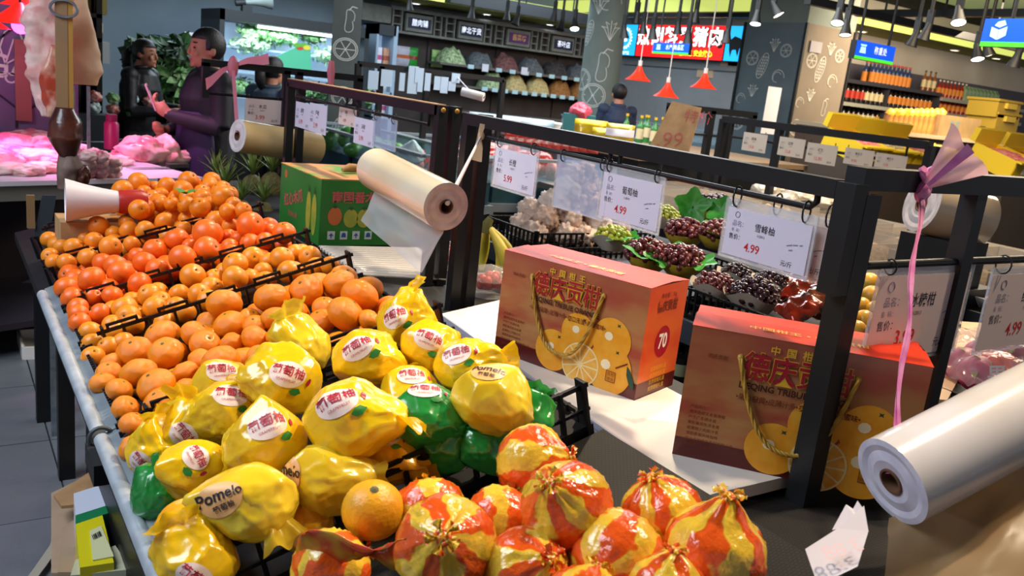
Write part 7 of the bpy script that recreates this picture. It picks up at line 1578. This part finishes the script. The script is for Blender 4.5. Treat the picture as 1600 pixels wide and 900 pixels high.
for i in range(9):
    p = ony(1450 + i * 11, 232 + i * 3, 5.0); pack('snack_pack', '%s snack pack leaning on the stand between the yellow bins' % ('yellow', 'red brown')[i > 4], (p.x, 5.0, p.z - .12), .16, .2, .06, [mat('yellow_snack', '#d0b428', .35), mat('brown_snack', '#7a3a20', .35)][i > 4:], group='snack packs between the yellow bins', up=(.3, .3, 1))
MB().bb(ony(1445, 232, 5.0).x - .1, ony(1545, 260, 5.0).x + .3, 4.96, 5.3, 0, ony(1500, 248, 5.0).z - .16).build('snack_shelf', mat('dark_bin_stand', '#3a3028'), tags=('dark shelf carrying the leaning snack packs', 'shelf'))
# yellow transport crates
for i, (px, py) in enumerate(((1575, 188), (1577, 168))):
    p = ony(px, py, 6.0); t = thing('yellow_crate', 'dull yellow plastic crate, %s of the pair by the cartons' % ('lower', 'upper')[i], 'crate', (p.x, 6.2, p.z - .12)); MB().bb(p.x - .28, p.x + .28, 6.0, 6.4, p.z - .14, p.z + .06).build('crate_body', mat('dull_yellow_crate', '#8a7424', .5), t); MB().bb(p.x - .3, p.x + .3, 5.98, 6.42, p.z + .06, p.z + .09).build('crate_lid', mat('dull_yellow_crate', '#8a7424', .5), t); MB().bb(p.x - .12, p.x + .12, 5.96, 6.0, p.z - .02, p.z + .05).build('crate_handle', mat('dull_yellow_lid', '#a08a30', .5), t)
q = ony(1575, 198, 6.0); MB().bb(q.x - .5, q.x + .6, 6.12, 6.5, 0, q.z - .03).build('crate_stand', mat('dark_bin_stand', '#3a3028'), tags=('dark stand under the dull yellow crates', 'stand'))

# ------------------------------------------------------------------ butcher corner
lp = at(32, 28, 4.9); light('SPOT', 'meat_lamp', lp + Vector((0, 0, -.09)), 34, PINK, .05, (lp.x, lp.y + .12, 0), 1.6, .5)
lp = at(-40, 30, 4.9); light('SPOT', 'meat_lamp', lp + Vector((0, 0, -.09)), 34, PINK, .05, (lp.x, lp.y + .12, 0), 1.6, .5)
light('SPOT', 'meat_spot', (.6, 5.0, 2.4), 120, (1, .36, .75), .05, (.8, 4.85, .85), 1.0, .6)
A = onz(0, 284, .85); B = onz(317, 277, .85); xd = (B - A).normalized(); yd = Vector((-xd.y, xd.x, 0)); Mk = frame(B, xd, yd); LB = 3.2
M_MARB = mat('white_counter_slab', '#d8d0d8', .35, 0, '#ccc4cc', 4)
t = thing('butcher_counter', 'white topped butcher counter covered with fresh pork', 'counter', Mk @ Vector((-LB / 2, .5, -.85)))
MB().bb(-LB, 0, 0, 1.2, -.02, 0, M=Mk).build('counter_top', M_MARB, t); MB().bb(-LB + .02, -.02, .02, 1.03, -.09, -.02, M=Mk).build('apron_rail', mat('grey_counter_rail', '#77756e', .5, .3), t)
for x in (-.06, -1.2, -2.4, -LB + .06):
    for y in (.08, .95): MB().bb(x - .03, x + .03, y - .03, y + .03, -.85, -.09, M=Mk).build('leg', STEEL, t)
MB().bb(-LB + .05, -.05, .9, .93, -.8, -.12, M=Mk).build('back_panel', mat('dark_plum_panel', '#241a26', .7), t)
MB().bb(-LB + .05, -.05, .1, .95, -.7, -.67, M=Mk).build('lower_shelf', mat('dark_plum_panel', '#241a26'), t)
# black crate of eggs under the counter
p = onz(40, 460, 0); q = Mk.inverted() @ p
t = thing('egg_crate', 'black lattice crate of white eggs under the butcher counter', 'crate', (p.x, p.y, 0))
for a, b in (((-.25, -.2), (.25, -.2)), ((.25, -.2), (.25, .2)), ((.25, .2), (-.25, .2)), ((-.25, .2), (-.25, -.2))):
    m = MB(); lattice_wall(m, Vector((p.x + a[0], p.y + a[1], 0)), Vector((p.x + b[0], p.y + b[1], 0)), Vector((0, 0, 1)), .01, .34, False, .06, .012, .03); m.build('crate_wall', PLASTIC, t)
MB().bb(p.x - .24, p.x + .24, p.y - .19, p.y + .19, .0, .02).build('crate_base', PLASTIC, t)
for k in range(24):
    o = MB().ball((p.x - .17 + (k % 6) * .068, p.y - .16, .05 + (k // 6) * .075), (.026, .026, .033), 10, 8); o.build('egg', WHITE, None, 180, ('white egg in the black crate under the butcher counter', 'egg', 'eggs under the counter'))
for px in (25, 62):
    a, b = onz(px, 500, 0), None; MB().bar((a.x - .2, a.y + .15, .03), (a.x + .25, a.y + .05, .28), .03, .03).build('cross_brace', STEEL, tags=('steel cross brace standing beside the egg crate', 'brace', 'steel braces by the egg crate'))
# meat
M_MEAT = mat('raw_pork', '#d06a78', .4, 0, '#ecb8b8', 13, .3, 30, lo=.4, hi=.55, coat=.3); M_FAT = mat('pork_fat', '#eccac2', .45, 0, '#dc948e', 11, .3, 30, lo=.45, hi=.65); M_LIVER = mat('dark_cured_meat', '#3a1a14', .35, 0, '#5a2a1c', 10, .3, 25, coat=.4)
def lump(name, lab, c, r, m, seed, M=None, group=None, cat='meat', am=.28, parent=None):
    bm = bmesh.new(); bmesh.ops.create_icosphere(bm, subdivisions=4, radius=1); s = Vector((seed * 2.7, seed, 0))
    mb = MB()
    for v in bm.verts:
        d = v.co.normalized(); k = 1 + am * noise.noise(d * 1.8 + s) + am * .5 * noise.noise(d * 4.2 + s); v.co = Vector((d.x * r[0] * k, d.y * r[1] * k, d.z * r[2] * k))
    mb.v = [(M.to_3x3() @ v.co if M else v.co.copy()) + Vector(c) for v in bm.verts]; mb.f = [[q.index for q in f.verts] for f in bm.faces]; mb.m = [0] * len(mb.f); bm.free()
    return mb.build(name, m, parent, 180, (lab, cat, group) if parent is None else None)
cuts = [(8, 222, .16, .1, .05, 0), (48, 215, .14, .09, .05, 0), (85, 226, .13, .1, .045, 0), (22, 240, .13, .09, .04, 0), (62, 244, .12, .08, .04, 1), (12, 264, .12, .07, .03, 1), (42, 266, .08, .06, .03, 1), (68, 262, .08, .07, .03, 1), (96, 254, .1, .07, .035, 0), (110, 234, .1, .08, .045, 0), (205, 242, .1, .1, .03, 0), (178, 252, .1, .07, .03, 0), (128, 268, .1, .06, .03, 1), (-20, 245, .14, .1, .05, 0)]
for i, (px, py, a, b, c_, k) in enumerate(cuts):
    p = onz(px, py, .85 + c_ * .7); lump('pork_cut', '%s cut of raw pork lying on the butcher counter' % ('pink', 'fat streaked')[k], p, (a, b, c_), (M_MEAT, M_FAT)[k], i + 1, Mk, 'pork cuts on the counter')
for k in range(22):
    p = onz(128 + (k % 6) * 10, 268 - (k // 6) * 9 + (k % 2) * 3, .87 + .035 * (k // 6)); lump('pork_cube', 'pale cube of diced pork in the heap on the counter', p, (.035, .03, .028), (M_FAT, M_MEAT)[k % 3 == 0], k + 40, None, 'heap of diced pork', am=.2)
p = onz(225, 236, .90); t = thing('pork_leg_cut', 'large pork leg piece with skin beside the knife', 'meat', (p.x, p.y, .85)); lump('flesh', '', p, (.15, .11, .08), M_MEAT, 71, Mk, parent=t); lump('skin_side', '', p + xd * .12 + Vector((0, 0, -.0)), (.06, .13, .09), M_FAT, 73, Mk, parent=t); lump('shank', '', p + xd * .2 - yd * .05 + Vector((0, 0, -.03)), (.1, .06, .045), M_FAT, 74, Mk, parent=t)
def knife(px, py, lab, L=.2, rot=0):
    p = onz(px, py, .856); M = Mk.copy(); M.translation = p; M = M @ Matrix.Rotation(rot, 4, 'Z'); t = thing('knife', lab, 'knife', p)
    MB().prism([(0, -.02), (-L, -.018), (-L - .03, .005), (0, .02)], .003, M).build('blade', STEEL, t); MB().bb(0, .12, -.014, .014, 0, .02, M=M).build('handle', M_CAPD, t)
knife(262, 262, 'butcher knife with black handle at the counter end', .2); knife(172, 222, 'cleaver with dark handle lying at the back of the counter', .22, .05)
p = Mk @ Vector(((Mk.inverted() @ onz(148, 226, .85)).x, 1.1, 0)); t = thing('pink_flask', 'bright pink flask standing on the butcher counter', 'flask', p); MB().lathe([(.0001, 0), (.042, 0), (.042, .15), (.03, .165), (.0001, .165)], 20, Matrix.Translation(p)).build('flask_body', mat('hot_pink_flask', '#c8286c', .35), t, 40); MB().lathe([(.032, .165), (.032, .205), (.0001, .205)], 16, Matrix.Translation(p)).build('flask_cap', mat('deep_pink_cap', '#9a1c50', .4), t, 40)
# hanging pork, post, cured leg
d = 4.15
pp = at(102, 175, d); ptop = at(108, -20, d)
HX = Vector((pp.x, pp.y, 0))
def flesh_tube(name, lab, pts_, rad, m, seed, parent=None, am=.3, flatn=1.0, group=None):
    mb = MB(); n = 28; pts_ = [Vector(q) for q in pts_]; K = []
    for i in range(len(pts_) - 1):
        for j in range(10): K.append((pts_[i].lerp(pts_[i + 1], j / 10), rad[i] + (rad[i + 1] - rad[i]) * j / 10))
    K.append((pts_[-1], rad[-1])); s = Vector((seed, seed * 2, 0))
    for q, r_ in K:
        for j in range(n):
            a = 2 * math.pi * j / n; dd = Vector((math.cos(a), math.sin(a) * flatn, 0)); mb.v.append(q + dd * r_ * (1 + am * noise.noise(q * 14 + dd * 1.2 + s) + am * .5 * noise.noise(q * 30 + dd * 3 + s)))
    for i in range(len(K) - 1):
        for j in range(n): mb.f.append([i * n + j, i * n + (j + 1) % n, (i + 1) * n + (j + 1) % n, (i + 1) * n + j]); mb.m.append(0)
    mb.f += [list(range(n))[::-1], [(len(K) - 1) * n + j for j in range(n)]]; mb.m += [0, 0]
    return mb.build(name, m, parent, 180, (lab, 'meat', group) if parent is None else None)
P = lambda px, py, dd=d: at(px, py, dd)
M_FLESH = mat('fresh_red_flesh', '#b8432c', .4, 0, '#dca890', 9, .3, 25, lo=.42, hi=.56, coat=.3); M_SKIN = mat('pale_pork_skin', '#d8ac88', .45, 0, '#e4c4a4', 8, .25, 20)
t = thing('hanging_pork', 'side of pork hanging on a hook beside the post', 'meat', P(75, 185))
flesh_tube('fat_layer', '', [P(76, -12), P(74, 30), P(68, 70), P(66, 105), P(68, 150), P(72, 182)], [.075, .07, .07, .055, .04, .02], M_FAT, 1, t, am=.55, flatn=.6)
flesh_tube('red_flesh', '', [P(84, 70, 4.1), P(84, 100, 4.1), P(84, 130, 4.1), P(82, 165, 4.1), P(78, 183, 4.1)], [.01, .045, .05, .035, .015], M_FLESH, 2, t, am=.5, flatn=.6)
flesh_tube('rib_flap', '', [P(62, 10, 4.18), P(58, 50, 4.18), P(56, 90, 4.18), P(62, 110, 4.18)], [.05, .05, .035, .015], M_FAT, 3, t, am=.6, flatn=.5)
MB().tube([P(80, -10) + Vector((0, 0, .02)), P(80, -30), P(84, -45), P(90, -50), (P(90, -50).x, P(90, -50).y, 3.25)], .006, 6).build('meat_hook', STEEL, t, 60)
t = thing('hanging_pork', 'pale skinned slab of pork hanging on the far side of the post', 'meat', P(130, 135, 4.3)); flesh_tube('skin_slab', '', [P(116, -5, 4.35), P(120, 30, 4.35), P(124, 70, 4.35), P(129, 110, 4.35), P(130, 132, 4.35)], [.05, .06, .075, .085, .06], M_SKIN, 5, t, .12, .45)
MB().tube([P(118, -5, 4.35), P(118, -40, 4.35), (P(118, -40, 4.35).x, P(118, -40, 4.35).y, 3.25)], .006, 6).build('meat_hook', STEEL, t, 60)
t = thing('cured_leg', 'dark brown cured pork leg hanging low in front of the counter', 'meat', P(115, 295, 3.7)); flesh_tube('cured_flesh', '', [P(101, 168, 3.7), P(103, 190, 3.7), P(103, 215, 3.7), P(106, 245, 3.7)], [.03, .055, .06, .03], M_LIVER, 6, t, .1); flesh_tube('hock', '', [P(106, 240, 3.7), P(110, 262, 3.7), P(108, 296, 3.7)], [.03, .045, .035], mat('grey_brown_hock', '#5a4038', .6, 0, '#8a7468', 10), 7, t, .25)
lump('bone_end', '', P(128, 275, 3.7), (.03, .03, .045), M_LIVER, 9, parent=t)
k0 = P(101, 172, 3.7); MB().bb(k0.x - .028, k0.x + .012, k0.y - .006, k0.y + .006, k0.z, 3.25).build('hanging_strap', mat('tan_strap', '#9a7850', .6, 0, '#8a7258', 6), t); MB().bb(k0.x + .013, k0.x + .03, k0.y - .004, k0.y + .004, k0.z, 3.25).build('hanging_strap', mat('amber_strap', '#b0843c', .5), t)
zz_ = at(101, 14, 3.7).z; MB().tube([(k0.x + .045 * math.cos(k * .4), k0.y - .012, zz_ + .03 * math.sin(k * .4)) for k in range(16)], .005, 6, True).build('steel_ring', STEEL, t, 60)
for px, py0 in ((114, 135), (138, 135)): a = P(px, py0, 4.5); MB().cyl((a.x, a.y, .851), (a.x, a.y, a.z), .008, n=8).build('steel_rod', STEEL, tags=('thin steel rod standing on the butcher counter', 'rod', 'steel rods on the counter'))
# purple wall with lettering
YP = 5.75; M_PURP = mat('mauve_wall_panel', '#6e5a7c', .7, 0, '#655274', 3)
xr_ = ony(122, 100, YP).x; zt_p = 2.7
w = struct(MB().bb(-4, xr_, YP, YP + .08, 0, zt_p).build('wall_butcher', M_PURP)); w['label'] = 'mauve panelled wall behind the butcher counter'
Fw = lambda px, py: ony(px, py, YP - .004)
def wtext(s, size, px, py, nm, al='CENTER'): mb = MB(); text(mb, s, size, frame(Fw(px, py), (1, 0, 0), (0, 0, 1)), bold=.012, align=al); o = mb.build(nm, M_CHALK, w); return o
wtext('ORGANIC', .165, 22, 104, 'lettering'); wtext('FOOD', .085, 32, 124, 'lettering')
for a, b in (((-10, 118), (12, 119)), ((46, 121), (62, 122))): MB().bar(Fw(*a), Fw(*b), .006, .004, (0, 1, 0)).build('rule_line', M_CHALK, w)
for a, b in (((0, 60), (22, 42)), ((-5, 145), (26, 169)), ((26, 169), (26, 200)), ((44, 172), (75, 152)), ((22, 42), (50, 30))): MB().bar(Fw(*a), Fw(*b), .012, .006, (0, 1, 0)).build('joint_line', mat('dark_joint_line', '#2c2432', .8), w)
mb = MB(); chalk_line(mb, [(.0, -.10), (-.05, -.02), (-.05, .07), (.0, .12), (.05, .05), (.045, -.04), (0, -.1), (0, .05)], .008, frame(Fw(17, 74), (1, 0, -.3), (.3, 0, 1))); mb.build('leaf_emblem', M_CHALK, w)
a, b = Fw(34, 62), Fw(36, 188); MB().bb(a.x - .04, a.x + .04, YP - .04, YP - .006, b.z, a.z).build('wooden_board', mat('reddish_board', '#8a5048', .6), tags=('narrow reddish wooden board on the mauve wall', 'board'))
# red lamps over the meat
M_RSH = mat('red_meat_lamp_shade', '#c81c14', .35, emit='#e0200c', es=.9); M_PGLOW = mat('pink_bulb_glow', '#ff60ff', .4, emit='#ff40f0', es=6)
for px, py, dd in ((32, 28, 4.9), (52, 2, 5.1), (-40, 30, 4.9)):
    q = at(px, py, dd); t = thing('meat_lamp', 'red pendant lamp glowing pink over the meat', 'lamp', q - Vector((0, 0, .06)), 'red lamps over the meat'); MB().lathe([(.02, .07), (.05, .04), (.10, -.0), (.15, -.03), (.145, -.03), (.09, .0), (.02, .05)], 20, Matrix.Translation(q)).build('shade', M_RSH, t, 60); MB().ball(q + Vector((0, 0, -.035)), .04, 12, 8).build('bulb', M_PGLOW, t, 180); MB().cyl(q + Vector((0, 0, .06)), (q.x, q.y, 3.25), .006, n=6).build('cord', BLACK, t)
# dark shelf unit with boxes
YQ = 7.4; x0_, x1_ = ony(117, 90, YQ).x, ony(160, 90, YQ).x; t = thing('dark_shelf_unit', 'tall dark shelf unit with bottles and white boxes behind the butcher', 'shelving', ((x0_ + x1_) / 2, YQ + .2, 0))
for x in (x0_, x1_ - .04): MB().bb(x, x + .04, YQ, YQ + .35, 0, 2.6).build('upright', M_CASE, t)
MB().bb(x0_, x1_, YQ + .33, YQ + .36, 0, 2.6).build('back_panel', M_CASE, t); lv = [ony(140, y_, YQ).z for y_ in (20, 58, 97, 175)]
for z_ in lv: MB().bb(x0_, x1_, YQ, YQ + .35, z_ - .03, z_).build('shelf_board', M_CASE, t)
for i in range(2): bottle(bW, (x0_ + .1 + i * .09, YQ + .15, lv[1]), 'small dark bottle on the shelf behind the butcher', 'bottles behind the butcher', .7)
for i in range(2): MB().bb(x0_ + .03 + i * .11, x0_ + .12 + i * .11, YQ + .05, YQ + .2, lv[0], lv[0] + .2).build('yellow_box', mat('dull_yellow_box', '#9a9050', .6), tags=('dull yellow box on the top shelf behind the butcher', 'box', 'boxes on the butcher shelf'))
for i in range(4): MB().bb(x0_ + .03 + i * .055, x0_ + .08 + i * .055, YQ + .03, YQ + .2, lv[2], lv[2] + .16).build('white_box', mat('white_box', '#b8c4c8', .6), tags=('narrow white box on the middle shelf behind the butcher', 'box', 'white boxes on the butcher shelf'))
for i in range(8): lump('vegetable_bag', 'bagged vegetable on the low shelf behind the butcher', (x0_ + .12 + (i % 4) * .13, YQ - .1, lv[3] + .04 + .085 * (i // 4)), (.05, .045, .042), (M_WBAG, M_RP2, M_VEG[0])[i % 3], i, None, 'bagged vegetables behind the butcher', 'bag')
MB().bb(x0_, x1_ + .05, YQ - .25, YQ - .01, 0, lv[3]).build('steel_bench', mat('dark_bench', '#3a4248', .4, .4), tags=('dark steel bench beside the tall shelf unit', 'bench'))
# leafy plants heaped between the two shoppers
for i, (px, py, dd, R, k) in enumerate(((262, 105, 8.6, .33, 2), (285, 110, 8.4, .3, 2), (250, 90, 8.8, .25, 2), (285, 132, 8.2, .2, 0), (275, 158, 8.5, .2, 0), (276, 178, 8.5, .22, 2), (262, 160, 8.8, .22, 2))):
    mb = MB(); foliage(mb, at(px, py, dd), R, 260, .14, 90 + i, .8); mb.ball(at(px, py, dd), (R * .6, R * .6, R * .5), 10, 7); mb.build('leafy_heap', M_VEG[k], None, None, ('%s heap of leafy vegetables beyond the butcher' % ('light green', '', 'dark green')[k], 'vegetables', 'leafy heaps beyond the butcher'))
a = at(262, 175, 8.2); MB().bb(a.x - .5, a.x + .7, a.y - .3, a.y + .4, 0, a.z - .1).build('vegetable_stand', M_CASE, tags=('dark stand under the leafy heaps', 'stand'))
pw = at(291, 82, 9.5); t = thing('white_board', 'white notice board on a pole behind the man', 'board', (pw.x, pw.y, 0)); MB().prism([(-.11, -.2), (.17, -.2), (.1, .2), (-.02, .2)], .01, frame(pw, (1, 0, 0), (0, 0, 1))).build('board_sheet', PAPER, t); MB().cyl((pw.x + .03, pw.y + .02, 0), (pw.x + .03, pw.y + .02, pw.z), .015, n=8).build('pole', BLACK, t)

# ------------------------------------------------------------------ people
M_FACE = mat('skin', '#b07a60', .55, 0, '#a87058', 8, sss=.08); M_HAIR = mat('black_hair', '#0c0b0c', .45, 0, '#191718', 60, .4, 160)
def person(lab, loc, heading, height, arms, top, legs, apron=None, hair='short', lean=0, group=None, face=True):
    """arms: {side: (elbow, wrist, finger direction)} in body axes x right, y forward, z up for a 1.7 m figure"""
    s = height / 1.7; mb = MB(); H = Vector((0, .03 + lean * .5, 1.575)); J = lambda x, y, z: Vector((x, y + lean * max(0, z - .9) * .8, z))
    for sd in (-1, 1):
        mb.tube([J(sd * .09, 0, .92), J(sd * .10, .01, .70), J(sd * .10, .015, .48), J(sd * .105, -.01, .28), J(sd * .105, -.02, .09)], [.10, .085, .062, .058, .042], 14)
        mb.tube([J(sd * .105, -.06, .045), J(sd * .11, .06, .045), J(sd * .115, .16, .035)], [.042, .045, .03], 12)
        el, wr, fd = arms[sd]; el, wr, fd = Vector(el), Vector(wr), Vector(fd).normalized(); sh = J(sd * .175, 0, 1.385)
        mb.ball(sh, (.075, .075, .075), 12, 9); mb.tube([sh, sh.lerp(el, .5), el], [.066, .060, .052], 12); mb.tube([el, el.lerp(wr, .4), wr], [.052, .050, .036], 12)
        pc = wr + fd * .05; side = fd.cross(Vector((0, 0, 1))); side = side.normalized() if side.length > .2 else Vector((1, 0, 0)); up = side.cross(fd)
        mb.tube([wr, wr + fd * .05, wr + fd * .085], [.030, .040, .034], 10)
        for k in range(4):
            o = wr + fd * .08 + side * (.027 - .018 * k); L = (.06, .07, .066, .05)[k]; mb.tube([o, o + fd * L * .5, o + fd * L * .8 + up * L * .35, o + fd * L * .75 + up * L * .7], [.0105, .0105, .0095, .008], 8)
        o = wr + fd * .03 + side * .035 * -sd; mb.tube([o, o + side * -sd * .018 + fd * .03 + up * .015, o + fd * .058 + up * .035 + side * -sd * .008], [.013, .011, .009], 8)
    mb.tube([J(0, 0, .86), J(0, 0, .98), J(0, .0, 1.12), J(0, .01, 1.28), J(0, 0, 1.40), J(0, 0, 1.455)], [.155, .165, .155, .175, .14, .07], 18)
    for x in (-.07, .07): mb.tube([J(x, 0, .92), J(x, .0, 1.1), J(x, .01, 1.33)], [.12, .115, .12], 14)
    mb.tube([J(0, -.005, 1.42), J(0, .01, 1.52)], [.058, .055], 12)
    mb.ball(H + Vector((0, -.005, .02)), (.078, .098, .10), 20, 14); mb.ball(H + Vector((0, .025, -.055)), (.058, .068, .065), 16, 10)
    mb.tube([H + Vector((0, .092, .015)), H + Vector((0, .108, -.012)), H + Vector((0, .112, -.03)), H + Vector((0, .095, -.038))], [.008, .010, .013, .010], 10)
    for x in (-1, 1): mb.ball(H + Vector((x * .079, -.01, -.01)), (.012, .02, .032), 10, 7); mb.ball(H + Vector((x * .036, .078, -.03)), (.024, .014, .024), 10, 7)
    mb.tube([H + Vector((x, .088 - abs(x) * .5, .028)) for x in (-.045, -.02, 0, .02, .045)], .012, 8); mb.tube([H + Vector((x, .094 - abs(x) * .5, -.066)) for x in (-.022, 0, .022)], .010, 8); mb.ball(H + Vector((0, .083, -.098)), (.022, .018, .018), 10, 7)
    me = mb.mesh('body', M_FACE); tmp = bpy.data.objects.new('tmp', me); COL.objects.link(tmp)
    md = tmp.modifiers.new('r', 'REMESH'); md.mode = 'VOXEL'; md.voxel_size = .0085; md.use_smooth_shade = True; sm = tmp.modifiers.new('s', 'SMOOTH'); sm.factor = .5; sm.iterations = 3
    dg = bpy.context.evaluated_depsgraph_get(); bme = bpy.data.meshes.new_from_object(tmp.evaluated_get(dg)); bpy.data.objects.remove(tmp)
    bme.materials.clear()
    for m in (M_FACE, top, legs, M_CAPD): bme.materials.append(m)
    wrs = [Vector(arms[sd][1]) + Vector(arms[sd][2]).normalized() * .01 for sd in (-1, 1)]; fds = [Vector(arms[sd][2]).normalized() for sd in (-1, 1)]; mi = []
    for p_ in bme.polygons:
        c = p_.center
        hand = any(-.0 < (c - w_).dot(f_) < .2 and ((c - w_) - f_ * (c - w_).dot(f_)).length < .075 for w_, f_ in zip(wrs, fds))
        mi.append(0 if (c.z > 1.465 and abs(c.x) < .12) or hand else (3 if c.z < .085 else (2 if c.z < .90 and not (abs(c.x) > .2) else 1)))
    bme.polygons.foreach_set('material_index', mi); bme.polygons.foreach_set('use_smooth', [True] * len(bme.polygons))
    t = thing('person', lab, 'person', loc, group); t.rotation_euler = (0, 0, heading); t.scale = (s, s, s)
    b = bpy.data.objects.new('body', bme); COL.objects.link(b); b.parent = t
    def child(m, nm, mt, sm_=180): o = bpy.data.objects.new(nm, m.mesh(nm, mt, sm_)); COL.objects.link(o); o.parent = t; return o
    hb = MB(); hb.ball(H + Vector((0, -.012, .028)), (.088, .108, .106), 28, 20); keep = []
    for f in hb.f:
        c = sum((hb.v[i] for i in f), Vector()) / len(f) - H
        if not ((c.y > .028 and c.z < .062) or (c.z < -.055 and hair == 'short') or (c.z < -.08) or (c.y > -.005 and c.z < .0)): keep.append(f)
    hb.f = keep; hb.m = [0] * len(keep); ho = child(hb, 'hair', M_HAIR); so = ho.modifiers.new('t', 'SOLIDIFY'); so.thickness = .012
    if hair == 'tail': pt = MB(); pt.ball(H + Vector((0, -.115, .03)), (.04, .04, .04), 12, 8); pt.tube([H + Vector((0, -.13, .03)), H + Vector((0, -.175, -.01)), H + Vector((0, -.17, -.09)), H + Vector((0, -.15, -.15))], [.03, .045, .045, .02], 12); child(pt, 'ponytail', M_HAIR)
    if face:
        for x in (-1, 1):
            e = MB(); e.ball(H + Vector((x * .033, .086, .004)), (.013, .006, .006), 10, 6); child(e, 'eye', mat('dark_eye', '#1a1412', .3)); e = MB(); e.tube([H + Vector((x * q_, .094 - q_ * .35, .034)) for q_ in (.018, .034, .05)], [.004, .005, .003], 6); child(e, 'eyebrow', M_HAIR)
        e = MB(); e.tube([H + Vector((x, .1045 - abs(x) * .55, -.066)) for x in (-.02, -.008, .008, .02)], [.002, .004, .004, .002], 6); child(e, 'mouth', mat('lips', '#8a4a40', .5))
    col = MB(); col.tube([J(.075 * math.cos(k * .5236), -.005 + .075 * math.sin(k * .5236), 1.45 + .015 * math.sin(k * .5236)) for k in range(12)], .02, 8, True); child(col, 'collar', top)
    if apron:
        ap = MB()
        def afn(u, v): a = (u - .5) * 2.6; rr_ = .185 + .05 * max(0, .45 - v); x = math.sin(a) * (rr_ + .05) * (1 if v < .7 else 1 - (v - .7) * 1.2); y = math.cos(a) * rr_; return J(x, y + .002 - .02 * max(0, v - .7), .50 + v * .70)
        ap.grid(afn, 18, 16); o = child(ap, 'apron', apron); o.modifiers.new('t', 'SOLIDIFY').thickness = .006
    return t
def face_dir(dx, dz):
    """heading so that the figure looks towards dx (right) / dz (away) as seen from the aisle"""
    d = Vector((VIEW_R.x, VIEW_R.y, 0)).normalized() * dx + Vector((VIEW_F.x, VIEW_F.y, 0)).normalized() * dz; return math.atan2(-d.x, d.y)
M_NAVY = mat('dark_navy_jacket', '#15151d', .7, 0, '#1e1d28', 6, .2, 20); M_BLKJ = mat('black_padded_jacket', '#101114', .55, 0, '#191b1f', 8, .5, 14); M_TRS = mat('charcoal_trousers', '#23262c', .8); M_APR = mat('purple_apron', '#33204c', .7, 0, '#2a1a40', 5)
pm_ = at(330, 75, 5.45); hd = face_dir(-.7, -.62)
t = person('man in a navy jacket and purple apron looking up from his phone', (pm_.x, pm_.y, 0), hd, at(322, 44, 5.45).z, {-1: ((-.26, .03, 1.12), (-.05, .27, 1.17), (.35, .5, .55)), 1: ((.27, .02, 1.10), (.12, .24, 1.05), (-.75, .5, .2))}, M_NAVY, M_TRS, M_APR)
sc_ = t.scale[0]; Mh = Matrix.Translation(t.location) @ Matrix.Rotation(hd, 4, 'Z') @ Matrix.Scale(sc_, 4)
c = Mh @ Vector((.005, .355, 1.265)); ph = thing('phone', 'pale pink phone with camera bump held by the man', 'phone', c); Mp = frame(c, (Mh.to_3x3() @ Vector((.1, .35, .9))).normalized(), (Mh.to_3x3() @ Vector((-.9, .4, 0))).normalized())
MB().bb(-.075, .075, -.037, .037, -.004, .004, M=Mp).build('phone_case', mat('pink_phone_case', '#c89aa8', .4), ph); MB().bb(.035, .065, -.03, .0, .004, .008, M=Mp).build('camera_bump', M_CAPD, ph); MB().bb(.035, .065, -.03, .0, -.008, -.004, M=Mp).build('camera_bump', M_CAPD, ph)
pw_ = at(212, 78, 7.6); person('woman in a black jacket with a ponytail picking vegetables', (pw_.x, pw_.y, 0), face_dir(1, -.12), at(215, 60, 7.6).z, {-1: ((-.24, .1, 1.10), (-.10, .36, 1.13), (.2, 1, .1)), 1: ((.25, .1, 1.08), (.10, .38, 1.10), (-.2, 1, .1))}, M_BLKJ, M_TRS, None, 'tail', .12)
p3 = at(968, 150, 9.9); person('dark haired worker behind the fish counter beside the round column', (p3.x, p3.y, 0), face_dir(-.3, 1), at(968, 130, 9.9).z, {-1: ((-.24, .05, 1.1), (-.15, .28, 1.05), (.2, 1, 0)), 1: ((.24, .05, 1.1), (.15, .28, 1.05), (-.2, 1, 0))}, mat('dark_blue_shirt', '#1c2a44', .7), M_TRS, None, 'short')
p4 = at(424, 105, 6.9); person('dark haired shopper with a grey blue hood behind the butcher end rack', (p4.x, p4.y, 0), face_dir(.4, 1), at(424, 88, 6.9).z, {-1: ((-.24, .05, 1.1), (-.15, .28, 1.05), (.2, 1, 0)), 1: ((.24, .05, 1.1), (.15, .28, 1.05), (-.2, 1, 0))}, mat('slate_blue_hoodie', '#3c5468', .8, 0, '#1a2028', 3), M_TRS, None, 'tail')
